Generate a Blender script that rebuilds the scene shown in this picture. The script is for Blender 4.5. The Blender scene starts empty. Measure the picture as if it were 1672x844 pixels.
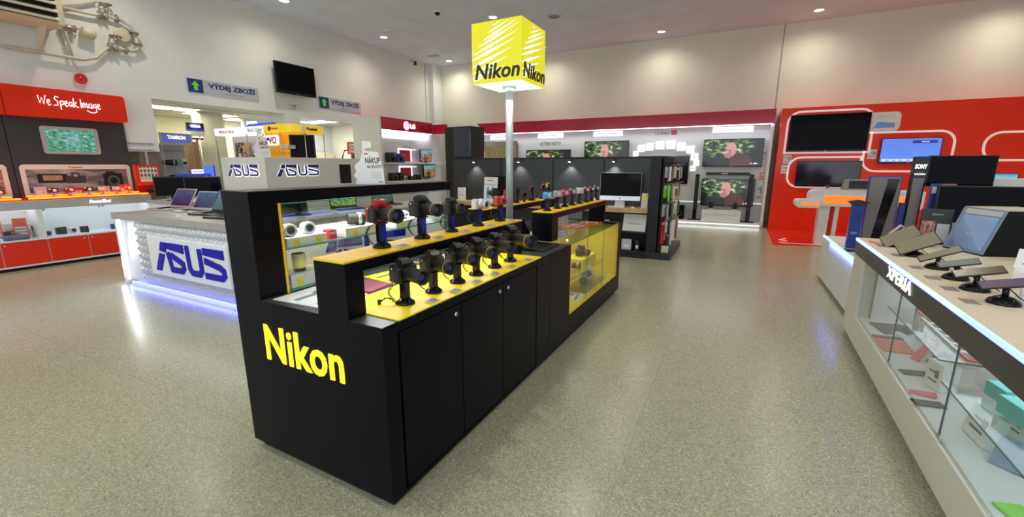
import bpy, bmesh, math, random
from mathutils import Vector, Matrix
S_ = bpy.context.scene
COL = S_.collection
PI = math.pi
R = math.radians
random.seed(7)

# ------------------------------------------------------------------ camera
cam = bpy.data.cameras.new('camera'); cam_o = bpy.data.objects.new('camera', cam); COL.objects.link(cam_o)
cam.sensor_width = 36.0; cam.lens = 36.0 * 702 / 1672; cam.clip_start = 0.05; cam.clip_end = 100
cam_o.location = (0, 0, 1.6); cam_o.rotation_euler = (R(90) - math.atan(151 / 702), 0, R(27.0))
S_.camera = cam_o

# ------------------------------------------------------------------ exposure, world, large lights
S_.view_settings.view_transform = 'Standard'; S_.view_settings.look = 'None'
S_.view_settings.gamma = 1.0; S_.view_settings.use_curve_mapping = False
S_.view_settings.exposure = 0.28
S_.cycles.use_denoising = True
S_.cycles.max_bounces = 10; S_.cycles.diffuse_bounces = 5; S_.cycles.glossy_bounces = 4
S_.cycles.transparent_max_bounces = 24; S_.cycles.sample_clamp_indirect = 6.0
S_.cycles.caustics_reflective = False; S_.cycles.caustics_refractive = False
world = bpy.data.worlds.new('ambient_fill'); S_.world = world; world.use_nodes = True
world.node_tree.nodes['Background'].inputs[0].default_value = (0.86, 0.93, 1.0, 1)
world.node_tree.nodes['Background'].inputs[1].default_value = 1.8  # ambient fill, let in through the opening added behind the viewer

def light(name, kind, loc, energy, color=(1, 1, 1), rot=(0, 0, 0), **kw):
    l = bpy.data.lights.new(name, kind); l.energy = energy; l.color = color
    for k, v in kw.items(): setattr(l, k, v)
    o = bpy.data.objects.new(name, l); COL.objects.link(o); o.location = loc; o.rotation_euler = rot
    return o
# added fill light behind the viewer, shaped like an unseen glazed shop front
light('added_rear_fill', 'AREA', (-1.5, -4.9, 2.3), 640, (0.95, 1.0, 0.97), (R(90), 0, R(180)), shape='RECTANGLE', size=15.5, size_y=3.6)

# ------------------------------------------------------------------ materials
MATS = {}
def mat(name, col, rough=0.5, metal=0.0, emit=0.0, ecol=None, spec=0.5, coat=0.0, bump=0.0, bscale=60.0, vary=0.0, vscale=8.0):
    m = bpy.data.materials.new(name); m.use_nodes = True; nt = m.node_tree; b = nt.nodes['Principled BSDF']
    c = tuple(col) + (1,)
    b.inputs['Base Color'].default_value = c; b.inputs['Roughness'].default_value = rough
    b.inputs['Metallic'].default_value = metal; b.inputs['Specular IOR Level'].default_value = spec
    b.inputs['Coat Weight'].default_value = coat; b.inputs['Coat Roughness'].default_value = 0.08
    if emit:
        b.inputs['Emission Color'].default_value = (tuple(ecol) if ecol else tuple(col)) + (1,)
        b.inputs['Emission Strength'].default_value = emit
    if bump or vary:
        tc = nt.nodes.new('ShaderNodeTexCoord')
        nz = nt.nodes.new('ShaderNodeTexNoise'); nz.inputs['Scale'].default_value = bscale if bump else vscale; nz.inputs['Detail'].default_value = 3
        nt.links.new(tc.outputs['Object'], nz.inputs['Vector'])
        if bump:
            bp = nt.nodes.new('ShaderNodeBump'); bp.inputs['Strength'].default_value = bump; bp.inputs['Distance'].default_value = 0.003
            nt.links.new(nz.outputs['Fac'], bp.inputs['Height']); nt.links.new(bp.outputs['Normal'], b.inputs['Normal'])
        if vary:
            n2 = nt.nodes.new('ShaderNodeTexNoise'); n2.inputs['Scale'].default_value = vscale; n2.inputs['Detail'].default_value = 5
            nt.links.new(tc.outputs['Object'], n2.inputs['Vector'])
            rp = nt.nodes.new('ShaderNodeValToRGB')
            rp.color_ramp.elements[0].position = 0.3; rp.color_ramp.elements[1].position = 0.75
            rp.color_ramp.elements[0].color = tuple(max(0, x * (1 - vary)) for x in col) + (1,)
            rp.color_ramp.elements[1].color = tuple(min(1, x * (1 + vary * 0.6)) for x in col) + (1,)
            nt.links.new(n2.outputs['Fac'], rp.inputs['Fac']); nt.links.new(rp.outputs['Color'], b.inputs['Base Color'])
    MATS[name] = m
    return m
class G:
    """small helper for building node graphs"""
    def __init__(s, m): s.nt = m.node_tree; s.b = s.nt.nodes.get('Principled BSDF')
    def n(s, t, **kw):
        x = s.nt.nodes.new('ShaderNode' + t)
        for k, v in kw.items(): setattr(x, k, v)
        return x
    def put(s, sock, v):
        if hasattr(v, 'is_output'): s.nt.links.new(v, sock)
        elif isinstance(v, (tuple, list)): sock.default_value = tuple(v) + ((1,) if len(v) == 3 and len(sock.default_value) == 4 else ())
        else: sock.default_value = v
    def math(s, op, a, b=0.0, c=None, clamp=False):
        x = s.n('Math', operation=op, use_clamp=clamp); s.put(x.inputs[0], a); s.put(x.inputs[1], b)
        if c is not None: s.put(x.inputs[2], c)
        return x.outputs[0]
    def mix(s, f, a, b):
        x = s.n('Mix', data_type='RGBA'); s.put(x.inputs[0], f); s.put(x.inputs[6], a); s.put(x.inputs[7], b); return x.outputs[2]
    def noise(s, vec, scale, detail=3, rough=0.5):
        x = s.n('TexNoise'); s.put(x.inputs['Vector'], vec); x.inputs['Scale'].default_value = scale; x.inputs['Detail'].default_value = detail; x.inputs['Roughness'].default_value = rough
        return x
    def ramp(s, f, stops, interp='LINEAR'):
        x = s.n('ValToRGB'); s.put(x.inputs[0], f); cr = x.color_ramp; cr.interpolation = interp
        while len(cr.elements) < len(stops): cr.elements.new(0.5)
        for e, (p, c) in zip(cr.elements, stops): e.position = p; e.color = tuple(c) + (1,)
        return x.outputs[0]
    def ell(s, u, v, cu, cv, ru, rv, soft=0.15):
        a = s.math('POWER', s.math('ABSOLUTE', s.math('DIVIDE', s.math('SUBTRACT', u, cu), ru)), 2.0)
        b = s.math('POWER', s.math('ABSOLUTE', s.math('DIVIDE', s.math('SUBTRACT', v, cv), rv)), 2.0)
        return s.math('DIVIDE', s.math('SUBTRACT', 1.0, s.math('ADD', a, b)), soft, clamp=True)
    def box(s, u, v, u0, u1, v0, v1):
        a = s.math('MULTIPLY', s.math('GREATER_THAN', u, u0), s.math('LESS_THAN', u, u1))
        b = s.math('MULTIPLY', s.math('GREATER_THAN', v, v0), s.math('LESS_THAN', v, v1))
        return s.math('MULTIPLY', a, b)
    def uv(s):
        tc = s.n('TexCoord'); sp = s.n('SeparateXYZ'); s.nt.links.new(tc.outputs['UV'], sp.inputs[0]); return tc.outputs['UV'], sp.outputs[0], sp.outputs[1]

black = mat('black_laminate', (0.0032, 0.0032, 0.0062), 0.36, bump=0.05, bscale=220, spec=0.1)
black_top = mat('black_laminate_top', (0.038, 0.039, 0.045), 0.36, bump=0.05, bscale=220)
gap_black = mat('shadow_gap', (0.004, 0.004, 0.005), 0.8)
yellow = mat('yellow_laminate', (0.90, 0.54, 0.006), 0.45, spec=0.2, vary=0.04, vscale=20)
lemon = mat('lemon_laminate', (0.92, 0.68, 0.006), 0.42, spec=0.22, vary=0.03, vscale=20)
yellow_liner = mat('yellow_liner', (0.88, 0.74, 0.03), 0.45)
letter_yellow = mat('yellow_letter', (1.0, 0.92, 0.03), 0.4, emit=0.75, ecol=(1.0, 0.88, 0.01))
white_paint = mat('white_paint', (0.79, 0.81, 0.80), 0.75, bump=0.08, bscale=35, vary=0.05, vscale=1.2)
warm_paint = mat('warm_paint', (0.76, 0.77, 0.65), 0.8, bump=0.08, bscale=35, vary=0.05, vscale=0.9)
ceil_paint = mat('ceiling_paint', (0.70, 0.80, 0.95), 0.85, bump=0.2, bscale=9, vary=0.07, vscale=1.5)
cream_paint = mat('cream_paint', (0.72, 0.72, 0.54), 0.8, vary=0.04)
white_lam = mat('white_laminate', (0.80, 0.80, 0.80), 0.35)
bone_lam = mat('bone_laminate', (0.70, 0.68, 0.62), 0.4)
grey_lam = mat('grey_laminate', (0.40, 0.385, 0.36), 0.4, vary=0.1, vscale=12)
fascia_dark = mat('brown_black_fascia', (0.055, 0.048, 0.042), 0.35, vary=0.2, vscale=6)
red_gloss = mat('red_gloss', (0.95, 0.040, 0.008), 0.16, spec=0.25, coat=0.12)
red_satin = mat('red_satin', (0.80, 0.032, 0.010), 0.3, spec=0.3)
crimson = mat('crimson_gloss', (0.50, 0.010, 0.045), 0.14, spec=0.4, coat=0.25)
orange_lit = mat('orange_light_panel', (1.0, 0.22, 0.03), 0.4, emit=1.1, ecol=(1.0, 0.13, 0.01))
orange_led = mat('orange_led', (1.0, 0.25, 0.02), 0.4, emit=3.2, ecol=(1.0, 0.14, 0.008))
blue_led = mat('blue_led', (0.15, 0.2, 1.0), 0.4, emit=5.0, ecol=(0.09, 0.13, 1.0))
ice_led = mat('ice_blue_led', (0.5, 0.7, 1.0), 0.4, emit=1.5, ecol=(0.20, 0.45, 1.0))
white_led = mat('white_led', (1, 1, 1), 0.4, emit=2.5, ecol=(0.86, 0.9, 1.0))
lamp_glow = mat('lamp_glow', (1, 0.95, 0.85), 0.4, emit=14.0, ecol=(1.0, 0.90, 0.70))
sign_white = mat('lit_white_sign', (0.6, 0.6, 0.6), 0.4, emit=0.75, ecol=(0.92, 0.95, 1.0))
lit_white = mat('lit_white_letter', (0.8, 0.8, 0.8), 0.4, emit=1.0, ecol=(1, 1, 1))
cube_yellow = mat('lightbox_yellow', (0.25, 0.23, 0.005), 0.4, emit=0.58, ecol=(0.93, 0.87, 0.012))
cube_white = mat('lightbox_white', (0.3, 0.3, 0.3), 0.4, emit=0.7, ecol=(0.93, 1.0, 0.95))
ink_black = mat('black_ink', (0.015, 0.013, 0.01), 0.5)
grey_text = mat('grey_print', (0.30, 0.30, 0.33), 0.6)
asus_blue = mat('royal_blue_letter', (0.010, 0.009, 0.40), 0.35, spec=0.15)
navy = mat('navy_print', (0.015, 0.03, 0.20), 0.45)
green_arrow = mat('green_arrow', (0.13, 0.85, 0.04), 0.5)
silver_sign = mat('silver_sign', (0.50, 0.53, 0.60), 0.4)
steel = mat('brushed_steel', (0.62, 0.63, 0.64), 0.3, metal=0.9)
pole_grey = mat('pole_grey', (0.46, 0.50, 0.53), 0.3, metal=0.35)
chrome = mat('chrome', (0.8, 0.8, 0.8), 0.12, metal=1.0)
pipe_cream = mat('cream_pipe_paint', (0.62, 0.58, 0.48), 0.5, vary=0.12)
vent_cream = mat('cream_metal', (0.66, 0.60, 0.44), 0.5)
valve_brass = mat('dull_brass', (0.36, 0.33, 0.26), 0.4, metal=0.6)
alarm_red = mat('alarm_red', (0.62, 0.02, 0.015), 0.3)
plastic = mat('black_plastic', (0.009, 0.009, 0.010), 0.36, bump=0.12, bscale=400)
gloss_black = mat('gloss_black', (0.006, 0.006, 0.008), 0.12, spec=0.25)
rubber = mat('lens_rubber', (0.011, 0.011, 0.010), 0.55, bump=0.4, bscale=300)
lens_glass = mat('lens_element', (0.012, 0.012, 0.06), 0.04, coat=0.7)
gold = mat('gold_ring', (0.55, 0.38, 0.10), 0.3, metal=0.9)
cam_red = mat('camera_red', (0.35, 0.008, 0.012), 0.16, coat=0.6)
compact_red = mat('compact_red', (0.55, 0.03, 0.02), 0.2, coat=0.5)
cam_white = mat('camera_white', (0.75, 0.75, 0.73), 0.25)
cam_blue = mat('compact_blue', (0.08, 0.35, 0.75), 0.25, coat=0.3)
cam_silver = mat('compact_silver', (0.45, 0.42, 0.46), 0.3, metal=0.4)
cam_purple = mat('compact_plum', (0.11, 0.07, 0.13), 0.3)
cam_brown = mat('camera_bronze', (0.055, 0.030, 0.022), 0.25, coat=0.3)
cam_yellow = mat('compact_yellow', (0.85, 0.62, 0.02), 0.3)
cam_maroon = mat('compact_maroon', (0.20, 0.012, 0.02), 0.3)
blue_reflect = mat('painted_blue_reflection', (0.008, 0.012, 0.26), 0.14, spec=0.3)  # reflection of the phone counter's blue LEDs, put into the colour
screen_off = mat('dark_screen', (0.005, 0.005, 0.007), 0.09, spec=0.04)
matte_black = mat('matte_black', (0.007, 0.007, 0.008), 0.6)
facet_white = mat('facet_white', (0.52, 0.52, 0.53), 0.4)
wall_slate = mat('wall_slate', (0.040, 0.043, 0.050), 0.45)
slate_panel = mat('slate_panel', (0.022, 0.024, 0.028), 0.4, vary=0.1)
slate_board = mat('dark_slate_board', (0.026, 0.031, 0.036), 0.42, vary=0.08)
oak = mat('oak_top', (0.52, 0.36, 0.18), 0.42, vary=0.18, vscale=5)
brown_panel = mat('taupe_panel', (0.20, 0.155, 0.135), 0.5, vary=0.1)
alu = mat('aluminium', (0.66, 0.66, 0.67), 0.3, metal=0.7)
paper = mat('white_paper', (0.82, 0.82, 0.80), 0.6)
paper_grey = mat('grey_paper', (0.55, 0.56, 0.60), 0.6)
card_beige = mat('beige_card', (0.60, 0.55, 0.46), 0.6)
tag_grey = mat('tag_grey', (0.50, 0.50, 0.47), 0.5)
orange_pl = mat('orange_plastic', (0.85, 0.20, 0.02), 0.35)
pink_pl = mat('pink_plastic', (0.85, 0.10, 0.22), 0.35)
lime_pl = mat('lime_plastic', (0.22, 0.75, 0.05), 0.35)
teal_pl = mat('teal_plastic', (0.06, 0.55, 0.50), 0.35)
red_pl = mat('red_plastic', (0.70, 0.02, 0.02), 0.35)
moss_pl = mat('moss_plastic', (0.12, 0.22, 0.03), 0.45)
blue_pl = mat('blue_plastic', (0.012, 0.035, 0.26), 0.3)
sky_pl = mat('sky_plastic', (0.16, 0.40, 0.85), 0.3)
ceiling_reflect = mat('painted_ceiling_reflection', (0.27, 0.245, 0.165), 0.32, coat=0.2)  # dark tablet and phone faces; the beige ceiling's reflection is in this colour
sand_top = mat('sand_laminate', (0.78, 0.69, 0.54), 0.42, vary=0.04, vscale=30)
bluegrey = mat('bluegrey_frame', (0.20, 0.29, 0.45), 0.35)
amber = mat('amber_panel', (0.90, 0.50, 0.03), 0.4, emit=0.18, ecol=(1.0, 0.55, 0.04))
yel_band = mat('yellow_band', (0.90, 0.62, 0.03), 0.35, emit=0.25, ecol=(1.0, 0.66, 0.03))
store_wall_grey = mat('pale_blue_wall', (0.62, 0.66, 0.74), 0.8)
royal_band = mat('royal_blue_band', (0.03, 0.06, 0.55), 0.4, emit=0.25, ecol=(0.05, 0.10, 0.8))
violet_sign = mat('violet_sign', (0.12, 0.14, 0.58), 0.4, emit=0.35, ecol=(0.13, 0.17, 0.75))
magenta_glow = mat('magenta_lit', (1, 0.3, 0.7), 0.4, emit=1.4, ecol=(1.0, 0.25, 0.62))

def make_glass(name, tint, fac_scale=1.0):
    m = bpy.data.materials.new(name); m.use_nodes = True; nt = m.node_tree; nt.nodes.clear(); g = G(m)
    out = g.n('OutputMaterial'); mx = g.n('MixShader'); tr = g.n('BsdfTransparent'); gl = g.n('BsdfGlossy'); ge = g.n('NewGeometry'); dt = g.n('VectorMath', operation='DOT_PRODUCT'); nt.links.new(ge.outputs['Normal'], dt.inputs[0]); nt.links.new(ge.outputs['Incoming'], dt.inputs[1])
    tr.inputs[0].default_value = tuple(tint) + (1,); gl.inputs['Roughness'].default_value = 0.02
    fr = g.math('MULTIPLY_ADD', g.math('POWER', g.math('SUBTRACT', 1.0, g.math('ABSOLUTE', dt.outputs['Value'])), 5.0), 0.96, 0.04); nt.links.new(g.math('MULTIPLY', fr, fac_scale, clamp=True), mx.inputs[0])
    nt.links.new(tr.outputs[0], mx.inputs[1]); nt.links.new(gl.outputs[0], mx.inputs[2]); nt.links.new(mx.outputs[0], out.inputs[0])
    MATS[name] = m; return m
glass = make_glass('clear_glass', (0.95, 0.975, 0.965))
glass_edge = mat('glass_edge', (0.07, 0.30, 0.27), 0.15)
glass_edge_dark = mat('dark_glass_edge', (0.008, 0.05, 0.07), 0.15)
acrylic = make_glass('clear_acrylic', (0.93, 0.93, 0.92))

# terrazzo floor with fine chips, faint tile joints and worn patches
fl = mat('terrazzo_floor', (0.5, 0.47, 0.40), 0.22, spec=0.5); g = G(fl)
tc = g.n('TexCoord'); v = tc.outputs['Object']
vo = g.n('TexVoronoi'); g.put(vo.inputs['Vector'], v); vo.inputs['Scale'].default_value = 150
sc = g.n('SeparateColor'); g.nt.links.new(vo.outputs['Color'], sc.inputs[0])
chipcol = g.ramp(sc.outputs[0], [(0.0, (0.19, 0.187, 0.118)), (0.14, (0.305, 0.302, 0.195)), (0.5, (0.37, 0.365, 0.24)), (0.85, (0.45, 0.445, 0.30)), (1.0, (0.60, 0.59, 0.43))])
wear = g.noise(v, 0.7, 4)
base = g.mix(g.math('MULTIPLY', wear.outputs['Fac'], 0.35), chipcol, (0.32, 0.312, 0.20))
sx = g.n('SeparateXYZ'); g.nt.links.new(v, sx.inputs[0])
def joint(o, period): 
    f = g.math('FRACT', g.math('DIVIDE', g.math('ADD', o, 40.0), period)); return g.math('LESS_THAN', f, 0.004 / period)
jt = g.math('MAXIMUM', joint(sx.outputs[0], 1.8), joint(sx.outputs[1], 1.8))
base = g.mix(g.math('MULTIPLY', jt, 0.45), base, (0.15, 0.135, 0.11))
g.put(g.b.inputs['Base Color'], base)
g.put(g.b.inputs['Roughness'], g.math('MULTIPLY_ADD', g.noise(v, 2.2, 5).outputs['Fac'], 0.14, 0.17))
bp = g.n('Bump'); bp.inputs['Strength'].default_value = 0.06; bp.inputs['Distance'].default_value = 0.01
g.nt.links.new(g.noise(v, 5.0, 3).outputs['Fac'], bp.inputs['Height']); g.nt.links.new(bp.outputs['Normal'], g.b.inputs['Normal'])

def screen_mat(name, build, strength=1.0):
    m = mat(name, (0.01, 0.01, 0.01), 0.1); g = G(m); uv, u, v = g.uv()
    g.put(g.b.inputs['Emission Color'], build(g, uv, u, v)); g.b.inputs['Emission Strength'].default_value = strength
    return m
def film(g, uv, u, v):     # a man in a brown jacket in front of sunlit leaves
    n = g.noise(uv, 9, 4); leaves = g.ramp(n.outputs['Fac'], [(0.38, (0.004, 0.006, 0.006)), (0.52, (0.03, 0.06, 0.03)), (0.60, (0.30, 0.42, 0.08)), (0.70, (0.50, 0.75, 0.85))])
    fade = g.math('MULTIPLY', g.ell(u, v, 0.38, 0.80, 0.52, 0.55, 0.5), 1.0)
    c = g.mix(fade, (0.005, 0.005, 0.009), leaves)
    c = g.mix(g.ell(u, v, 0.66, 0.05, 0.19, 0.42, 0.12), c, (0.075, 0.022, 0.016))
    c = g.mix(g.ell(u, v, 0.57, 0.28, 0.13, 0.22, 0.15), c, (0.065, 0.02, 0.015))
    c = g.mix(g.ell(u, v, 0.47, 0.62, 0.098, 0.28, 0.15), c, (0.64, 0.28, 0.25))
    c = g.mix(g.ell(u, v, 0.435, 0.43, 0.072, 0.16, 0.5), c, (0.46, 0.18, 0.16))
    for cu, cv in ((0.405, 0.60), (0.455, 0.585)): c = g.mix(g.ell(u, v, cu, cv, 0.022, 0.028, 0.5), c, (0.14, 0.05, 0.05))
    c = g.mix(g.ell(u, v, 0.405, 0.52, 0.015, 0.06, 0.8), c, (0.80, 0.42, 0.38))
    c = g.mix(g.ell(u, v, 0.425, 0.40, 0.033, 0.014, 0.5), c, (0.20, 0.05, 0.05))
    c = g.mix(g.ell(u, v, 0.535, 0.56, 0.018, 0.055, 0.5), c, (0.50, 0.19, 0.17))
    c = g.mix(g.ell(u, v, 0.83, 0.08, 0.022, 0.036, 0.3), c, (0.9, 0.15, 0.5))
    c = g.mix(g.box(u, v, 0.87, 0.93, 0.055, 0.105), c, (0.75, 0.75, 0.8))
    return c
scr_film = screen_mat('film_screen', film, 0.85)
def hay(g, uv, u, v):
    n = g.noise(uv, 14, 6, 0.7); c = g.ramp(n.outputs['Fac'], [(0.3, (0.03, 0.02, 0.004)), (0.5, (0.17, 0.12, 0.015)), (0.75, (0.38, 0.30, 0.06))])
    return g.mix(g.math('MULTIPLY', v, 0.6), c, (0.10, 0.13, 0.12))
scr_hay = screen_mat('meadow_screen', hay, 0.9)
def valley(g, uv, u, v):
    n = g.noise(uv, 6, 5, 0.6); lo = g.ramp(n.outputs['Fac'], [(0.35, (0.01, 0.01, 0.015)), (0.52, (0.28, 0.11, 0.02)), (0.7, (0.65, 0.32, 0.06))])
    hi = g.ramp(n.outputs['Fac'], [(0.35, (0.03, 0.10, 0.10)), (0.7, (0.12, 0.45, 0.42))])
    c = g.mix(g.math('GREATER_THAN', v, 0.62), lo, hi); return g.mix(g.ell(u, v, 0.42, 0.22, 0.2, 0.25, 0.3), c, (0.015, 0.02, 0.05))
scr_valley = screen_mat('valley_screen', valley, 1.0)
def garden(g, uv, u, v):
    n = g.noise(uv, 9, 5, 0.7); c = g.ramp(n.outputs['Fac'], [(0.3, (0.01, 0.09, 0.06)), (0.5, (0.07, 0.33, 0.22)), (0.68, (0.55, 0.85, 0.75))])
    st = g.math('GREATER_THAN', g.math('SINE', g.math('MULTIPLY', g.math('ADD', u, g.math('MULTIPLY', v, 0.6)), 90.0)), 0.3)
    lowp = g.math('MULTIPLY', st, g.math('GREATER_THAN', g.math('SUBTRACT', g.math('ABSOLUTE', g.math('SUBTRACT', u, 0.55)), v), 0.02))
    c = g.mix(g.math('MULTIPLY', lowp, 0.6), c, (0.02, 0.25, 0.10))
    return g.mix(g.math('MULTIPLY', g.ell(u, v, 0.55, 0.55, 0.2, 0.45, 1.0), 0.5), c, (0.25, 0.52, 0.60))
scr_garden = screen_mat('garden_screen', garden, 0.75)
def desk_blue(g, uv, u, v):
    n = g.noise(uv, 3, 2); c = g.ramp(v, [(0.0, (0.01, 0.03, 0.14)), (0.5, (0.04, 0.12, 0.34)), (1.0, (0.09, 0.24, 0.45))])
    return g.mix(g.math('MULTIPLY', g.math('GREATER_THAN', n.outputs['Fac'], 0.52), 0.35), c, (0.02, 0.03, 0.10))
scr_blue = screen_mat('blue_desktop_screen', desk_blue, 0.32)
def desk_teal(g, uv, u, v): return g.ramp(v, [(0.0, (0.03, 0.10, 0.10)), (1.0, (0.08, 0.20, 0.22))])
scr_teal = screen_mat('teal_desktop_screen', desk_teal, 0.7)
def bliss(g, uv, u, v):
    n = g.noise(uv, 7, 4); sky = g.ramp(v, [(0.4, (0.35, 0.65, 0.75)), (1.0, (0.03, 0.22, 0.50))]); gr = g.ramp(n.outputs['Fac'], [(0.4, (0.02, 0.15, 0.03)), (0.6, (0.30, 0.45, 0.06))])
    return g.mix(g.math('GREATER_THAN', g.math('ADD', v, g.math('MULTIPLY', n.outputs['Fac'], 0.3)), 0.6), gr, sky)
scr_bliss = screen_mat('landscape_screen', bliss, 0.9)
def smart(g, uv, u, v):
    c = g.ramp(v, [(0.0, (0.10, 0.22, 0.85)), (0.15, (0.12, 0.30, 0.95)), (1.0, (0.14, 0.24, 0.80))])
    c = g.mix(g.box(u, v, 0.03, 0.97, 0.03, 0.13), c, (0.80, 0.85, 0.95))
    for k in range(6): c = g.mix(g.box(u, v, 0.10 + k * 0.12, 0.16 + k * 0.12, 0.06, 0.10), c, (0.25, 0.30, 0.45))
    c = g.mix(g.box(u, v, 0.52, 0.93, 0.80, 0.92), c, (0.02, 0.03, 0.30))
    return g.mix(g.box(u, v, 0.67, 0.80, 0.84, 0.88), c, (0.65, 0.7, 0.9))
scr_smart = screen_mat('menu_screen', smart, 0.8)
def pale_kiosk(g, uv, u, v): return g.ramp(g.math('ADD', u, v), [(0.2, (0.09, 0.14, 0.24)), (0.9, (0.16, 0.25, 0.42)), (1.6, (0.22, 0.34, 0.54))])
scr_pale = screen_mat('pale_blue_poster', pale_kiosk, 0.6)
def camera_photo(g, uv, u, v):      # close-up advertising photo of black cameras on grey
    n = g.noise(uv, 3, 3); c = g.ramp(g.math('ADD', g.math('MULTIPLY', u, 0.5), g.math('MULTIPLY', n.outputs['Fac'], 0.8)), [(0.3, (0.03, 0.03, 0.035)), (0.5, (0.30, 0.29, 0.29)), (0.6, (0.45, 0.44, 0.43)), (0.75, (0.09, 0.08, 0.08)), (1.0, (0.30, 0.27, 0.24))])
    for a in ((0.09, 0.37, 0.42, 0.80, (0.012, 0.012, 0.013)), (0.14, 0.32, 0.52, 0.74, (0.42, 0.25, 0.16)), (0.35, 0.55, 0.38, 0.72, (0.05, 0.05, 0.055)), (0.41, 0.49, 0.62, 0.86, (0.035, 0.035, 0.04)), (0.73, 0.94, 0.22, 0.80, (0.01, 0.01, 0.011)), (0.76, 0.86, 0.78, 0.88, (0.015, 0.015, 0.016))):
        c = g.mix(g.box(u, v, *a[:4]), c, a[4])
    c = g.mix(g.ell(u, v, 0.84, 0.46, 0.07, 0.24, 0.08), c, (0.10, 0.10, 0.11)); c = g.mix(g.ell(u, v, 0.84, 0.46, 0.045, 0.155, 0.08), c, (0.006, 0.006, 0.01))
    return g.mix(g.ell(u, v, 0.45, 0.73, 0.025, 0.07, 0.1), c, (0.30, 0.31, 0.33))
def print_mat(name, build, rough=0.4):
    m = mat(name, (0.5, 0.5, 0.5), rough); g = G(m); uv, u, v = g.uv(); g.put(g.b.inputs['Base Color'], build(g, uv, u, v)); return m
pr_cameras = print_mat('camera_photo_print', camera_photo)
def kitchen(g, uv, u, v):
    n = g.noise(uv, 6, 3); c = g.mix(g.math('GREATER_THAN', u, 0.5), (0.10, 0.08, 0.06), (0.50, 0.30, 0.22))
    c = g.mix(g.math('GREATER_THAN', n.outputs['Fac'], 0.56), c, (0.65, 0.52, 0.40)); c = g.mix(g.math('LESS_THAN', n.outputs['Fac'], 0.42), c, (0.02, 0.015, 0.012))
    c = g.mix(g.ell(u, v, 0.3, 0.25, 0.13, 0.17, 0.2), c, (0.6, 0.6, 0.6)); return g.mix(g.ell(u, v, 0.72, 0.78, 0.2, 0.12, 0.2), c, (0.65, 0.42, 0.10))
pr_kitchen = print_mat('collage_print', kitchen)
def portrait(g, uv, u, v):
    n = g.noise(uv, 5, 3); c = g.ramp(n.outputs['Fac'], [(0.35, (0.12, 0.03, 0.02)), (0.55, (0.45, 0.22, 0.16)), (0.7, (0.62, 0.42, 0.34))]); return c
pr_portrait = print_mat('warm_photo_print', portrait)
def tiles(g, uv, u, v):
    a = g.math('LESS_THAN', g.math('ABSOLUTE', g.math('SUBTRACT', g.math('FRACT', g.math('MULTIPLY', u, 5.0)), 0.5)), 0.33)
    b = g.math('LESS_THAN', g.math('ABSOLUTE', g.math('SUBTRACT', g.math('FRACT', g.math('MULTIPLY', v, 3.4)), 0.5)), 0.33)
    m = g.math('MULTIPLY', g.math('MULTIPLY', a, b), g.math('GREATER_THAN', v, 0.22)); return g.mix(m, (0.78, 0.72, 0.64), (0.14, 0.12, 0.11))
pr_tiles = print_mat('icon_sheet_print', tiles)
def leaflet(ca, cb, cc):
    def f(g, uv, u, v):
        n = g.noise(uv, 3.2, 2); c = g.mix(g.math('GREATER_THAN', n.outputs['Fac'], 0.5), ca, cb)
        c = g.mix(g.box(u, v, 0.12, 0.6, 0.62, 0.72), c, cc); c = g.mix(g.box(u, v, 0.12, 0.85, 0.2, 0.3), c, cc)
        return g.mix(g.box(u, v, 0.6, 0.9, 0.42, 0.8), c, cc)
    return f
pr_red = print_mat('red_leaflet_print', leaflet((0.75, 0.10, 0.05), (0.80, 0.45, 0.08), (0.82, 0.80, 0.78)))
pr_blue = print_mat('blue_leaflet_print', leaflet((0.20, 0.45, 0.75), (0.75, 0.80, 0.85), (0.35, 0.28, 0.60)))
pr_yellow = print_mat('yellow_leaflet_print', leaflet((0.88, 0.75, 0.03), (0.85, 0.66, 0.02), (0.06, 0.06, 0.05)))
pr_text = print_mat('text_sheet_print', leaflet((0.80, 0.80, 0.79), (0.78, 0.78, 0.78), (0.35, 0.36, 0.38)))
pr_gear = print_mat('gear_sheet_print', leaflet((0.80, 0.80, 0.80), (0.74, 0.75, 0.76), (0.16, 0.18, 0.20)))
pr_bluechart = print_mat('blue_poster_print', leaflet((0.62, 0.72, 0.80), (0.75, 0.80, 0.84), (0.10, 0.25, 0.45)))
pr_phone = print_mat('phone_box_print', leaflet((0.82, 0.80, 0.74), (0.78, 0.76, 0.70), (0.05, 0.05, 0.06)))

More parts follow.
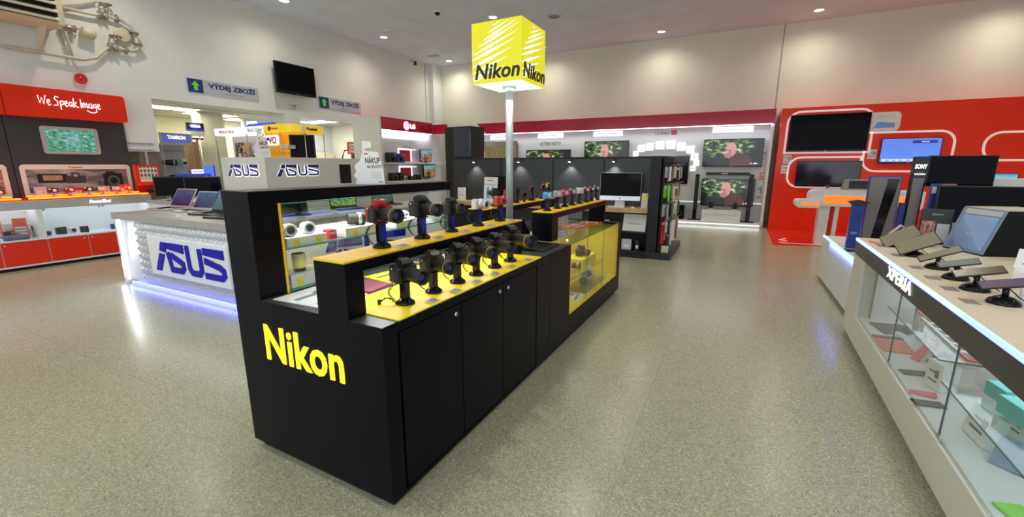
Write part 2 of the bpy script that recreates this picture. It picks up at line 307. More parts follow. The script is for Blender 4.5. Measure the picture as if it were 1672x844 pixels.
# ------------------------------------------------------------------ mesh helpers
class MB:
    """collects shapes into one bmesh that becomes ONE mesh object"""
    def __init__(s): s.bm = bmesh.new(); s.uv = s.bm.loops.layers.uv.new('UVMap'); s.mi = 0; s.X = Matrix()
    def m(s, i): s.mi = i; return s
    def at(s, X): s.X = X; return s
    def _fin(s, faces, smooth=False):
        for f in faces: f.material_index = s.mi; f.smooth = smooth
    def _verts(s, ps): return [s.bm.verts.new(s.X @ Vector(p)) for p in ps]
    def box(s, x0, x1, y0, y1, z0, z1, bev=0.0, seg=2):
        b = bmesh.new()
        vs = [b.verts.new(p) for p in ((x0, y0, z0), (x1, y0, z0), (x1, y1, z0), (x0, y1, z0), (x0, y0, z1), (x1, y0, z1), (x1, y1, z1), (x0, y1, z1))]
        for q in ((0, 3, 2, 1), (4, 5, 6, 7), (0, 1, 5, 4), (1, 2, 6, 5), (2, 3, 7, 6), (3, 0, 4, 7)): b.faces.new([vs[i] for i in q])
        if bev: bmesh.ops.bevel(b, geom=list(b.edges), offset=min(bev, 0.49 * min(abs(x1 - x0), abs(y1 - y0), abs(z1 - z0))), segments=seg, affect='EDGES', profile=0.5)
        s._merge(b, bool(bev)); return s
    def _merge(s, b, smooth=False):
        mp = {v: s.bm.verts.new(s.X @ v.co) for v in b.verts}; fs = []
        for f in b.faces:
            try: fs.append(s.bm.faces.new([mp[v] for v in f.verts]))
            except ValueError: pass
        s._fin(fs, False)
        if smooth:
            for f in fs: f.smooth = len(f.verts) == 4 and f.calc_area() < 1e-9
        b.free()
    def quad(s, p0, p1, p2, p3):
        """flat rectangle with UVs running p0 (0,0) p1 (1,0) p2 (1,1) p3 (0,1)"""
        f = s.bm.faces.new(s._verts((p0, p1, p2, p3)))
        for l, c in zip(f.loops, ((0, 0), (1, 0), (1, 1), (0, 1))): l[s.uv].uv = c
        s._fin([f]); return s
    def slab(s, p0, p1, p2, p3, t):
        """picture or sheet with thickness t behind its face; the face carries UVs"""
        a = [Vector(p) for p in (p0, p1, p2, p3)]; n = (a[1] - a[0]).cross(a[3] - a[0]).normalized() * t
        F = s._verts(a); B = s._verts([p - n for p in a])
        f = s.bm.faces.new(F)
        for l, c in zip(f.loops, ((0, 0), (1, 0), (1, 1), (0, 1))): l[s.uv].uv = c
        fs = [f, s.bm.faces.new(B[::-1])]
        for i in range(4): fs.append(s.bm.faces.new((F[i], B[i], B[(i + 1) % 4], F[(i + 1) % 4])))
        s._fin(fs); return s
    def prism(s, pts, f, d0, d1):
        """polygon pts (u,v) pushed from d0 to d1; f maps (u,v,d) to a point"""
        A = s._verts([f(u, v, d0) for u, v in pts]); B = s._verts([f(u, v, d1) for u, v in pts]); n = len(pts)
        fs = []
        for L in (A[::-1], B):
            try: fs.append(s.bm.faces.new(L))
            except ValueError: pass
        for i in range(n): fs.append(s.bm.faces.new((A[i], A[(i + 1) % n], B[(i + 1) % n], B[i])))
        bmesh.ops.recalc_face_normals(s.bm, faces=fs); s._fin(fs); return s
    def lathe(s, prof, o=(0, 0, 0), axis=(0, 0, 1), n=20, smooth=True):
        """profile of (radius, height) turned about axis through o"""
        q = Vector((0, 0, 1)).rotation_difference(Vector(axis)).to_matrix(); o = Vector(o); rings = []
        for r, h in prof:
            if r < 1e-6: rings.append([s.bm.verts.new(s.X @ (o + q @ Vector((0, 0, h))))])
            else: rings.append([s.bm.verts.new(s.X @ (o + q @ Vector((r * math.cos(2 * PI * k / n), r * math.sin(2 * PI * k / n), h)))) for k in range(n)])
        fs = []
        for a, b in zip(rings, rings[1:]):
            for k in range(n):
                j = (k + 1) % n
                if len(a) == 1 and len(b) == 1: continue
                if len(a) == 1: fs.append(s.bm.faces.new((a[0], b[j], b[k])))
                elif len(b) == 1: fs.append(s.bm.faces.new((a[k], a[j], b[0])))
                else: fs.append(s.bm.faces.new((a[k], a[j], b[j], b[k])))
        for ring, flip in ((rings[0], True), (rings[-1], False)):
            if len(ring) > 1: fs.append(s.bm.faces.new(ring[::-1] if flip else ring)); 
        bmesh.ops.recalc_face_normals(s.bm, faces=fs); s._fin(fs, smooth)
        for f in fs:
            if len(f.verts) > 4: f.smooth = False
        return s
    def cyl(s, p0, p1, r, r1=None, n=14, smooth=True):
        p0 = Vector(p0); d = Vector(p1) - p0; return s.lathe([(r, 0), (r if r1 is None else r1, d.length)], p0, d.normalized(), n, smooth)
    def tube(s, pts, r, n=8, closed=False):
        P = [Vector(p) for p in pts]; N = len(P); rings = []; up = None
        for i, p in enumerate(P):
            t = ((P[(i + 1) % N] - P[i - 1]) if closed or 0 < i < N - 1 else (P[1] - P[0] if i == 0 else P[-1] - P[-2])).normalized()
            if up is None: up = t.orthogonal().normalized()
            up = (up - t * up.dot(t)); up = up.normalized() if up.length > 1e-5 else t.orthogonal().normalized(); w = t.cross(up)
            rings.append([s.bm.verts.new(s.X @ (p + (up * math.cos(2 * PI * k / n) + w * math.sin(2 * PI * k / n)) * r)) for k in range(n)])
        fs = []
        for i in range(N if closed else N - 1):
            a, b = rings[i], rings[(i + 1) % N]
            for k in range(n): fs.append(s.bm.faces.new((a[k], a[(k + 1) % n], b[(k + 1) % n], b[k])))
        if not closed: fs += [s.bm.faces.new(rings[0][::-1]), s.bm.faces.new(rings[-1])]
        s._fin(fs, True); return s
    def ribbon(s, pts, w, f, d0, d1, closed=False):
        """flat stroke of width w along 2-D pts with mitred corners, pushed from d0 to d1"""
        P = [Vector(p) for p in pts]; N = len(P); L = []; Q = []
        for i in range(N):
            a = P[i - 1] if closed or i > 0 else None; b = P[(i + 1) % N] if closed or i < N - 1 else None
            d1_ = (P[i] - a).normalized() if a is not None else (b - P[i]).normalized(); d2_ = (b - P[i]).normalized() if b is not None else d1_
            n1 = Vector((-d1_.y, d1_.x)); n2 = Vector((-d2_.y, d2_.x)); m = n1 + n2
            m = m / max(0.35, m.dot(n1)) if m.length > 1e-6 else n1
            L.append(P[i] + m * w / 2); Q.append(P[i] - m * w / 2)
        for i in range(N if closed else N - 1):
            j = (i + 1) % N
            s.prism([tuple(Q[i]), tuple(Q[j]), tuple(L[j]), tuple(L[i])], f, d0, d1)
        return s
    def build(s, name, mats, parent=None, loc=None, rz=None):
        me = bpy.data.meshes.new(name); s.bm.normal_update(); s.bm.to_mesh(me); s.bm.free()
        for mm in (mats if isinstance(mats, (list, tuple)) else [mats]): me.materials.append(mm)
        o = bpy.data.objects.new(name, me); COL.objects.link(o)
        if parent is not None: o.parent = parent
        if loc is not None: o.location = loc
        if rz is not None: o.rotation_euler = (0, 0, rz)
        return o
def tag(o, label=None, cat=None, group=None, kind=None):
    if label: o['label'] = label
    if cat: o['category'] = cat
    if group: o['group'] = group
    if kind: o['kind'] = kind
    return o
def thing(name, label, cat, loc=(0, 0, 0), rz=0.0, group=None):
    o = bpy.data.objects.new(name, None); o.empty_display_size = 0.1; COL.objects.link(o); o.location = loc; o.rotation_euler = (0, 0, rz)
    return tag(o, label, cat, group)
def struct(o): o['kind'] = 'structure'; return o
def kids(o): return [c for c in o.children]
def copy_tree(o, loc=None, rz=None, label=None, group=None, parent=None):
    c = o.copy(); COL.objects.link(c)
    if parent is not None: c.parent = parent
    if loc is not None: c.location = loc
    if rz is not None: c.rotation_euler = (0, 0, rz)
    if label: c['label'] = label
    if group: c['group'] = group
    for ch in kids(o): copy_tree(ch, parent=c)
    return c
def recolor(root, name, material):
    """give the named parts of a copied thing their own mesh in another material"""
    for ch in root.children_recursive:
        if ch.name.split('.')[0] == name:
            ch.data = ch.data.copy(); ch.data.materials[0] = material
XZ = lambda y0: (lambda u, v, d: (u, y0 - d, v))              # face looking to -Y, pushed out towards -Y
YZ = lambda x0: (lambda u, v, d: (x0 + d, u, v))              # face looking to +X (u runs along +Y)
NYZ = lambda x0: (lambda u, v, d: (x0 - d, u, v))             # face looking to -X (u is the y coordinate)
XY = lambda z0: (lambda u, v, d: (u, v, z0 + d))
def text_mesh(s, bold=0.0, shear=0.0, ext=0.004, spacing=1.0):
    cu = bpy.data.curves.new('lettering', 'FONT'); cu.body = s; cu.size = 1.0; cu.extrude = 0.5; cu.offset = bold; cu.shear = shear; cu.space_character = spacing
    cu.resolution_u = 3
    o = bpy.data.objects.new('lettering', cu); COL.objects.link(o); bpy.context.view_layer.update()
    dg = bpy.context.evaluated_depsgraph_get(); me = bpy.data.meshes.new_from_object(o.evaluated_get(dg))
    bpy.data.objects.remove(o); bpy.data.curves.remove(cu); return me
TEXTS = {}
def text(name, s, f, u0, u1, v0, v1, d, material, parent=None, bold=0.0, shear=0.0, mirror=False, spacing=1.0, d0=0.0, rows=None):
    """lettering fitted to the rectangle u0..u1, v0..v1 of a face mapped by f, standing d proud of it"""
    key = (s, bold, shear, spacing)
    if key not in TEXTS: TEXTS[key] = text_mesh(s, bold, shear, spacing=spacing)
    me = TEXTS[key].copy(); xs = [v.co.x for v in me.vertices]; ys = [v.co.y for v in me.vertices]
    x0, x1, y0, y1 = min(xs), max(xs), min(ys), max(ys)
    for v in me.vertices:
        a = (v.co.x - x0) / (x1 - x0); b = (v.co.y - y0) / (y1 - y0)
        v.co = f(u0 + (u1 - u0) * a, v0 + (v1 - v0) * b, d if v.co.z > 0 else d0)
    me.name = name; me.materials.clear(); me.materials.append(material)
    bm = bmesh.new(); bm.from_mesh(me); bmesh.ops.recalc_face_normals(bm, faces=bm.faces); bm.to_mesh(me); bm.free()
    o = bpy.data.objects.new(name, me); COL.objects.link(o)
    if parent is not None: o.parent = parent
    return o
def rrect(u0, u1, v0, v1, r, n=6, corners=(1, 1, 1, 1)):
    P = []
    for k, (cu, cv, a0) in enumerate(((u1 - r, v1 - r, 0), (u0 + r, v1 - r, 90), (u0 + r, v0 + r, 180), (u1 - r, v0 + r, 270))):
        if corners[k]: P += [(cu + r * math.cos(R(a0 + 90 * i / n)), cv + r * math.sin(R(a0 + 90 * i / n))) for i in range(n + 1)]
        else: P.append(((u1, v1), (u0, v1), (u0, v0), (u1, v0))[k])
    return P
def circ(cu, cv, ru, rv=None, n=32): return [(cu + ru * math.cos(2 * PI * k / n), cv + (rv or ru) * math.sin(2 * PI * k / n)) for k in range(n)]
def blocky_logo(mb, f, u0, u1, v0, v1, d0, d1, grow=0.0, flip=False):
    """the four slanted block letters A S U S of the computer maker, built as strokes"""
    W, H = u1 - u0, v1 - v0
    k = 3.9
    P = lambda pts: [(u0 + W * x / k, v0 + H * y) for x, y in pts]
    w = H * (0.20 + grow)
    for poly in ([(0.37, 0.70), (0.50, 1), (0.80, 1), (0.72, 0.66)], [(0.34, 0.61), (0.64, 0.58), (0.30, 0), (0.0, 0)]):
        mb.prism(P(poly), f, d0, d1)
    mb.prism(P([(0.86, 1), (1.76, 1), (1.76, 0.70), (0.79, 0.80)]), f, d0, d1)
    mb.ribbon(P([(0.84, 0.68), (0.98, 0.11), (1.55, 0.11), (1.66, 0.22), (1.64, 0.36), (1.02, 0.60)]), w, f, d0, d1)
    mb.ribbon(P([(1.96, 1.0), (2.0, 0.25), (2.12, 0.12), (2.52, 0.12), (2.64, 0.25), (2.62, 0.95)]), w, f, d0, d1)
    mb.prism(P([(2.82, 1), (3.84, 1), (3.84, 0.71), (2.78, 0.78)]), f, d0, d1)
    mb.ribbon(P([(2.80, 0.12), (3.66, 0.12), (3.78, 0.22), (3.76, 0.36), (3.60, 0.45), (2.84, 0.60)]), w, f, d0, d1)
    return mb

# ------------------------------------------------------------------ the room
WX, WY, CZ = -10.35, 14.05, 5.2
TH = 0.62
struct(MB().box(-15.5, 8.3, -5.3, 14.4, -0.12, 0).build('floor', fl))
struct(MB().box(WX - 0.62, 8.3, -5.3, 14.4, CZ, CZ + 0.15).build('ceiling', ceil_paint))
f_left = lambda u, v, d: (WX - d, u, v)
m = MB()
m.box(WX - TH, WX, -5.3, 3.95, 0, CZ)                     # solid part behind the red camera unit
m.box(WX - TH, WX, 3.95, 4.72, 1.88, CZ)                  # hanging apron left of the first opening
m.box(WX - TH, WX, 4.72, 7.60, 2.90, CZ)
m.box(WX - TH, WX, 7.60, 8.02, 0, CZ)
m.box(WX - TH, WX, 8.02, 10.85, 2.93, CZ)
m.box(WX - TH, WX, 10.85, 14.4, 0, CZ)
struct(m.build('wall_left', white_paint))
struct(MB().box(WX, WX + 0.22, WY - 0.5, WY, 0, CZ).build('trim_8', white_paint))   # corner pier
struct(MB().box(WX, 8.3, WY, 14.4, 0, CZ).build('wall_back', warm_paint))
struct(MB().box(8, 8.3, -5.3, 14.4, 0, CZ).build('wall_right', white_paint))
m = MB(); m.box(-11, 8.3, -5.3, -5, 4.2, CZ); m.box(-11, -9.5, -5.3, -5, 0, 4.2); m.box(6.5, 8.3, -5.3, -5, 0, 4.2)  # unseen wall, left open so the added fill and world light enter
struct(m.build('wall_front', white_paint))
struct(MB().box(0.78, 0.80, WY - 0.012, WY, 3.0, CZ).build('trim_1', mat('grey_joint', (0.35, 0.33, 0.30), 0.7)))
struct(MB().box(0.0, 1.6, WY - 0.09, WY, 0.74, 0.92, 0.006).build('trim_2', vent_cream))
struct(MB().box(WX, WX + 0.012, 13.35, 13.37, 3.0, CZ).build('trim_3', MATS['grey_joint']))
# store room behind the counter openings
m = MB(); m.box(-15.3, -14.6, 2.6, 12.4, 0, 2.98); struct(m.build('wall_store_end', cream_paint))
struct(MB().box(-14.6, WX - TH, 2.5, 2.7, 0, 2.98).build('wall_store_left', cream_paint))
struct(MB().box(-14.6, WX - TH, 11.6, 11.8, 0, 2.98).build('wall_store_right', store_wall_grey))
struct(MB().box(-15.3, WX - TH, 2.5, 11.8, 2.98, 3.06).build('ceiling_store', mat('suspended_tiles', (0.62, 0.61, 0.56), 0.8, vary=0.05, vscale=2)))
m = MB()
for k in range(1, 8): m.box(-14.6, WX - TH, 2.7 + k * 1.2, 2.715 + k * 1.2, 2.972, 2.98)
for k in range(6): m.box(-14.3 + k * 0.6, -14.285 + k * 0.6, 2.7, 11.6, 2.972, 2.98)
struct(m.build('trim_4', mat('ceiling_grid', (0.5, 0.49, 0.45), 0.6)))
# a room divider in the store: pale blue wall stretch seen through the second opening
struct(MB().box(-13.2, -13.05, 8.2, 11.6, 0, 2.98).build('wall_store_middle', store_wall_grey))
struct(MB().box(-13.05, WX - TH - 0.9, 11.35, 11.6, 0, 2.98).build('trim_5', warm_paint))

# ------------------------------------------------------------------ ceiling downlights
dl_label = 'round recessed ceiling downlight glowing warm white'
def downlight():
    t = thing('ceiling_downlight', dl_label, 'ceiling light', (0, 0, 0))
    MB().lathe([(0.135, 0.0), (0.135, -0.012), (0.10, -0.02), (0.10, 0.0)], (0, 0, 0), n=28).build('trim_ring', white_lam, t)
    MB().lathe([(0.0, -0.008), (0.098, -0.008), (0.098, -0.004)], (0, 0, 0), n=28).build('lamp_disc', lamp_glow, t)
    return t
d0 = downlight(); seen = {(-9.3, 7.1): 'ceiling downlight at the top edge of the photo above the display board arrow signs', (-9.3, 10.2): 'ceiling downlight near the left wall, left of the yellow cube',
        (-9.3, 13.4): 'ceiling downlight nearest the corner of the room', (-5.7, 10.15): 'ceiling downlight directly above the yellow cube', (-5.7, 13.25): 'ceiling downlight peeking out at the right edge of the yellow cube',
        (-2.17, 13.25): 'ceiling downlight above the middle of the television wall', (1.39, 13.2): 'ceiling downlight at top right above the red wall'}
first = True
for ix, x in enumerate((-9.3, -5.7, -2.17, 1.39, 4.9)):
    for iy, y in enumerate((13.25, 10.15, 7.1, 4.0, 0.9, -2.2)):
        if (x, y) == (-9.3, 13.25): yy = 13.4
        elif (x, y) == (-9.3, 10.15): yy = 10.2
        elif (x, y) == (1.39, 13.25): yy = 13.2
        else: yy = y
        if (x, yy) in seen:
            o = d0 if first else copy_tree(d0); first = False
            o.location = (x, yy, CZ); o['label'] = seen[(x, yy)]; o['group'] = 'recessed ceiling downlights'
        light('downlight_lamp', 'SPOT', (x, yy, CZ - 0.03), 85, (1.0, 0.92, 0.76), spot_size=R(160), spot_blend=1.0, shadow_soft_size=0.09)
# store-room troffers
def troffer():
    t = thing('ceiling_panel_light', '', 'ceiling light')
    m = MB(); m.box(-0.3, 0.3, -0.6, 0.6, -0.012, 0.0); 
    for k in range(7): m.box(-0.3, 0.3, -0.57 + k * 0.19, -0.555 + k * 0.19, -0.02, -0.012)
    m.build('louvre_frame', white_lam, t)
    m = MB()
    for k in range(6): m.box(-0.27, 0.27, -0.55 + k * 0.19, -0.385 + k * 0.19, -0.018, -0.013)
    m.build('diffuser', lamp_glow, t); return t
tr = None
for (x, y, lb) in ((-12.35, 5.95, 'long louvred ceiling light in the store room, left of two over the first opening'), (-12.9, 7.2, 'long louvred ceiling light in the store room, right of two over the first opening'), (-12.0, 9.95, 'louvred ceiling light seen through the second opening'), (-13.6, 8.6, 'ceiling light half hidden behind the pillar between the openings')):
    tr = copy_tree(tr, label=lb) if tr else troffer()
    tr['label'] = lb; tr['group'] = 'store room ceiling lights'; tr.location = (x, y, 2.98); tr.rotation_euler = (0, 0, R(90) if y > 9 else 0)
    light('troffer_lamp', 'AREA', (x, y, 2.93), 11, (1.0, 0.95, 0.85), shape='RECTANGLE', size=0.6, size_y=1.2)
# smoke detector, dome camera and grilles on the ceiling
t = thing('smoke_detector', 'small white smoke detector beside the downlight left of the yellow cube', 'smoke detector', (-8.75, 9.75, CZ))
MB().lathe([(0.10, 0), (0.10, -0.02), (0.07, -0.05), (0, -0.055)]).build('base', white_lam, t); MB().lathe([(0.045, -0.052), (0.03, -0.07), (0, -0.072)]).build('sensor', paper_grey, t)
t = thing('dome_camera', 'small dark dome camera on the ceiling left of the yellow cube', 'security camera', (-6.68, 9.2, CZ))
MB().lathe([(0.08, 0), (0.085, -0.03), (0.06, -0.04)]).build('mount', white_lam, t); MB().lathe([(0.065, -0.038), (0.055, -0.075), (0.03, -0.095), (0, -0.1)]).build('dome', gloss_black, t)
t = thing('ceiling_speaker', 'round grey ceiling grille to the right above the yellow cube', 'ceiling vent', (-4.33, 10.78, CZ))
MB().lathe([(0.17, 0), (0.17, -0.01), (0.13, -0.025), (0.13, 0)]).build('rim', paper_grey, t); MB().lathe([(0, -0.014), (0.13, -0.014), (0.13, 0)]).build('grille', grey_text, t)
t = thing('ceiling_hatch', 'small flat grey ceiling plate near the room corner', 'ceiling vent', (-9.35, 12.6, CZ))
MB().box(-0.2, 0.2, -0.1, 0.1, -0.012, 0, 0.004).build('plate', grey_text, t); MB().box(-0.16, 0.16, -0.07, 0.07, -0.016, -0.012).build('grille', paper_grey, t)
t = thing('wall_spotlight', 'little black bracket lamp under the ceiling at the left of the corner', 'lamp', (WX, 12.6, 5.05))
MB().tube([(0, 0, 0.1), (0.12, 0, 0.08), (0.2, 0, 0.0)], 0.012).build('arm', plastic, t); MB().cyl((0.2, 0, 0.06), (0.2, 0, -0.06), 0.04, 0.06).build('head', plastic, t)

# ------------------------------------------------------------------ black camera island with yellow tops
IX, IY, IR = -1.28, 1.29, R(-1.0)
def isl(x, y, z): c, s = math.cos(IR), math.sin(IR); return (IX + c * x - s * y, IY + s * x + c * y, z)
isle = thing('display_island', 'long black island counter with yellow lettering, yellow camera shelves and a glass end case', 'display counter', (IX, IY, 0), IR)
H = 0.92
m = MB(); m.box(-1.07, -0.022, 0.09, 2.30, 0.05, H - 0.001); m.box(-1.07, 0, 0, 0.09, 0.05, H, 0.002); m.box(-0.02, 0, 0.09, 2.30, 0.05, 0.06); m.box(-0.02, 0, 0.09, 1.58, 0.872, H, 0.001); m.box(-0.02, 0, 1.585, 1.84, 0.06, H, 0.001); m.box(-0.02, 0, 1.845, 2.30, 0.06, H, 0.001)
m.box(-1.07, 0, 2.30, 3.95, 0.05, 0.26, 0.002); m.box(-1.07, -1.03, 2.30, 3.95, 0.26, H, 0.001); m.box(-1.07, 0, 3.95, 4.10, 0.05, H, 0.003)
m.build('body', black, isle)
MB().box(-1.04, -0.035, 0.035, 4.06, 0, 0.05).build('toe_kick', gap_black, isle)
for k, (y0, y1, yl) in enumerate(((0.105, 0.588, 0.535), (0.594, 1.062, 1.015), (1.068, 1.572, 1.125))):
    d = MB().box(-0.02, -0.001, y0, y1, 0.066, 0.866, 0.0015).build('door', black, isle)
    MB().lathe([(0.013, 0), (0.013, 0.006), (0.009, 0.009), (0, 0.009)], (-0.001, yl, 0.82), (1, 0, 0), 16).m(1).box(0.0075, 0.0095, yl - 0.001, yl + 0.001, 0.814, 0.826).build('lock', [chrome, gap_black], d)
text('lettering', 'Nikon', XZ(0), -0.84, -0.258, 0.597, 0.795, 0.005, letter_yellow, isle, bold=0.02, spacing=1.04)
MB().box(-1.068, -0.002, 0.002, 2.298, H - 0.001, H + 0.001).build('counter_top', black_top, isle)
m = MB(); m.box(-0.41, 0.004, 0.10, 1.65, H + 0.001, H + 0.008, 0.001); m.build('mat', lemon, isle)
# tall frame with the wall-mounted glass showcase
m = MB(); m.box(-1.07, -0.84, 0, 0.15, H, 1.41, 0.002); m.box(-1.07, -0.84, 0, 1.68, 1.41, 1.475, 0.002); m.box(-1.07, -0.84, 1.62, 1.68, H, 1.0)
m.build('tall_frame', black, isle)
MB().box(-1.062, -0.848, 0.008, 1.672, 1.475, 1.4765).build('frame_top', black_top, isle)
MB().box(-0.85, -0.836, 0.15, 0.162, H, 1.41).build('edge_strip', yellow, isle)
gl = MB(); gl.box(-0.846, -0.84, 0.165, 1.66, H + 0.01, 1.405); gl.box(-1.065, -0.846, 1.655, 1.661, H + 0.01, 1.405); gl.box(-1.065, -1.06, 0.165, 1.655, H + 0.01, 1.405)
gp = gl.build('showcase_glass', glass, isle)
m = MB(); m.box(-0.847, -0.839, 0.165, 1.66, 1.402, 1.407); m.box(-0.847, -0.839, 1.657, 1.663, H + 0.01, 1.405); m.box(-0.847, -0.839, 0.163, 0.167, H + 0.01, 1.405); m.box(-1.067, -0.839, 0.166, 1.656, H + 0.004, H + 0.010)
m.build('glass_rim', glass_edge, gp)
sh = MB().box(-1.055, -0.85, 0.17, 1.65, 1.155, 1.161).build('glass_shelf', glass, isle)
MB().box(-0.85, -0.847, 0.17, 1.65, 1.154, 1.162).build('shelf_edge', glass_edge, sh)
MB().box(-1.05, -1.03, 0.2, 1.62, 1.40, 1.409).build('light_strip', white_led, isle)
light('showcase_lamp', 'AREA', isl(-0.95, 0.9, 1.395), 7, (0.92, 0.96, 1.0), (0, 0, IR), shape='RECTANGLE', size=0.1, size_y=1.4)
def riser(y0, y1, x0, x1, first, last):
    m = MB(); m.box(x0, x1, y0, y1, 1.128, 1.181, 0.0015)
    if first: m.box(x0, x1, y0, y0 + first, H, 1.13, 0.0015)
    if last: m.box(x0, x1, y1 - last, y1, H, 1.13, 0.0015)
    r = m.build('riser', black, isle); MB().box(x0 - 0.004, x1 + 0.004, y0 - 0.004, y1 + 0.004, 1.181, 1.19, 0.001).build('shelf_top', yellow, r); return r
r1 = riser(0.0, 1.72, -0.40, -0.20, 0.105, 0.06)
r2 = riser(2.33, 4.06, -0.40, -0.20, 0.15, 0.05)
r3 = riser(2.28, 4.06, -1.065, -0.88, 0.06, 0.06)
MB().box(-0.86, -0.40, 4.03, 4.036, H, 1.10).build('riser_glass', glass, r2); MB().box(-0.36, -0.34, 0.15, 1.62, 1.1205, 1.128).build('light_strip', sign_white, r1); light('riser_lamp', 'AREA', isl(-0.33, 0.88, 1.118), 4.0, (1.0, 0.98, 0.9), (0, 0, IR), shape='RECTANGLE', size=0.06, size_y=1.4)
# glass end case with yellow lining
m = MB(); m.box(-0.55, -0.012, 2.30, 3.95, 0.26, 0.275); m.box(-0.56, -0.55, 2.30, 3.95, 0.26, H - 0.02); m.box(-0.55, -0.012, 2.30, 2.312, 0.275, H - 0.02); m.box(-0.55, -0.012, 3.938, 3.95, 0.275, H - 0.02)
m.build('case_lining', yellow_liner, isle)
m = MB(); m.box(-0.008, 0.0, 2.30, 2.312, 0.262, H); m.box(-0.008, 0.0, 2.30, 3.95, 0.26, 0.272); m.box(-0.008, 0, 3.938, 3.95, 0.26, H); m.build('case_trim', yellow, isle)
m = MB()
for y0, y1 in ((2.314, 2.80), (2.804, 3.36), (3.364, 3.936)): m.box(-0.012, -0.006, y0, y1, 0.275, H - 0.003)
cg = m.build('case_glass', glass, isle)
m = MB()
for y in (2.802, 3.362): m.box(-0.012, -0.0055, y - 0.002, y + 0.002, 0.275, H - 0.003)
m.build('glass_rim', glass_edge, cg)
MB().lathe([(0.014, 0), (0.014, 0.012), (0.01, 0.014), (0, 0.014)], (-0.006, 2.86, 0.31), (1, 0, 0), 16).build('lock', chrome, cg)
MB().box(-1.03, 0.002, 2.302, 3.948, H - 0.004, H + 0.006).build('case_top_glass', glass, isle)
MB().box(-0.0015, 0.0035, 2.302, 3.948, H - 0.004, H + 0.006).build('top_rim', glass_edge, isle)
MB().box(-1.03, -0.56, 2.302, 3.948, 0.80, 0.81).build('inner_floor', black_top, isle)
csh = MB().box(-0.545, -0.03, 2.33, 3.45, 0.555, 0.561).build('case_shelf', glass, isle); MB().box(-0.031, -0.028, 2.33, 3.45, 0.554, 0.562).build('shelf_edge', glass_edge, csh)
light('case_lamp', 'AREA', isl(-0.25, 3.1, H - 0.02), 2.6, (1.0, 0.98, 0.85), (0, 0, IR), shape='RECTANGLE', size=0.25, size_y=1.4)

# ------------------------------------------------------------------ yellow light-box cube on a pole
cp = isl(-0.55, 2.17, H)
cube = thing('light_box_sign', 'glowing yellow cube sign with white rays on a tall grey pole', 'sign', (cp[0], cp[1], H), IR)
MB().cyl((0, 0, 0), (0, 0, 1.345), 0.032, n=24).build('pole', pole_grey, cube)
MB().lathe([(0.11, 0), (0.11, 0.008), (0.045, 0.02), (0.032, 0.022)], n=28).build('base_plate', pole_grey, cube)
MB().lathe([(0.033, 1.305), (0.06, 1.33), (0.062, 1.343), (0.0, 1.344)], n=24).build('collar', pole_grey, cube)
c0, c1, hs = 1.345, 1.805, 0.228
MB().box(-hs, hs, -hs, hs, c0, c1, 0.003).build('cube', cube_yellow, cube)
MB().box(-hs + 0.01, hs - 0.01, -hs + 0.01, hs - 0.01, c0 - 0.002, c0).build('underside', cube_white, cube)
def rays(f):
    m = MB()
    S2 = 2 * hs
    # spindles of light, from lower left to upper right: (start, tip, width)
    for (a, b, c, d, w) in ((.015, .045, .30, .115, .03), (.015, .087, .69, .27, .05), (.015, .172, .755, .41, .058), (.015, .285, .81, .542, .06), (.015, .40, .87, .68, .058), (.05, .493, .93, .80, .05), (.15, .61, .98, .923, .046), (.245, .707, .92, .97, .042), (.34, .82, .765, .98, .035), (.43, .923, .59, .98, .022)):
        p, q = Vector((a, b)), Vector((c, d)); t = q - p; n = Vector((-t.y, t.x)).normalized() * w / 2; k = p + t * 0.36
        P = [p - n * 0.25, k - n, q, k + n, p + n * 0.25]
        m.prism([(-hs + x * S2, c0 + y * S2) for x, y in [(v.x, min(v.y, 0.988)) for v in P]], f, 0, 0.0015)
    return m
rays(lambda u, v, d: (u, -hs - d, v)).build('ray_pattern', cube_white, cube)
rays(lambda u, v, d: (hs + d, u, v)).build('ray_pattern', cube_white, cube)
for f in (lambda u, v, d: (u, -hs - d, v), lambda u, v, d: (hs + d, u, v)):
    text('lettering', 'Nikon', f, -hs + 0.03, hs - 0.012, c0 + 0.028, c0 + 0.145, 0.004, ink_black, cube, bold=0.024, shear=0.18, spacing=1.03)
light('light_box_lamp', 'POINT', (cp[0], cp[1], H + 1.25), 6, (1, 1, 0.9), shadow_soft_size=0.2)

# ------------------------------------------------------------------ cameras and their stands
def make_stand(label, h=0.115, col=plastic):
    t = thing('camera_stand', label, 'display stand')
    MB().lathe([(0.046, 0), (0.048, 0.004), (0.045, 0.012), (0.032, 0.022), (0.026, 0.03), (0, 0.031)], n=28).build('base', gloss_black, t)
    MB().box(-0.017, 0.017, -0.021, 0.021, 0.028, h - 0.008, 0.003).build('column', gloss_black, t)
    MB().box(0.0172, 0.0182, -0.017, 0.017, 0.034, h - 0.014, 0.0004).build('column_face', col, t)  # on the blue stands this face carries the painted LED reflection
    MB().box(-0.026, 0.026, -0.028, 0.028, h - 0.008, h, 0.003).build('mounting_plate', plastic, t)
    P = []
    for k in range(70):      # coiled alarm cable hanging at the back
        a = k * 0.95; z = h - 0.02 - k * (h - 0.04) / 70
        P.append((-0.045 - 0.02 * math.sin(k / 69 * PI) + 0.006 * math.cos(a), -0.03 - 0.012 * math.sin(k / 69 * PI) + 0.006 * math.sin(a), z))
    MB().tube([(-0.02, -0.02, h - 0.008)] + P + [(-0.04, -0.015, 0.006)], 0.0023, 5).build('alarm_cable', rubber, t)
    return t
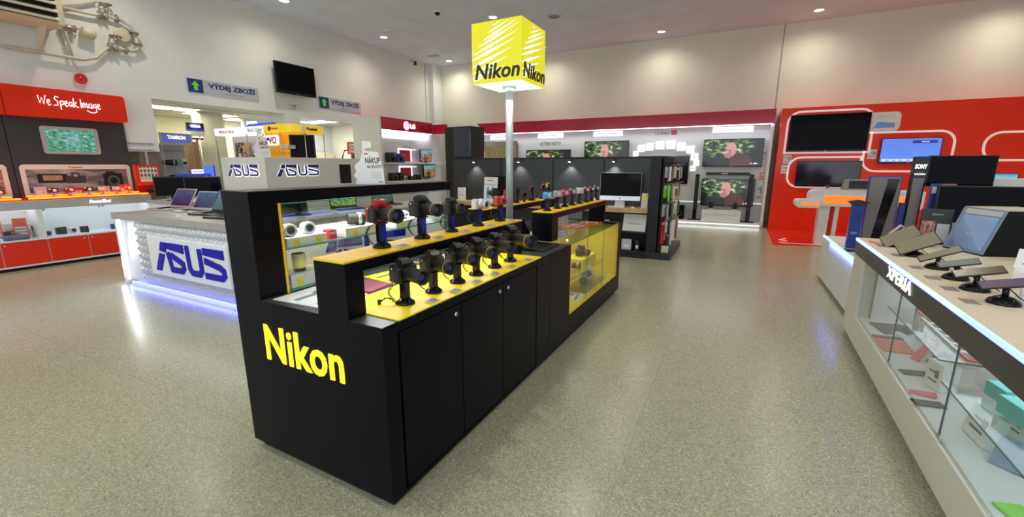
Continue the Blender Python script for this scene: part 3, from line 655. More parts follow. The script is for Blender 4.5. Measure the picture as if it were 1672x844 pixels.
def make_slr(label, bodymat=plastic, lens=1.0, ring=gold):
    """single lens reflex camera, lens along +X, origin under the tripod socket"""
    t = thing('reflex_camera', label, 'camera')
    m = MB(); m.box(-0.033, 0.022, -0.066, 0.066, 0.0, 0.080, 0.010, 3); m.box(-0.030, 0.016, -0.060, 0.060, 0.070, 0.086, 0.008, 3); m.box(-0.036, -0.032, -0.040, 0.040, 0.012, 0.064, 0.002)
    m.build('body', bodymat, t)
    m = MB(); m.box(0.0, 0.048, -0.070, -0.038, 0.002, 0.080, 0.012, 3); m.box(-0.004, 0.024, -0.069, -0.05, 0.006, 0.056, 0.006); m.build('grip', rubber, t); MB().box(-0.004, 0.024, 0.055, 0.069, 0.008, 0.056, 0.006).build('side_cover', rubber, t)
    f = lambda u, v, d: (u, d, v)
    m = MB(); m.prism([(-0.038, 0.080), (-0.036, 0.104), (-0.012, 0.116), (0.020, 0.112), (0.034, 0.096), (0.030, 0.080)], f, -0.026, 0.026); m.box(-0.042, -0.034, -0.017, 0.017, 0.086, 0.106, 0.004); m.box(-0.028, -0.004, -0.010, 0.010, 0.113, 0.1175)
    m.build('prism_housing', bodymat, t)
    m = MB(); m.lathe([(0.012, 0.084), (0.012, 0.094), (0.010, 0.096), (0, 0.096)], (-0.006, 0.047, 0), n=20); m.build('dial', plastic, t); MB().lathe([(0.008, 0.078), (0.008, 0.088), (0, 0.088)], (0.022, -0.055, 0), n=14).build('shutter_button', plastic, t)
    L = lens; ax = (1, 0, 0); o = (0.018, 0.004, 0.043)
    le = MB().lathe([(0.033, 0), (0.034, 0.010), (0.031, 0.014), (0.032, 0.018), (0.033, 0.05 * L), (0.035, 0.052 * L), (0.0355, 0.075 * L), (0.034, 0.078 * L), (0.036, 0.082 * L), (0.0365, 0.100 * L), (0.033, 0.104 * L), (0.031, 0.100 * L), (0.028, 0.090 * L)], o, ax, 32).build('lens', rubber, t)
    MB().lathe([(0.0352, 0.0785 * L), (0.0368, 0.080 * L), (0.0368, 0.083 * L), (0.0352, 0.084 * L)], o, ax, 32).build('lens_ring', ring, le)
    MB().lathe([(0.0285, 0.088 * L), (0.02, 0.093 * L), (0, 0.095 * L)], o, ax, 28).build('front_element', lens_glass, le)
    for s in (-1, 1): MB().lathe([(0.005, 0), (0.005, 0.003), (0, 0.003)], (0, s * 0.066, 0.072), (0, s, 0), 10).build('strap_lug', chrome, t)
    return t
def make_system(label, bodymat, lensmat, s=1.0, hump=True):
    """small system camera with a short lens"""
    t = thing('system_camera', label, 'camera')
    m = MB(); m.box(-0.020, 0.016, -0.054, 0.054, 0.0, 0.068, 0.009, 3)
    if hump: m.box(-0.016, 0.012, -0.018, 0.018, 0.062, 0.076, 0.006, 2)
    m.build('body', bodymat, t)
    MB().box(0.008, 0.022, -0.054, -0.038, 0.004, 0.062, 0.005, 2).build('grip', bodymat, t)
    le = MB().lathe([(0.030, 0), (0.030, 0.010), (0.028, 0.012), (0.029, 0.03 * s), (0.031, 0.032 * s), (0.031, 0.046 * s), (0.027, 0.050 * s), (0.024, 0.044 * s)], (0.014, 0.006, 0.033), (1, 0, 0), 30).build('lens', lensmat, t)
    MB().lathe([(0.0245, 0.042 * s), (0.014, 0.046 * s), (0, 0.047 * s)], (0.014, 0.006, 0.033), (1, 0, 0), 26).build('front_element', lens_glass, le)
    m = MB(); m.lathe([(0.009, 0.067), (0.009, 0.074), (0, 0.074)], (-0.002, -0.038, 0), n=16); m.build('dial', chrome, t); MB().lathe([(0.006, 0.067), (0.006, 0.072), (0, 0.072)], (-0.004, 0.036, 0), n=14).build('shutter_button', chrome, t)
    return t
def make_compact(label, bodymat):
    t = thing('compact_camera', label, 'camera')
    MB().box(-0.013, 0.012, -0.049, 0.049, 0.0, 0.060, 0.007, 3).build('body', bodymat, t)
    le = MB().lathe([(0.020, 0), (0.020, 0.003), (0.017, 0.004), (0.016, 0.007), (0.012, 0.008), (0.010, 0.006)], (0.011, 0.014, 0.030), (1, 0, 0), 24).build('lens', alu, t)
    MB().lathe([(0.0105, 0.005), (0, 0.006)], (0.011, 0.014, 0.030), (1, 0, 0), 18).build('front_element', lens_glass, le)
    MB().box(0.0115, 0.0135, -0.040, -0.022, 0.044, 0.054, 0.001).build('flash', paper, t)
    MB().lathe([(0.006, 0.059), (0.006, 0.063), (0, 0.063)], (0, -0.03, 0), n=12).build('shutter_button', chrome, t)
    MB().box(-0.0145, -0.0125, -0.036, 0.030, 0.008, 0.052, 0.001).build('rear_screen', screen_off, t)
    return t
stand0 = make_stand('s'); stand_blue_reflect = make_stand('s', 0.13, blue_reflect)
for q in (stand0, stand_blue_reflect): q['tmp'] = 1
def put_stand(proto, x, y, z, label, group, rz=0.0, s=1.0):
    o = copy_tree(proto, isl(x, y, z), IR + rz, label, group); o.scale = (s, s, s); o.pop('tmp', None); return o
G1 = 'security stands on the upper yellow shelf'; G2 = 'security stands on the lower yellow mat'; G3 = 'security stands of the compact cameras'
# upper shelf, five cameras
up = ((0.345, 'slr', 'red reflex camera with black zoom lens, nearest on the upper yellow shelf', cam_red, 1.45, -0.28),
      (0.665, 'slr', 'black reflex camera on the upper shelf, between the red and small black ones', plastic, 1.4, -0.28),
      (0.955, 'slr', 'smaller black reflex camera third along the upper yellow shelf, before the white one', plastic, 0.9, -0.2),
      (1.270, 'sys', 'white system camera with silver lens on the upper yellow shelf', cam_white, 1.3, -0.1),
      (1.580, 'sys', 'small red system camera last on the upper yellow shelf, beside the pole', compact_red, 0.55, -0.3))
sl_names = ('under the red reflex camera', 'under the second camera of the upper shelf', 'under the small black reflex camera', 'under the white system camera', 'under the small red system camera')
for k, (y, kind, lb, mt, L, rz) in enumerate(up):
    put_stand(stand_blue_reflect, -0.315, y, 1.19, 'black stand with painted blue reflection ' + sl_names[k], G1, rz * 0.5, 1.0 if k < 2 else 0.9)
    z = 1.19 + (0.13 if k < 2 else 0.117) + 0.0005
    if kind == 'slr': o = make_slr(lb, mt, L)
    else: o = make_system(lb, mt, alu if mt is cam_white else mt, L, False)
    o.location = isl(-0.315, y, z); o.rotation_euler = (0, 0, IR + rz); o['group'] = 'cameras on the upper yellow shelf'
    if k == 2: o.scale = (0.85,) * 3
# lower mat, six reflex cameras
ordn = ('nearest reflex camera on the lower yellow mat, tallest in view', 'second reflex camera along the lower yellow mat, bronze-brown body', 'third reflex camera along the lower yellow mat', 'fourth reflex camera along the lower yellow mat', 'fifth reflex camera along the lower yellow mat, half hidden by the last', 'last reflex camera on the lower mat, thick lens, beside the laptop')
proto = None
for k, (y, L, sc_) in enumerate(((0.30, 1.4, 1.0), (0.525, 1.4, 1.0), (0.75, 1.45, 1.03), (0.955, 1.45, 1.06), (1.185, 1.4, 1.04), (1.41, 1.6, 1.25))):
    st = put_stand(stand0, -0.135, y, H + 0.008, 'glossy black stand under the ' + ordn[k].split(',')[0].replace(' on the lower mat', '').replace(' along the lower yellow mat', '').replace(' on the lower yellow mat', '') + ' of the lower mat', G2)
    if k in (0, 5, 1): o = make_slr('black ' + ordn[k] if k != 1 else ordn[k], plastic if k != 1 else cam_brown, L, gold if k else plastic); proto = o if k == 0 else proto
    else:
        o = copy_tree(proto, label='black ' + ordn[k])
        recolor(o, 'lens_ring', gold if k != 4 else plastic)
    o.location = isl(-0.135, y, H + 0.008 + 0.1155); o.rotation_euler = (0, 0, IR - 0.27 - 0.02 * k); o.scale = (sc_,) * 3; o['group'] = 'reflex cameras on the lower yellow mat'
# a curly alarm lead lying free on the mat in front of the first stand
P = [(-0.16 - 0.075 * k / 40 + 0.004 * math.cos(k * 0.9), 0.255 - 0.03 * k / 40 + 0.004 * math.sin(k * 0.9), H + 0.012 + 0.03 * math.sin(PI * k / 40) ** 0.5 * (1 if k < 30 else 0.8)) for k in range(41)]
t = thing('alarm_lead', 'loose curly black alarm lead beside the nearest stand on the lower mat', 'cable', (IX, IY, 0), IR)
MB().tube(P, 0.0035, 6).build('coil', rubber, t); MB().box(-0.245, -0.23, 0.218, 0.232, H + 0.008, H + 0.034, 0.003).build('plug', plastic, t)
# compact cameras on the second riser and the back riser
comp = ((2.45, cam_blue, 'light blue compact camera, nearest on the second yellow riser'), (2.70, cam_silver, 'silver compact camera on the second riser, right of the blue one'), (2.90, compact_red, 'bright red compact camera in the middle of the second riser'), (3.12, cam_purple, 'plum compact camera between the red and the white one'), (3.35, cam_white, 'white compact camera on the second yellow riser'), (3.58, cam_maroon, 'maroon compact camera right of the white one'), (3.78, cam_brown, 'dark bronze compact camera second from the far end of the second riser'), (3.97, plastic, 'black compact camera at the far end of the second riser'))
cm = make_compact('c', cam_blue)
for k, (y, mt, lb) in enumerate(comp):
    put_stand(stand_blue_reflect, -0.30, y, 1.19, 'black stand with painted blue reflection under the ' + lb.split(',')[0].split(' on ')[0].split(' in ')[0].split(' between')[0].split(' right')[0].split(' at ')[0].split(' second')[0], G3, 0, 0.85)
    o = cm if k == 0 else copy_tree(cm)
    if k: recolor(o, 'body', mt)
    o['label'] = lb; o['group'] = 'compact cameras on the second riser'; o.location = isl(-0.30, y, 1.19 + 0.1105 + 0.0005); o.rotation_euler = (0, 0, IR - 0.5); o.scale = (1.05,) * 3
back = ((2.62, 'slr', plastic, 'black camera with a long lens on the back riser, left of the pole'), (2.86, 'c', compact_red, 'black and red compact camera on the back riser, right of the pole'), (3.10, 'slr', plastic, 'black reflex camera on the back riser, second right of the pole'), (3.30, 'c', plastic, 'very small black camera on the back riser beside the red and grey one'), (3.50, 'c', cam_maroon, 'dark red and grey compact camera on the back riser'), (3.84, 'c', cam_maroon, 'maroon compact camera on the back riser behind the blue one'), (4.0, 'c', cam_yellow, 'yellow compact camera on the back riser behind the silver one'))
for k, (y, kind, mt, lb) in enumerate(back):
    put_stand(stand0, -0.965, y, 1.19, 'black stand under the ' + lb.split(' on the')[0] + ' of the back riser', G3, PI if k else PI - 1.2, (0.9, 0.9, 0.9, 0.5, 1.0, 1.1, 1.2)[k])
    if kind == 'slr': o = make_slr(lb, mt, 0.9 if k else 1.2); o.scale = (0.72,) * 3
    else: o = copy_tree(cm, label=lb); recolor(o, 'body', mt); o.scale = (0.9,) * 3
    o.location = isl(-0.965, y, 1.19 + 0.115 * (0.9, 0.9, 0.9, 0.5, 1.0, 1.1, 1.2)[k] + 0.0005); o.rotation_euler = (0, 0, IR + (PI if k else PI - 0.4)); o['group'] = 'cameras on the back riser'
def drop(root):
    for c in list(root.children_recursive): bpy.data.objects.remove(c)
    bpy.data.objects.remove(root)
drop(stand0); drop(stand_blue_reflect)
# price tags
tg = None
def tagcard(x, y, z, label, group, rz=0.0):
    global tg
    if tg is None:
        tg = thing('price_tag', label, 'price tag'); MB().slab((0.022, -0.032, 0.004), (0.022, 0.032, 0.004), (-0.022, 0.032, 0.010), (-0.022, -0.032, 0.010), 0.0035).build('card', tag_grey, tg)
        m = MB()
        for k, w in enumerate((0.045, 0.05, 0.03)): m.box(0.010 - k * 0.011, 0.014 - k * 0.011, -w / 2, w / 2, 0.0055 + k * 0.0015, 0.0062 + k * 0.0015)
        m.build('print', ink_black, tg); o = tg
    else: o = copy_tree(tg, label=label)
    o['group'] = group; o.location = isl(x, y, z); o.rotation_euler = (0, 0, IR + rz); return o
for k, (y, wh) in enumerate(((0.395, 'in front of the red reflex camera'), (0.70, 'in front of the second camera of the upper shelf'), (0.98, 'in front of the small black reflex camera'), (1.29, 'in front of the white system camera'), (1.60, 'in front of the small red system camera'))):
    tagcard(-0.235, y + 0.02, 1.19, 'small price tag ' + wh + ('' if 'shelf' in wh else ' on the upper shelf'), 'price tags on the upper shelf')
for k, y in enumerate((0.385, 0.59, 0.81, 1.02, 1.25, 1.50)):
    tagcard(-0.035, y, H + 0.008, 'small grey price tag ' + ('nearest on the lower mat', 'second along the lower mat', 'third along the lower mat', 'fourth along the lower mat', 'fifth along the lower mat', 'last on the lower mat, at its far right corner')[k], 'price tags on the lower mat')

# ------------------------------------------------------------------ goods inside and on the island
def boxpack(name, label, cat, x0, x1, y0, y1, z, h, material, tabs=False, group=None):
    t = thing(name, label, cat, isl((x0 + x1) / 2, (y0 + y1) / 2, z), IR, group); dx, dy = (x1 - x0) / 2, (y1 - y0) / 2
    MB().box(-dx, dx, -dy, dy, 0, h, 0.002).build('block', material, t)
    if tabs:
        m = MB()
        for s in (-0.55, 0.55): m.box(dx, dx + 0.002, s * dy - 0.018, s * dy + 0.018, 0.0, h * 0.75)
        m.build('yellow_tab', yellow_liner, t)
        MB().box(-dx + 0.001, dx - 0.001, -dy + 0.001, dy - 0.001, -0.0, 0.006).build('foot', yellow_liner, t)
    return t
boxpack('display_block', 'white display block with yellow tabs carrying two white lenses', 'display block', -1.03, -0.87, 0.20, 0.46, 1.161, 0.05, white_lam, True, 'white blocks in the showcase')
boxpack('display_block', 'white display block with yellow tab in the middle of the glass shelf', 'display block', -1.03, -0.87, 0.60, 0.92, 1.161, 0.055, white_lam, True, 'white blocks in the showcase')
boxpack('display_block', 'white display block with yellow tabs under the yellow lens mug', 'display block', -1.03, -0.87, 0.20, 0.44, H + 0.01, 0.075, white_lam, True, 'white blocks in the showcase')
boxpack('display_block', 'white display block at the far end of the glass shelf', 'display block', -1.03, -0.87, 1.05, 1.35, 1.161, 0.05, white_lam, True, 'white blocks in the showcase')
def lensobj(label, x, y, z, r, L, mat1, mat2, ax=(1, -0.25, 0)):
    t = thing('camera_lens', label, 'camera lens', isl(x, y, z), IR); a = Vector(ax).normalized(); o = (-a.x * L / 2, -a.y * L / 2, r)
    MB().lathe([(r * 0.8, 0), (r * 0.85, L * 0.1), (r * 0.85, L * 0.45), (r, L * 0.5), (r, L * 0.95), (r * 0.93, L), (r * 0.8, L * 0.97)], o, a, 28).build('barrel', mat1, t)
    MB().lathe([(r * 1.004, L * 0.58), (r * 1.02, L * 0.60), (r * 1.02, L * 0.74), (r * 1.004, L * 0.76)], o, a, 28).build('focus_ring', mat2, t)
    MB().lathe([(r * 0.81, L * 0.96), (r * 0.4, L * 0.985), (0, L * 0.99)], o, a, 24).build('front_element', lens_glass, t); return t
lensobj('white lens with gold ring, left of two on the showcase block', -0.95, 0.27, 1.2113, 0.036, 0.085, cam_white, gold)['group'] = 'white lenses'
lensobj('white lens with silver ring, right of two on the showcase block', -0.95, 0.39, 1.2113, 0.035, 0.085, cam_white, alu)['group'] = 'white lenses'
lensobj('grey lens on the middle showcase block behind the red camera', -0.95, 0.76, 1.2163, 0.042, 0.11, rubber, alu, (0.5, 1, 0))
lensobj('pale lens lying at the far end of the showcase shelf', -0.95, 1.2, 1.2113, 0.03, 0.08, cam_silver, alu, (0.3, 1, 0))
t = thing('box_of_batteries', 'small red cardboard box on the showcase shelf beside the white lenses', 'box', isl(-0.93, 0.53, 1.161), IR); MB().box(-0.03, 0.03, -0.026, 0.026, 0, 0.055, 0.001).build('carton', red_pl, t); MB().box(0.03, 0.031, -0.02, 0.02, 0.03, 0.045).build('label', paper_grey, t)
t = thing('camera_bag', 'black padded camera pouch low in the showcase behind the red camera', 'camera pouch', isl(-0.95, 0.72, H + 0.01), IR); MB().box(-0.06, 0.06, -0.08, 0.08, 0, 0.075, 0.03, 3).build('pouch', plastic, t); MB().box(0.058, 0.066, -0.05, 0.05, 0.02, 0.05, 0.004).build('flap', rubber, t)
t = thing('camera_bag', 'black camera pouch low in the showcase between the second and third camera', 'camera pouch', isl(-0.95, 1.12, H + 0.01), IR); MB().box(-0.06, 0.06, -0.09, 0.09, 0, 0.085, 0.03, 3).build('pouch', slate_panel, t); MB().box(0.058, 0.066, -0.05, 0.05, 0.02, 0.05, 0.004).build('flap', rubber, t)
t = thing('lens_mug', 'clear yellowish lens-shaped mug with dark base on the lower showcase block', 'mug', isl(-0.93, 0.30, H + 0.085), IR)
MB().lathe([(0.030, 0), (0.032, 0.004), (0.032, 0.018), (0.0, 0.018)], n=24).build('base', plastic, t); MB().lathe([(0.032, 0.018), (0.036, 0.03), (0.037, 0.10), (0.034, 0.104), (0.034, 0.03), (0, 0.022)], n=24).build('cup', mat('yellowish_plastic', (0.85, 0.72, 0.32), 0.25), t)
t = thing('glasses_case', 'dark red slim case lying beside the lower showcase block', 'case', isl(-0.9, 0.53, H + 0.01), IR); MB().box(-0.025, 0.025, -0.05, 0.05, 0, 0.02, 0.008).build('shell', cam_maroon, t); MB().box(0.024, 0.026, -0.01, 0.01, 0.008, 0.014).build('clasp', gold, t)
def sheet(label, x, y, z, w, d, rz, mt, name='leaflet', cat='leaflet', group='papers on the island counter', th=0.003):
    t = MB().slab((w / 2, -d / 2, th), (w / 2, d / 2, th), (-w / 2, d / 2, th), (-w / 2, -d / 2, th), th).build(name, mt); t.location = isl(x, y, z); t.rotation_euler = (0, 0, IR + rz); tag(t, label, cat, group); return t
sheet('white sheet with grey camera pictures at the near end between showcase and shelf post', -0.62, 0.19, H + 0.001, 0.38, 0.28, 0.06, pr_gear)
sheet('dark red booklet lying under the upper yellow shelf', -0.55, 0.45, H + 0.001, 0.2, 0.2, 0.1, mat('maroon_cover', (0.25, 0.03, 0.06), 0.4), 'booklet', 'booklet', th=0.008)
sheet('yellow brochure with black print under the upper yellow shelf, nearer one', -0.58, 0.68, H + 0.001, 0.27, 0.22, -0.15, pr_yellow, th=0.006)
sheet('yellow brochure with black print under the upper yellow shelf, farther one', -0.62, 0.97, H + 0.001, 0.3, 0.25, 0.2, pr_yellow, th=0.006)
sheet('grey brochure at the far end under the upper yellow shelf', -0.62, 1.4, H + 0.001, 0.2, 0.26, 0.0, paper_grey, th=0.004)
T6 = H + 0.006
sheet('blue and white leaflet on the glass case top beside the second riser post', -0.36, 2.76, T6, 0.24, 0.36, 0.15, pr_blue)
sheet('red and yellow leaflet on the glass case top', -0.36, 3.38, T6, 0.26, 0.36, -0.1, pr_red)
sheet('red leaflet at the far end of the glass case top, overlapping a white sheet', -0.28, 3.74, T6, 0.26, 0.28, 0.2, pr_red)
sheet('yellow brochure on the glass case top behind the second riser', -0.52, 2.86, T6, 0.2, 0.28, 0.05, pr_yellow)
sheet('large white sheet on the glass case top behind the second riser post', -0.60, 2.50, T6, 0.3, 0.36, 0.1, paper)
sheet('white sheet with a red block on the counter left of the second riser post', -0.49, 2.24, H, 0.14, 0.2, 0.0, pr_red)
for k, (y, a) in enumerate(((3.25, 0.0), (3.45, 0.0))):
    t = MB().prism([(-0.09, 0), (0.09, 0), (0.07, 0.16), (0.02, 0.19), (-0.05, 0.18), (-0.09, 0.11)], lambda u, v, d: (d, u, v), 0, 0.006).build('display_card', mat('pale_card', (0.7, 0.73, 0.72), 0.5) if k == 0 else MATS['pale_card']); t.location = isl(-0.50, y, T6); t.rotation_euler = (0, 0, IR)
    tag(t, ('left' if k == 0 else 'right') + ' of two pale cut-out cards standing behind the second riser', 'card', 'pale cut-out cards')
lp = thing('laptop', 'open black laptop on the black counter between the yellow mat and the second riser', 'laptop', isl(-0.20, 2.02, H), IR)
MB().box(-0.12, 0.13, -0.17, 0.17, 0, 0.02, 0.004).build('base', plastic, lp)
m = MB()
for r_ in range(5):
    for c in range(12): m.box(-0.045 - 0.0 + r_ * -0.016, -0.033 + r_ * -0.016, -0.15 + c * 0.025, -0.129 + c * 0.025, 0.02, 0.0225)
m.build('keyboard', gloss_black, lp)
sc = MB().at(Matrix.Translation((-0.12, 0, 0.018)) @ Matrix.Rotation(R(-28), 4, 'Y')).box(-0.006, 0.006, -0.17, 0.17, 0, 0.235, 0.003).build('lid', plastic, lp)
MB().at(Matrix.Translation((-0.12, 0, 0.018)) @ Matrix.Rotation(R(-28), 4, 'Y')).slab((0.0068, -0.155, 0.018), (0.0068, 0.155, 0.018), (0.0068, 0.155, 0.222), (0.0068, -0.155, 0.222), 0.0006).build('screen', screen_off, sc)
t = thing('lens_cap_tin', 'small upright white and black canister at the far end of the second riser', 'canister', isl(-0.21, 3.62, 1.19), IR)
MB().cyl((0, 0, 0), (0, 0, 0.05), 0.012).build('tin', white_lam, t); MB().cyl((0, 0, 0.05), (0, 0, 0.06), 0.0125).build('lid', plastic, t)
# goods in the yellow glass end case
o = make_slr('dark reflex camera on a yellow block in the glass end case', slate_panel, 0.8); o.location = isl(-0.2, 3.17, 0.6405); o.rotation_euler = (0, 0, IR - 0.3); o.scale = (1.0,) * 3
boxpack('display_block', 'bright yellow display block under the camera in the glass end case', 'display block', -0.3, -0.1, 2.95, 3.40, 0.561, 0.079, yellow_liner)
lensobj('small dark lens in the glass end case left of the yellow block', -0.14, 2.86, 0.5613, 0.035, 0.09, slate_panel, gold, (1, 0.2, 0))
lensobj('long white telephoto lens lying low in the glass end case', -0.22, 3.52, 0.335, 0.055, 0.32, cam_white, paper_grey, (0.35, -1, 0))
lensobj('black telephoto lens with gold ring lying low in the glass end case', -0.16, 3.18, 0.335, 0.045, 0.30, rubber, gold, (0.3, -1, 0))
boxpack('display_block', 'low clear step carrying the long lenses in the glass end case', 'display block', -0.34, -0.06, 2.95, 3.75, 0.275, 0.06, acrylic)
sheet('white printed sheet lying on the floor of the glass end case', -0.17, 2.80, 0.2755, 0.25, 0.28, 0.15, pr_gear, th=0.002)
# card standing on the tall frame
def house_card(label, loc, rz, s=1.0, mirror=False):
    t = thing('promotion_card', label, 'advertising card', loc, rz); f = lambda u, v, d: (u * s, -d * s, v * s)
    MB().prism([(-0.09, 0), (0.11, 0), (0.105, 0.10), (0.075, 0.215), (-0.01, 0.225), (-0.015, 0.24), (0.03, 0.245), (0.03, 0.285), (-0.03, 0.29), (-0.03, 0.22), (-0.05, 0.16), (-0.075, 0.14), (-0.09, 0.12), (-0.08, 0.085), (-0.1, 0.06), (-0.08, 0.035)], f, 0, 0.004).build('card', paper, t)
    text('lettering', 'NÁKUP', f, -0.015, 0.085, 0.14, 0.19, 0.005, ink_black, t, bold=0.02, d0=0.0041)
    text('lettering', 'NA SPLÁTKY', f, -0.005, 0.098, 0.108, 0.135, 0.005, ink_black, t, bold=0.015, d0=0.0041)
    m = MB()
    for k in range(4): m.prism([(0.02, 0.085 - k * 0.013), (0.09, 0.085 - k * 0.013), (0.09, 0.082 - k * 0.013), (0.02, 0.082 - k * 0.013)], f, 0.004, 0.0045)
    m.prism([(0.07, 0.02), (0.1, 0.02), (0.1, 0.012), (0.07, 0.012)], f, 0.004, 0.0045); m.build('small_print', grey_text, t)
    MB().prism([(-0.02, 0.2), (0.005, 0.2), (0.005, 0.21), (-0.02, 0.21)], f, 0.004, 0.0045).build('red_mark', red_pl, t)
    MB().prism([(-0.05, 0), (0.05, 0), (0.05, 0.004), (-0.05, 0.004)], f, -0.06, 0.0).build('foot', card_beige, t); return t
house_card('cut-out white promotion card with black lettering standing on the black frame top', isl(-0.985, 0.93, 1.4765), IR + R(28), 1.0)

# ------------------------------------------------------------------ red camera unit along the left wall
CX = -9.80
cu_ = thing('camera_cabinet', 'long low red and white cabinet with lit glass front and orange light lines', 'display cabinet', (CX, 0, 0))
Y0, Y1 = 1.05, 4.20
m = MB(); m.box(-0.49, 0, Y0, Y1, 0.05, 0.075, 0.002); m.box(-0.49, -0.02, Y0, Y1, 0.075, 0.44); m.box(-0.49, 0, Y0, Y1, 0.44, 0.47, 0.002); m.box(-0.49, -0.47, Y0, Y1, 0.47, 0.92); m.box(-0.49, 0, 4.165, Y1, 0.07, 1.07, 0.002); m.box(-0.49, 0, Y0, Y0 + 0.03, 0.07, 1.07)
for y in (1.62, 2.68): m.box(-0.49, 0.0, y - 0.03, y + 0.03, 0.47, 0.94, 0.002)
m.build('carcass', white_lam, cu_)
MB().box(-0.50, -0.04, Y0, Y1, 0, 0.05).build('toe_kick', gap_black, cu_)
for k, (a, b) in enumerate(((1.08, 1.63), (1.64, 2.18), (2.19, 2.70), (2.71, 3.20), (3.21, 3.68), (3.69, 4.16))):
    d = MB().box(-0.02, 0.0, a + 0.003, b - 0.003, 0.08, 0.45, 0.002).build('door', red_satin, cu_)
    MB().lathe([(0.012, 0), (0.012, 0.005), (0, 0.006)], (0, a + 0.04 if k % 2 == 0 else b - 0.05, 0.40), (1, 0, 0), 14).build('lock', chrome, d)
MB().box(-0.49, 0.005, Y0, Y1, 0.93, 1.07, 0.004).build('fascia', alu, cu_)
for a, b in ((Y0 + 0.03, 1.59), (1.65, 2.65), (2.71, 3.44), (3.445, 4.16)): MB().box(-0.012, -0.006, a, b, 0.47, 0.93).build('glass_pane', glass, cu_)
for y in (3.42, 3.47, 2.73):
    MB().box(-0.01, 0.006, y - 0.015, y + 0.015, 0.90, 0.93, 0.002).build('hinge', steel, cu_)
MB().box(-0.5, -0.02, Y0 + 0.04, Y1 - 0.04, 0.922, 0.929).build('light_strip', sign_white, cu_)
light('cabinet_lamp', 'AREA', (CX - 0.2, 2.7, 0.915), 2.6, (0.62, 0.78, 1.0), shape='RECTANGLE', size=0.3, size_y=3.0)
text('lettering', 'PowerShot', YZ(0.005), 3.30, 3.60, 0.975, 1.035, 0.005, lit_white, cu_, bold=0.03, shear=0.3)
m = MB(); m.box(-0.49, 0.0, Y0, Y1, 1.07, 1.085, 0.002); m.build('worktop', red_gloss, cu_)
for a, b in ((Y0, 2.52), (2.60, 4.17)):
    m = MB(); m.prism([(-0.03, a + 0.02), (-0.03, b - 0.02), (-0.48, b - 0.04), (-0.48, a + 0.06)], XY(1.085), 0, 0.028); pl = m.build('camera_plinth', red_gloss, cu_)
    MB().tube([(-0.012, a + 0.0, 1.100), (-0.012, b, 1.100)], 0.013, 8).build('light_tube', orange_led, pl); MB().tube([(-0.27, a + 0.05, 1.122), (-0.27, b - 0.03, 1.122)], 0.011, 8).build('light_tube', orange_led, pl)
light('orange_tube_lamp', 'AREA', (CX - 0.12, 2.6, 1.17), 5, (1.0, 0.22, 0.03), (0, R(180), 0), shape='RECTANGLE', size=0.05, size_y=3.0)
PX = WX + 0.005
bp_ = thing('camera_back_panel', 'tall dark grey wall panel with a red header over the red camera cabinet', 'display panel', (PX, 0, 0))
m = MB(); m.box(0.0, 0.05, Y0, 2.64, 0, 2.40, 0.003); m.box(0, 0.05, 2.65, 4.18, 0, 2.40, 0.003); m.build('panel', wall_slate, bp_)
for a, b in ((1.0, 2.645), (2.655, 4.19)):
    MB().prism(rrect(a, b, 2.38, 2.84, 0.05, corners=(1 if b > 4 else 0, 0, 0, 1 if b > 4 else 0)), lambda u, v, d: (d, u, v), 0.0, 0.22).build('header', red_satin, bp_)
# header slogan in brush script, drawn with strokes
def script(m, f, u0, v0, s, d):
    w = 0.115
    L = {'W': [[(0, 1.5), (.12, .2), (.42, 1.2), (.6, .1), (.95, 1.6)]], 'e': [[(0, .45), (.35, .6), (.32, .95), (.1, .9), (.02, .4), (.2, 0), (.5, .2)]], 'S': [[(.75, 1.5), (.35, 1.6), (.15, 1.2), (.55, .8), (.5, .15), (0, .05)]], 'p': [[(.05, .9), (.0, -.6)], [(.03, .8), (.4, .95), (.45, .35), (.05, .2)]],
         'a': [[(.45, .9), (.1, .8), (.02, .3), (.25, .1), (.45, .5), (.45, .9), (.5, .1), (.65, .15)]], 'k': [[(.05, 1.6), (.02, 0)], [(.45, .95), (.08, .5), (.5, 0), (.65, .1)]], 'I': [[(.15, 1.5), (.1, 0)]], 'm': [[(.0, .9), (.02, .05)], [(.03, .6), (.25, .95), (.33, .1)], [(.33, .6), (.6, .9), (.65, .1), (.8, .15)]], 'g': [[(.45, .9), (.1, .8), (.05, .3), (.4, .3), (.45, .9), (.4, -.5), (-.1, -.75), (-.7, -.6), (-1.0, -.35)]]}
    x = 0
    for ch, adv in (('W', 1.05), ('e', .85), ('S', .85), ('p', .6), ('e', .55), ('a', .68), ('k', .9), ('I', .35), ('m', .85), ('a', .65), ('g', .6), ('e', .6)):
        for st in L[ch]: m.ribbon([(u0 + (x + a) * s, v0 + b * s) for a, b in st], w * s, f, 0, d)
        x += adv
    return m
script(MB(), lambda u, v, d: (d, u, v), 3.05, 2.575, 0.092, 0.006).build('slogan', lit_white, bp_).location = (0.22, 0, 0)
F5 = lambda u, v, d: (0.05 + d, u, v)
for a, b, nm, z1 in ((2.70, 4.15, 'photo', 1.625), (1.20, 2.56, 'photo2', 1.625)):
    pf = MB().prism(rrect(a, b, 1.12, z1, 0.06, corners=(1, 1, 0, 0)), F5, 0, 0.012).build('poster_frame', bone_lam, bp_)
    MB().slab((0.0635, a + 0.06, 1.16), (0.0635, b - 0.06, 1.16), (0.0635, b - 0.06, 1.545), (0.0635, a + 0.06, 1.545), 0.002).build('poster_photo', pr_cameras if a > 2 else pr_portrait, pf)
    if a > 2: text('lettering', 'Canon', lambda u, v, d: (0.062 + d, u, v), 3.29, 3.47, 1.565, 1.595, 0.002, red_pl, pf, bold=0.03)
sf = MB().prism(rrect(3.03, 3.77, 1.80, 2.25, 0.045), F5, 0, 0.02).build('screen_frame', alu, bp_)
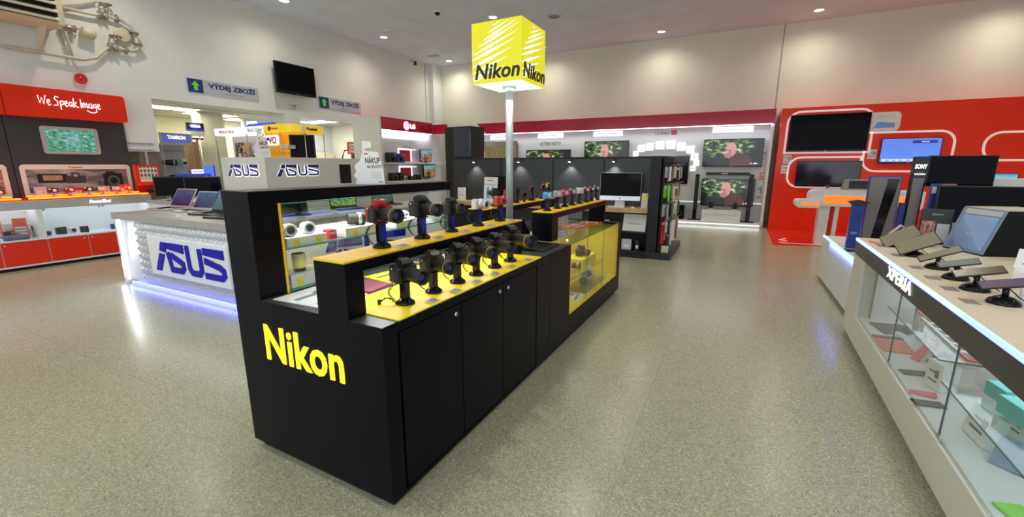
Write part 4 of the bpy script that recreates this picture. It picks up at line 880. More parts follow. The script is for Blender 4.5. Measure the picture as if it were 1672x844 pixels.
MB().slab((0.0715, 3.09, 1.845), (0.0715, 3.71, 1.845), (0.0715, 3.71, 2.205), (0.0715, 3.09, 2.205), 0.002).build('screen', scr_garden, sf)
# cameras on clear stands on the red worktop
for k, (y, x, mt, s) in enumerate(((2.35, -0.2, plastic, 1.0), (2.95, -0.20, plastic, 1.0), (3.16, -0.22, cam_maroon, 1.05), (3.40, -0.22, plastic, 1.0), (3.58, -0.2, cam_silver, .9), (3.78, -0.2, cam_silver, .95), (3.96, -0.2, compact_red, .95), (2.10, -0.2, plastic, 1.0))):
    pos = ('at the left edge of the photo', 'leftmost before the big poster', 'second from left before the big poster', 'third before the big poster', 'in front of the printed camera lens', 'second last on the orange lit worktop', 'last on the orange lit worktop', 'beyond the left edge')[k]
    if k == 7: continue
    o = copy_tree(cm, label=f'small {"black" if mt is plastic else "maroon" if mt is cam_maroon else "red" if mt is compact_red else "silver"} camera on a clear stand, ' + pos); recolor(o, 'body', mt)
    o.scale = (1.25 * s,) * 3; o.location = (CX + x, y, 1.113 + 0.055); o.rotation_euler = (0, 0, -0.2 + 0.1 * (k % 3)); o['group'] = 'cameras on the orange lit worktop'
    t = thing('camera_stand', 'small clear stand under the camera ' + pos, 'display stand', (CX + x, y, 1.113), 0, 'clear camera stands')
    MB().box(-0.035, 0.035, -0.03, 0.03, 0, 0.012, 0.003).build('base', paper_grey, t); MB().lathe([(0.018, 0.012), (0.014, 0.05), (0.02, 0.0545), (0, 0.0547)], n=16).build('post', chrome, t)
# upright cardboard packs behind the cameras
for k, (y, z, w, h, mt, lb) in enumerate(((2.86, 1.113, 0.13, 0.15, paper_grey, 'grey camera carton at the left of the big poster'), (3.27, 1.113, 0.2, 0.12, red_pl, 'red camera carton under the printed camera'), (3.68, 1.113, 0.14, 0.13, paper_grey, 'grey carton in front of the printed lens'), (3.98, 1.113, 0.17, 0.15, pr_red, 'red and white carton last on the worktop'))):
    t = thing('camera_carton', lb, 'box', (CX - 0.40, y, z), 0, 'cartons on the orange lit worktop'); MB().box(-0.04, 0.04, -w / 2, w / 2, 0, h, 0.002).build('carton', mt, t); MB().slab((0.0412, -w * .4, h * .15), (0.0412, w * .4, h * .15), (0.0412, w * .4, h * .6), (0.0412, -w * .4, h * .6), 0.001).build('label', pr_text, t)
# red stand with icon sheet at the right end
t = thing('icon_sheet_stand', 'red framed stand holding a beige sheet of small camera icons', 'display stand', (CX - 0.36, 4.36, 0))
MB().box(-0.15, 0.15, -0.19, 0.17, 0, 1.085, 0.003).build('plinth', brown_panel, t)
MB().prism(rrect(-0.19, 0.19, 1.27, 1.62, 0.02), lambda u, v, d: (d, u, v), -0.06, 0.02).build('frame', red_satin, t); MB().slab((0.0215, -0.13, 1.30), (0.0215, 0.165, 1.30), (0.0215, 0.165, 1.585), (0.0215, -0.13, 1.585), 0.001).build('icon_sheet', pr_tiles, t)
MB().box(-0.06, 0.10, -0.19, 0.19, 1.235, 1.27, 0.004).build('ledge', red_gloss, t); MB().box(-0.06, -0.02, -0.19, 0.17, 1.085, 1.24).build('back', red_satin, t)
t = thing('accessory_heap', 'dark binoculars lying on the red ledge stand foot', 'binoculars', (CX - 0.27, 4.33, 1.085)); 
for s in (-1, 1): MB().lathe([(0.03, 0), (0.035, 0.05), (0.04, 0.13), (0.034, 0.13)], (0.02, s * 0.05, 0.04), (0.35, s * 0.1, 0.05)).build('barrel', plastic, t)
MB().box(0.02, 0.09, -0.03, 0.03, 0.02, 0.07, 0.01).build('bridge', plastic, t)
# goods in the lit glass part
for k, (y, w, h, mt, lb) in enumerate(((2.20, .16, .30, pr_red, 'tall red and white camera carton far left in the lit cabinet'), (2.30, .14, .10, slate_panel, 'small dark camera in front of the far left cartons'), (2.42, .14, .2, paper, 'white carton in the lit cabinet, left bay'), (2.50, .12, .26, pr_red, 'red topped carton in the lit cabinet, left bay'), (2.56, .1, .18, paper, 'white carton beside the divider in the lit cabinet'), (2.62, .05, .14, slate_panel, 'dark speaker-like gadget at the divider'), (2.79, .08, .07, paper_grey, 'small grey camera left in the middle bay'), (2.97, .12, .09, slate_panel, 'dark compact camera in the middle bay'), (3.12, .08, .07, pr_tiles, 'small white gadget in the middle bay'), (3.25, .1, .08, slate_panel, 'dark camcorder in the middle bay'), (3.72, .16, .07, blue_pl, 'small blue gadget at the right of the lit cabinet'), (3.9, .12, .08, paper_grey, 'grey gadget at the far right of the lit cabinet'))):
    t = thing('cabinet_goods_box' if h > .12 else 'small_camera', lb, 'box' if h > .12 else 'camera', (CX - 0.25 - 0.05 * (k % 3), y, 0.47), 0.2 * ((k % 3) - 1), 'goods in the lit red cabinet')
    w, h = (w * 1.25, h * 1.25) if k < 6 else (w * 1.1, h * 1.3)
    MB().box(-0.03, 0.03, -w / 2, w / 2, 0, h, 0.006).build('body', mt, t)
    if h > .13: MB().slab((0.0312, -w * .4, h * .1), (0.0312, w * .4, h * .1), (0.0312, w * .4, h * .6), (0.0312, -w * .4, h * .6), 0.001).build('label', pr_tiles, t)
    else: MB().lathe([(h * .35, 0), (h * .33, 0.02), (0, 0.021)], (0.03, 0.1 * w, h * .5), (1, 0, 0)).build('lens', plastic, t)
t = thing('camera_bag', 'blue-grey soft bag lying at the front of the left bay of the lit cabinet', 'bag', (CX - 0.12, 2.38, 0.47)); MB().box(-0.06, 0.06, -0.16, 0.16, 0, 0.075, 0.03, 3).build('bag', mat('slate_fabric', (0.13, 0.16, 0.26), 0.7), t); MB().tube([(0, -0.1, 0.07), (0.03, 0, 0.1), (0, 0.1, 0.07)], 0.008).build('handle', plastic, t)

# ------------------------------------------------------------------ things on the left wall
t = thing('fire_alarm', 'round red alarm sounder under the pipes on the left wall', 'alarm', (WX, 3.70, 3.09))
MB().lathe([(0.075, 0), (0.085, 0.02), (0.085, 0.05), (0.06, 0.06), (0.055, 0.05), (0.03, 0.05), (0.025, 0.062), (0, 0.062)], (0, 0, 0), (1, 0, 0), 28).build('sounder', alarm_red, t); MB().tube([(0.02, 0, 0.08), (0.03, 0.01, 0.10), (0.02, -0.01, 0.14), (0.012, -0.12, 0.55), (0.012, -0.24, 1.2)], 0.009).build('conduit', pipe_cream, t)
un = thing('air_heater', 'cream louvred air heater high on the left wall above the pipes', 'heater', (WX, -0.06, -0.15))
MB().box(0.02, 0.62, 2.3, 3.5, 3.93, 4.7, 0.01).build('casing', vent_cream, un)
m = MB()
for k in range(6): m.prism([(0.63, 3.98 + k * 0.115), (0.63, 4.03 + k * 0.115), (0.70, 3.99 + k * 0.115), (0.70, 3.965 + k * 0.115)], lambda u, v, d: (u, d, v), 2.36, 3.42)
m.build('louvre', vent_cream, un); MB().box(0.62, 0.625, 2.36, 3.42, 3.97, 4.66).build('dark_core', gap_black, un)
for y in (2.5, 3.3): MB().prism([(0.0, 3.93), (0.42, 3.93), (0.42, 3.89), (0.06, 3.58), (0.0, 3.58)], lambda u, v, d: (u, d, v), y, y + 0.03).build('bracket', vent_cream, un)
pi = thing('heating_pipes', 'cream painted heating pipes with valve wheels on the left wall', 'pipes', (WX, 0, 0))
for pts, r in (([(0.09, 1.5, 3.46), (0.09, 2.8, 3.415), (0.09, 3.75, 3.40), (0.09, 3.95, 3.47), (0.09, 4.12, 3.66), (0.09, 4.24, 3.70), (0.09, 4.52, 3.70), (0.09, 4.60, 3.76), (0.09, 4.60, 3.95)], 0.028), ([(0.09, 3.5, 4.18), (0.09, 4.0, 4.19), (0.09, 4.2, 4.22), (0.09, 4.42, 4.2), (0.09, 4.56, 4.12), (0.09, 4.60, 3.95)], 0.028), ([(0.09, 3.62, 3.42), (0.09, 3.60, 3.80), (0.09, 3.56, 3.88), (0.09, 3.78, 3.90)], 0.022), ([(0.07, 3.6, 4.19), (0.07, 4.1, 4.42), (0.07, 4.05, 4.55), (0.07, 3.5, 4.6)], 0.022), ([(0.06, 3.56, 3.88), (0.06, 3.62, 4.3), (0.06, 3.62, 5.1)], 0.012)):
    MB().tube(pts, r, 10).build('pipe', pipe_cream, pi)
for (y, z) in ((4.22, 4.21), (4.28, 3.70)):
    m = MB(); m.lathe([(0.05, -0.06), (0.07, -0.055), (0.07, -0.035), (0.045, -0.03), (0.05, 0), (0.045, 0.03), (0.07, 0.035), (0.07, 0.055), (0.05, 0.06)], (0.09, y - 0.07, z), (0, 1, 0), 16); m.lathe([(0.05, -0.03), (0.07, -0.025), (0.07, 0), (0.045, 0.01)], (0.09, y + 0.14, z), (0, 1, 0), 16); m.cyl((0.09, y, z), (0.09, y, z + 0.2), 0.022)
    v = m.build('valve', valve_brass, pi); w = MB(); w.tube([(0.09 + 0.085 * math.cos(a * PI / 8), y + 0.085 * math.sin(a * PI / 8), z + 0.2) for a in range(16)], 0.011, 6, True); w.tube([(0.005, y, z + 0.2), (0.175, y, z + 0.2)], 0.009, 6); w.tube([(0.09, y - 0.085, z + 0.2), (0.09, y + 0.085, z + 0.2)], 0.009, 6); w.build('hand_wheel', valve_brass, v)
for (y, z) in ((4.58, 4.03), (4.60, 3.84)): MB().lathe([(0.06, -0.015), (0.075, -0.01), (0.075, 0.01), (0.06, 0.015)], (0.09, y, z), (0, 0.2, 1), 16).build('flange', valve_brass, pi)
for (y, z) in ((3.66, 3.88),): MB().lathe([(0.04, -0.08), (0.06, -0.075), (0.045, 0), (0.06, 0.075), (0.04, 0.08)], (0.09, y, z), (0, 1, 0), 16).build('coupling', valve_brass, pi)
t = thing('pressure_drum', 'round pale drum behind the valves on the left wall', 'tank', (WX, 4.42, 3.96)); MB().lathe([(0.11, 0), (0.13, 0.02), (0.13, 0.05), (0.10, 0.058), (0, 0.06)], (0, 0, 0), (1, 0, 0), 28).build('drum', vent_cream, t)
t = thing('pressure_drum', 'short pale cylinder beside the pipe under the air heater', 'tank', (WX, 3.86, 3.86)); MB().cyl((0.1, -0.05, 0.02), (0.1, 0.12, -0.03), 0.075, n=20).build('cylinder', vent_cream, t); MB().cyl((0, 0.03, 0), (0.1, 0.03, 0), 0.02).build('bracket', vent_cream, t)

def pickup_sign(label, y0, y1, z0, z1):
    t = thing('pickup_sign', label, 'sign', (WX + 0.002, 0, 0), 0, 'pick-up signs over the openings'); f = lambda u, v, d: (0.02 + d, u, v); w = y1 - y0; h = z1 - z0
    MB().box(0, 0.02, y0, y1, z0, z1, 0.003).build('board', silver_sign, t)
    a = y0 + 0.01; MB().prism([(a, z0 + .01), (a + h * 1.02, z0 + .01), (a + h * 1.02, z1 - .01), (a, z1 - .01)], f, 0, 0.003).build('arrow_field', navy, t)
    c = a + h * 0.51; MB().prism([(c - h * .13, z0 + h * .18), (c + h * .13, z0 + h * .18), (c + h * .13, z0 + h * .52), (c + h * .30, z0 + h * .52), (c, z0 + h * .84), (c - h * .30, z0 + h * .52), (c - h * .13, z0 + h * .52)], f, 0.003, 0.006).build('arrow', green_arrow, t)
    text('lettering', 'VÝDEJ ZBOŽÍ', f, y0 + w * .27, y0 + w * .95, z0 + h * .34, z0 + h * .90, 0.004, navy, t, bold=0.03)
    text('small_lettering', 'PŘÍJEM REKLAMACÍ', f, y0 + w * .49, y0 + w * .77, z0 + h * .13, z0 + h * .22, 0.003, grey_text, t, bold=0.01); return t
pickup_sign('larger silver sign with green up arrow, left of the wall television', 5.40, 6.93, 3.115, 3.40)
pickup_sign('smaller silver sign with green up arrow, right of the wall television', 8.65, 10.15, 3.165, 3.47)
t = thing('wall_television', 'black television hanging on the white left wall between the two arrow signs', 'television', (WX + 0.02, 7.88, 3.73))
MB().box(0.0, 0.10, -0.25, 0.25, -0.15, 0.15).build('bracket', matte_black, t); MB().box(0.10, 0.17, -0.56, 0.56, -0.36, 0.37, 0.008).build('frame', gloss_black, t); MB().slab((0.1712, -0.53, -0.30), (0.1712, 0.53, -0.30), (0.1712, 0.53, 0.34), (0.1712, -0.53, 0.34), 0.001).build('screen', screen_off, t); text('lettering', 'LG', lambda u, v, d: (0.171 + d, u, v), -0.03, 0.03, -0.345, -0.32, 0.001, grey_text, t)
t = thing('wall_notice', 'small white printed notice under the wall television', 'notice', (WX + 0.001, 7.81, 3.09)); MB().slab((0.003, -0.15, -0.1), (0.003, 0.15, -0.1), (0.003, 0.15, 0.1), (0.003, -0.15, 0.1), 0.003).build('sheet', pr_text, t)
for k, z in enumerate((2.02, 1.90)):
    t = thing('door_strip_sign', ('upper' if k == 0 else 'lower') + ' narrow pale blue strip sign at the left end of the first opening', 'sign', (WX + 0.002, 4.42, z), 0, 'strip signs by the first opening'); MB().box(0, 0.01, -0.24, 0.22, -0.025, 0.025, 0.002).build('strip', paper_grey, t); text('lettering', 'PRODEJNÍ AUTOMAT' if k else 'VSTUP POUZE PRO', lambda u, v, d: (0.01 + d, u, v), -0.21, 0.19, -0.012, 0.012, 0.001, navy, t, bold=0.01)
struct(MB().box(WX - 0.45, WX - 0.02, 4.38, 4.72, 0, 1.88, 0.004).build('door_1', brown_panel)); struct(MB().box(WX - 0.06, WX + 0.0, 4.46, 4.50, 0, 1.88).build('trim_6', alu))

# ------------------------------------------------------------------ white desk with the faceted front and laptops
AX0, AX1, AY0, AY1 = -7.47, -4.40, 2.71, 6.10
dk = thing('faceted_desk', 'big white desk with a lit faceted front, blue block lettering and grey top', 'desk', (0, 0, 0))
MB().box(AX0, AX1, AY0, AY1, 0.905, 0.985, 0.004).build('desk_top', grey_lam, dk)
m = MB(); m.box(AX0, AX0 + 0.035, AY0 + 0.02, AY1, 0, 0.905, 0.003); m.box(AX0 + 0.035, AX1 - 0.05, AY0 + 0.14, AY1 - 0.03, 0.0, 0.905); m.box(AX1 - 0.06, AX1 - 0.02, AY0 + 0.02, AY0 + 0.08, 0, 0.905)
m.build('carcass', white_lam, dk)
def facets(m, f, u0, u1, v0, v1, hole, s=0.10, h=0.055):
    nu = round((u1 - u0) / s); nv = round((v1 - v0) / s); su = (u1 - u0) / nu; sv = (v1 - v0) / nv
    for i in range(nu):
        for j in range(nv):
            a, b = u0 + i * su, v0 + j * sv; c, d = a + su / 2, b + sv / 2
            if any(h0 < c < h1 and w0 < d < w1 for h0, h1, w0, w1 in hole): continue
            q = m._verts([f(a, b, 0), f(a + su, b, 0), f(a + su, b + sv, 0), f(a, b + sv, 0)]); t = m._verts([f(c + su * .12, d + sv * .12, h)])[0]
            m._fin([m.bm.faces.new((q[k], q[(k + 1) % 4], t)) for k in range(4)])
    return m
fF = lambda u, v, d: (u, AY0 + 0.10 - d, v); fS = lambda u, v, d: (AX1 - 0.10 + d, u, v)
m = MB(); facets(m, fF, -7.10, AX1 - 0.08, 0.06, 0.87, [(-6.70, -4.98, 0.235, 0.715)]); m.box(AX0 + 0.035, AX1 - 0.08, AY0 + 0.10, AY0 + 0.14, 0.04, 0.905); m.build('faceted_panel', facet_white, dk)
m = MB(); facets(m, fS, AY0 + 0.12, AY1 - 0.1, 0.06, 0.87, [(3.4, 5.2, 0.235, 0.715)]); m.box(AX1 - 0.14, AX1 - 0.10, AY0 + 0.12, AY1 - 0.03, 0.04, 0.905); m.build('faceted_panel', facet_white, dk)
pl = MB().box(-6.72, -4.99, AY0 + 0.045, AY0 + 0.10, 0.22, 0.72, 0.002).build('letter_plate', white_lam, dk)
blocky_logo(MB(), lambda u, v, d: (u, AY0 + 0.045 - d, v), -6.58, -5.03, 0.285, 0.665, 0, 0.012).build('lettering', asus_blue, pl)
pl = MB().box(AX1 - 0.10, AX1 - 0.045, 3.38, 5.22, 0.22, 0.72, 0.002).build('letter_plate', white_lam, dk)
blocky_logo(MB(), lambda u, v, d: (AX1 - 0.045 + d, u, v), 3.46, 5.12, 0.285, 0.665, 0, 0.012).build('lettering', asus_blue, pl)
MB().box(AX0 + 0.05, AX1 - 0.1, AY0 + 0.105, AY0 + 0.125, 0.872, 0.90).build('light_strip', white_led, dk)
MB().box(AX0 + 0.04, AX0 + 0.055, AY0 + 0.05, AY0 + 0.065, 0.05, 0.89).build('light_strip', white_led, dk)
MB().box(-7.28, AX1 - 0.03, AY0 + 0.02, AY0 + 0.16, 0.0, 0.038, 0.003).build('plinth', white_lam, dk)
MB().box(-7.28, AX1 - 0.04, AY0 + 0.022, AY0 + 0.045, 0.038, 0.048).build('blue_light_line', blue_led, dk)
light('desk_top_lamp', 'AREA', ((AX0 + AX1) / 2, AY0 + 0.02, 0.898), 2.2, (0.92, 0.96, 1.0), (R(-25), 0, 0), shape='RECTANGLE', size=2.9, size_y=0.04)
light('desk_end_lamp', 'AREA', (AX0 + 0.05, AY0 + 0.02, 0.45), 1.3, (0.95, 0.98, 1.0), (0, R(-75), 0), shape='RECTANGLE', size=0.8, size_y=0.06)
light('desk_blue_lamp', 'AREA', (-5.9, AY0 + 0.01, 0.045), 5, (0.07, 0.09, 1.0), (R(50), 0, R(180)), shape='RECTANGLE', size=2.8, size_y=0.03)
light('desk_side_lamp', 'AREA', (AX1 - 0.02, 4.4, 0.898), 5, (0.92, 0.96, 1.0), (0, R(25), 0), shape='RECTANGLE', size=0.04, size_y=3.0)
# tall white logo box standing on the desk
lb = thing('logo_box', 'tall white box standing on the desk with outlined blue block lettering on two sides', 'display box', (0, 0, 0.985))
BX0, BX1, BY0, BY1, BH = -6.70, -5.70, 3.80, 5.98, 0.735
MB().box(BX0, BX1, BY0, BY1, 0, BH, 0.004).build('box', bone_lam, lb)
for f, u0, u1 in ((lambda u, v, d: (u, BY0 - d, v), -6.55, -5.84), (lambda u, v, d: (BX1 + d, u, v), 3.95, 4.66)):
    blocky_logo(MB(), f, u0, u1, 0.47, 0.635, 0, 0.006, grow=0.06).build('letter_outline', lit_white, lb); blocky_logo(MB(), f, u0, u1, 0.47, 0.635, 0.006, 0.010, grow=-0.03).build('lettering', navy, lb)
MB().box(BX1, BX1 + 0.004, 5.05, 5.28, 0.34, 0.64, 0.001).build('dark_window', gap_black, lb)
def laptop(label, loc, rz, scr, s=1.0, body=plastic, tilt=15):
    t = thing('laptop', label, 'laptop', loc, rz, 'laptops on the white desk'); t.scale = (s,) * 3     # user side -Y
    MB().box(-0.17, 0.17, -0.115, 0.115, 0, 0.016, 0.004).build('base', body, t)
    m = MB()
    for r_ in range(5): m.box(-0.15, 0.15, -0.02 + r_ * 0.022, -0.004 + r_ * 0.022, 0.016, 0.0175)
    m.box(-0.045, 0.045, -0.095, -0.04, 0.016, 0.0168); m.build('keyboard', gloss_black, t)
    X = Matrix.Translation((0, 0.112, 0.014)) @ Matrix.Rotation(R(-tilt), 4, 'X')
    l = MB().at(X).box(-0.17, 0.17, -0.004, 0.004, 0, 0.225, 0.003).build('lid', body, t); MB().at(X).slab((-0.156, -0.0048, 0.02), (0.156, -0.0048, 0.02), (0.156, -0.0048, 0.212), (-0.156, -0.0048, 0.212), 0.0006).build('screen', scr, l); return t
laptop('silver laptop with blue screen, leftmost on the white desk', (-7.27, 3.30, 0.985), 0.08, scr_blue, 1.35, alu, 30)
laptop('small laptop with blue screen, second from the left on the white desk', (-6.62, 3.28, 0.985), 0.10, scr_blue, 1.25, alu, 30)
laptop('black laptop with grey-green screen, third from the left on the white desk', (-5.98, 3.20, 0.985), 0.12, scr_teal, 1.4, plastic, 28)
laptop('black laptop fourth on the white desk, cut off by the tall black frame', (-5.42, 3.08, 0.985), 0.12, scr_teal, 1.4, plastic, 28)
laptop('dark laptop with its lid back to the right, first seen through the glass showcase', (-4.98, 3.62, 0.985), R(60), screen_off, 1.15)
laptop('laptop with a green landscape on screen, seen through the glass showcase', (-5.02, 4.55, 0.985), R(72), scr_bliss, 1.2)
laptop('dark laptop beyond the landscape one, seen through the glass showcase', (-5.0, 5.35, 0.985), R(75), scr_teal, 1.15)
t = thing('price_card', 'tiny white card stand on the front edge of the white desk', 'price tag', (-5.98, 2.80, 0.985)); MB().prism([(-0.04, 0), (0.04, 0), (0.035, 0.03), (-0.035, 0.03)], lambda u, v, d: (u, d, v), -0.004, 0.0).build('card', paper, t); MB().box(-0.04, 0.04, -0.015, 0.02, 0, 0.004).build('foot', acrylic, t)

# ------------------------------------------------------------------ kiosks standing between the desk and the left wall
KY = 5.80; FY = lambda u, v, d: (u, KY - d, v)
k1 = thing('lit_header_kiosk', 'shelf kiosk with a glowing white header strip behind the white desk', 'display kiosk', (0, 0, 0))
MB().box(-10.32, -8.64, KY, KY + 0.40, 2.25, 2.40, 0.004).build('header', sign_white, k1)
text('lettering', 'PENTAX', FY, -10.15, -9.60, 2.285, 2.345, 0.004, red_pl, k1, bold=0.02); text('lettering', 'RICOH', FY, -9.13, -8.68, 2.29, 2.36, 0.004, grey_text, k1, bold=0.02)
MB().box(-10.32, -8.64, KY, KY + 0.40, 0, 0.9, 0.003).build('cabinet', white_lam, k1); MB().box(-10.32, -8.64, KY + 0.37, KY + 0.40, 0.9, 2.25).build('back', bone_lam, k1)
for x in (-10.30, -9.20, -8.66): MB().box(x - 0.008, x + 0.008, KY, KY + 0.02, 0.9, 2.25).build('post', steel, k1)
for z in (1.35, 1.8): MB().box(-9.19, -8.67, KY + 0.03, KY + 0.36, z, z + 0.008).build('glass_shelf', glass, k1)
MB().box(-9.65, -8.75, KY + 0.30, KY + 0.38, 2.40, 2.50, 0.003).build('blue_header', royal_band, k1)
text('lettering', 'JURA', lambda u, v, d: (u, KY + 0.30 - d, v), -9.62, -9.25, 2.47, 2.55, 0.01, lit_white, k1, bold=0.02, d0=-0.02)
t = thing('collage_poster', 'dark and beige poster of small appliances leaning under the glowing white header', 'poster', (-9.62, KY + 0.14, 0.9)); MB().slab((-0.28, 0, 0.82), (0.24, 0, 0.82), (0.24, 0.03, 1.20), (-0.28, 0.03, 1.20), 0.01).build('poster', pr_kitchen, t); MB().box(-0.2, 0.2, 0.0, 0.05, 0, 0.83, 0.003).build('holder', bone_lam, t)
t = thing('collage_poster', 'narrow dark red framed picture right of the appliance poster', 'poster', (-9.22, KY + 0.16, 0.9)); MB().slab((-0.09, 0, 0.82), (0.09, 0, 0.82), (0.09, 0.02, 1.14), (-0.09, 0.02, 1.14), 0.01).build('picture', cam_maroon, t); MB().box(-0.10, 0.10, 0.012, 0.03, 0.80, 1.16).build('frame', bone_lam, t); MB().box(-0.08, 0.08, 0.0, 0.05, 0, 0.80).build('holder', bone_lam, t)
t = thing('glass_trophy', 'dark grey plant-like sculpture under the white header, left of the promotion card', 'ornament', (-8.95, KY + 0.18, 1.3585)); MB().lathe([(0.05, 0), (0.02, 0.02), (0.02, 0.2), (0.07, 0.30), (0.05, 0.40), (0, 0.42)]).build('body', grey_text, t); MB().lathe([(0.03, 0.32), (0.06, 0.34), (0.0, 0.36)], (0.05, 0, 0)).build('ring', grey_text, t)
k2 = thing('yellow_kiosk', 'kiosk with a curved yellow header band and amber back panels', 'display kiosk', (0, 0, 0))
arc = [(-8.62, KY)] + [(-8.02 + 0.26 * math.sin(R(a)), KY + 0.26 - 0.26 * math.cos(R(a))) for a in range(0, 91, 10)] + [(-7.80, 6.45), (-7.88, 6.64), (-8.05, 6.72), (-8.62, 6.72)]
MB().prism(arc, XY(2.25), 0, 0.165).build('header', yel_band, k2)
MB().prism(circ(-8.43, 2.335, 0.045), FY, -0.01, 0.005).build('round_mark', fascia_dark, k2); text('lettering', 'Pentax', FY, -8.36, -8.16, 2.31, 2.36, 0.004, ink_black, k2, d0=-0.01)
fX = lambda u, v, d: (-7.76 + d, u, v)
MB().prism(circ(6.06, 2.335, 0.055), fX, -0.04, 0.012).build('round_mark', paper, k2); text('lettering', 'Pentax', fX, 6.15, 6.40, 2.31, 2.36, 0.006, ink_black, k2, d0=-0.03)
MB().box(-8.62, -8.02, 6.30, 6.34, 0.9, 2.25).build('back', amber, k2); MB().box(-8.62, -8.58, KY + 0.02, 6.30, 0.9, 2.25).build('side_back', amber, k2); MB().box(-8.62, -7.82, KY + 0.01, 6.70, 0, 0.9, 0.004).build('cabinet', yellow, k2)
for (x, y) in ((-8.60, KY + 0.03), (-8.16, KY + 0.03), (-7.86, 6.16), (-7.86, 6.62)): MB().cyl((x, y, 0.9), (x, y, 2.25), 0.012).build('post', steel, k2)
MB().box(-8.14, -7.96, KY + 0.03, KY + 0.2, 1.94, 2.01, 0.002).build('shelf', paper_grey, k2); MB().box(-8.56, -8.2, KY + 0.06, 6.28, 1.86, 1.87).build('glass_shelf', glass, k2); MB().box(-8.0, -7.84, 6.52, 6.68, 1.9, 1.91).build('glass_shelf', glass, k2)
for x in (-8.48, -8.30): MB().box(x, x + 0.10, 6.20, 6.28, 1.5, 2.2, 0.004).build('amber_panel', amber, k2)
t = thing('dark_television', 'dark upright television under the curved yellow header', 'television', (-7.93, 6.14, 0.9), R(38)); MB().box(-0.24, 0.24, -0.03, 0.03, 0.35, 1.32, 0.006).build('frame', gloss_black, t); MB().slab((-0.22, -0.0312, 0.38), (0.22, -0.0312, 0.38), (0.22, -0.0312, 1.30), (-0.22, -0.0312, 1.30), 0.001).build('screen', screen_off, t); MB().box(-0.12, 0.1, -0.06, 0.06, 0, 0.35, 0.01).build('stand', gloss_black, t)
t = thing('letter_sign', 'white sign with big rust and black letters VO left of the yellow kiosk', 'sign', (-8.33, KY - 0.06, 2.10)); fs_ = lambda u, v, d: (u, -d, v); MB().prism(rrect(-0.24, 0.22, -0.10, 0.10, 0.04), fs_, -0.02, 0).build('board', sign_white, t); text('lettering', 'VO', fs_, -0.08, 0.17, -0.07, 0.07, 0.004, mat('rust_letter', (0.45, 0.12, 0.04), 0.5), t, bold=0.04); MB().box(-0.24, -0.06, -0.004, 0.0, 0.0, 0.05).build('blue_flag', asus_blue, t); MB().cyl((0, 0.01, -2.10), (0, 0.01, -0.09), 0.008).build('post', steel, t)
o = house_card('second cut-out white promotion card, standing behind the logo box before the yellow kiosk', (-8.43, KY - 0.22, 1.72), R(12), 2.0)
t = thing('card_table', 'narrow white pedestal carrying the second promotion card', 'pedestal', (-8.42, KY - 0.22, 0)); MB().box(-0.22, 0.22, -0.09, 0.12, 0, 1.70, 0.004).build('pedestal', white_lam, t); MB().box(-0.24, 0.24, -0.11, 0.14, 1.70, 1.72, 0.003).build('top', bone_lam, t)
# dark monitors on the service counter behind the desk
for k, (x, y, w, rz) in enumerate(((-8.9, 4.15, 0.5, R(60)), (-8.3, 4.35, 0.55, R(50)))):
    t = thing('monitor', ('left' if k == 0 else 'right') + ' of two dark monitors behind the laptops, left of the logo box', 'monitor', (x, y, 1.0), rz, 'dark monitors behind the desk'); MB().box(-w / 2, w / 2, -0.02, 0.02, 0.08, 0.42, 0.006).build('frame', gloss_black, t); MB().slab((-w / 2 + .02, -0.0212, 0.1), (w / 2 - .02, -0.0212, 0.1), (w / 2 - .02, -0.0212, 0.40), (-w / 2 + .02, -0.0212, 0.40), 0.001).build('screen', screen_off, t); MB().box(-0.1, 0.1, -0.06, 0.08, 0, 0.012, 0.004).build('foot', gloss_black, t); MB().box(-0.03, 0.03, -0.01, 0.02, 0.01, 0.1).build('neck', gloss_black, t)
t = thing('service_counter', 'white service counter behind the desk carrying two monitors', 'counter', (-8.6, 4.3, 0)); MB().box(-0.75, 0.6, -0.35, 0.30, 0, 0.95, 0.003).build('body', white_lam, t); MB().box(-0.78, 0.63, -0.38, 0.33, 0.95, 1.0, 0.004).build('top', grey_lam, t)

# ------------------------------------------------------------------ the store room seen through the openings
def hang_sign(name, label, x, y0, y1, z0, z1, boardm, txt, tm, frame=None, cat='sign'):
    t = thing(name, label, cat, (x, 0, 0)); MB().box(-0.05, 0, y0, y1, z0, z1, 0.004).build('board', frame or boardm, t)
    if frame: MB().box(0.0, 0.006, y0 + 0.04, y1 - 0.04, z0 + 0.03, z1 - 0.03).build('face', boardm, t)
    w = y1 - y0; h = z1 - z0; text('lettering', txt, YZ(0.006 if frame else 0.0), y0 + w * .22, y0 + w * .78, z0 + h * .42, z0 + h * .76, 0.004, lit_white, t, bold=0.03)
    return t
def glass_kiosk(label, x, y, w, d, h, base, x_items, name='glass_tower'):
    t = thing(name, label, 'display kiosk', (x, y, 0)); MB().box(-d, 0, -w / 2, w / 2, 0, 0.9, 0.003).build('cabinet', base, t); MB().box(-d, 0, -w / 2, w / 2, h, h + 0.03).build('top', base, t)
    m = MB()
    for a in (-w / 2, w / 2 - 0.015):
        for b in (-d, -0.015): m.box(b, b + 0.015, a, a + 0.015, 0.9, h)
    m.build('posts_frame', steel, t)
    for z in (1.25, 1.6, 1.95):
        if z < h - 0.1: MB().box(-d + 0.01, -0.01, -w / 2 + 0.01, w / 2 - 0.01, z, z + 0.008).build('glass_shelf', glass, t)
    MB().box(-d + 0.005, -d + 0.012, -w / 2 + 0.01, w / 2 - 0.01, 0.9, h).build('back_panel', paper_grey, t); return t
t = hang_sign('lens_maker_sign', 'violet-blue sign with white block letters in a pale frame, inside the first opening', -12.0, 5.52, 6.20, 2.12, 2.37, violet_sign, 'TAMRON', lit_white, bone_lam)
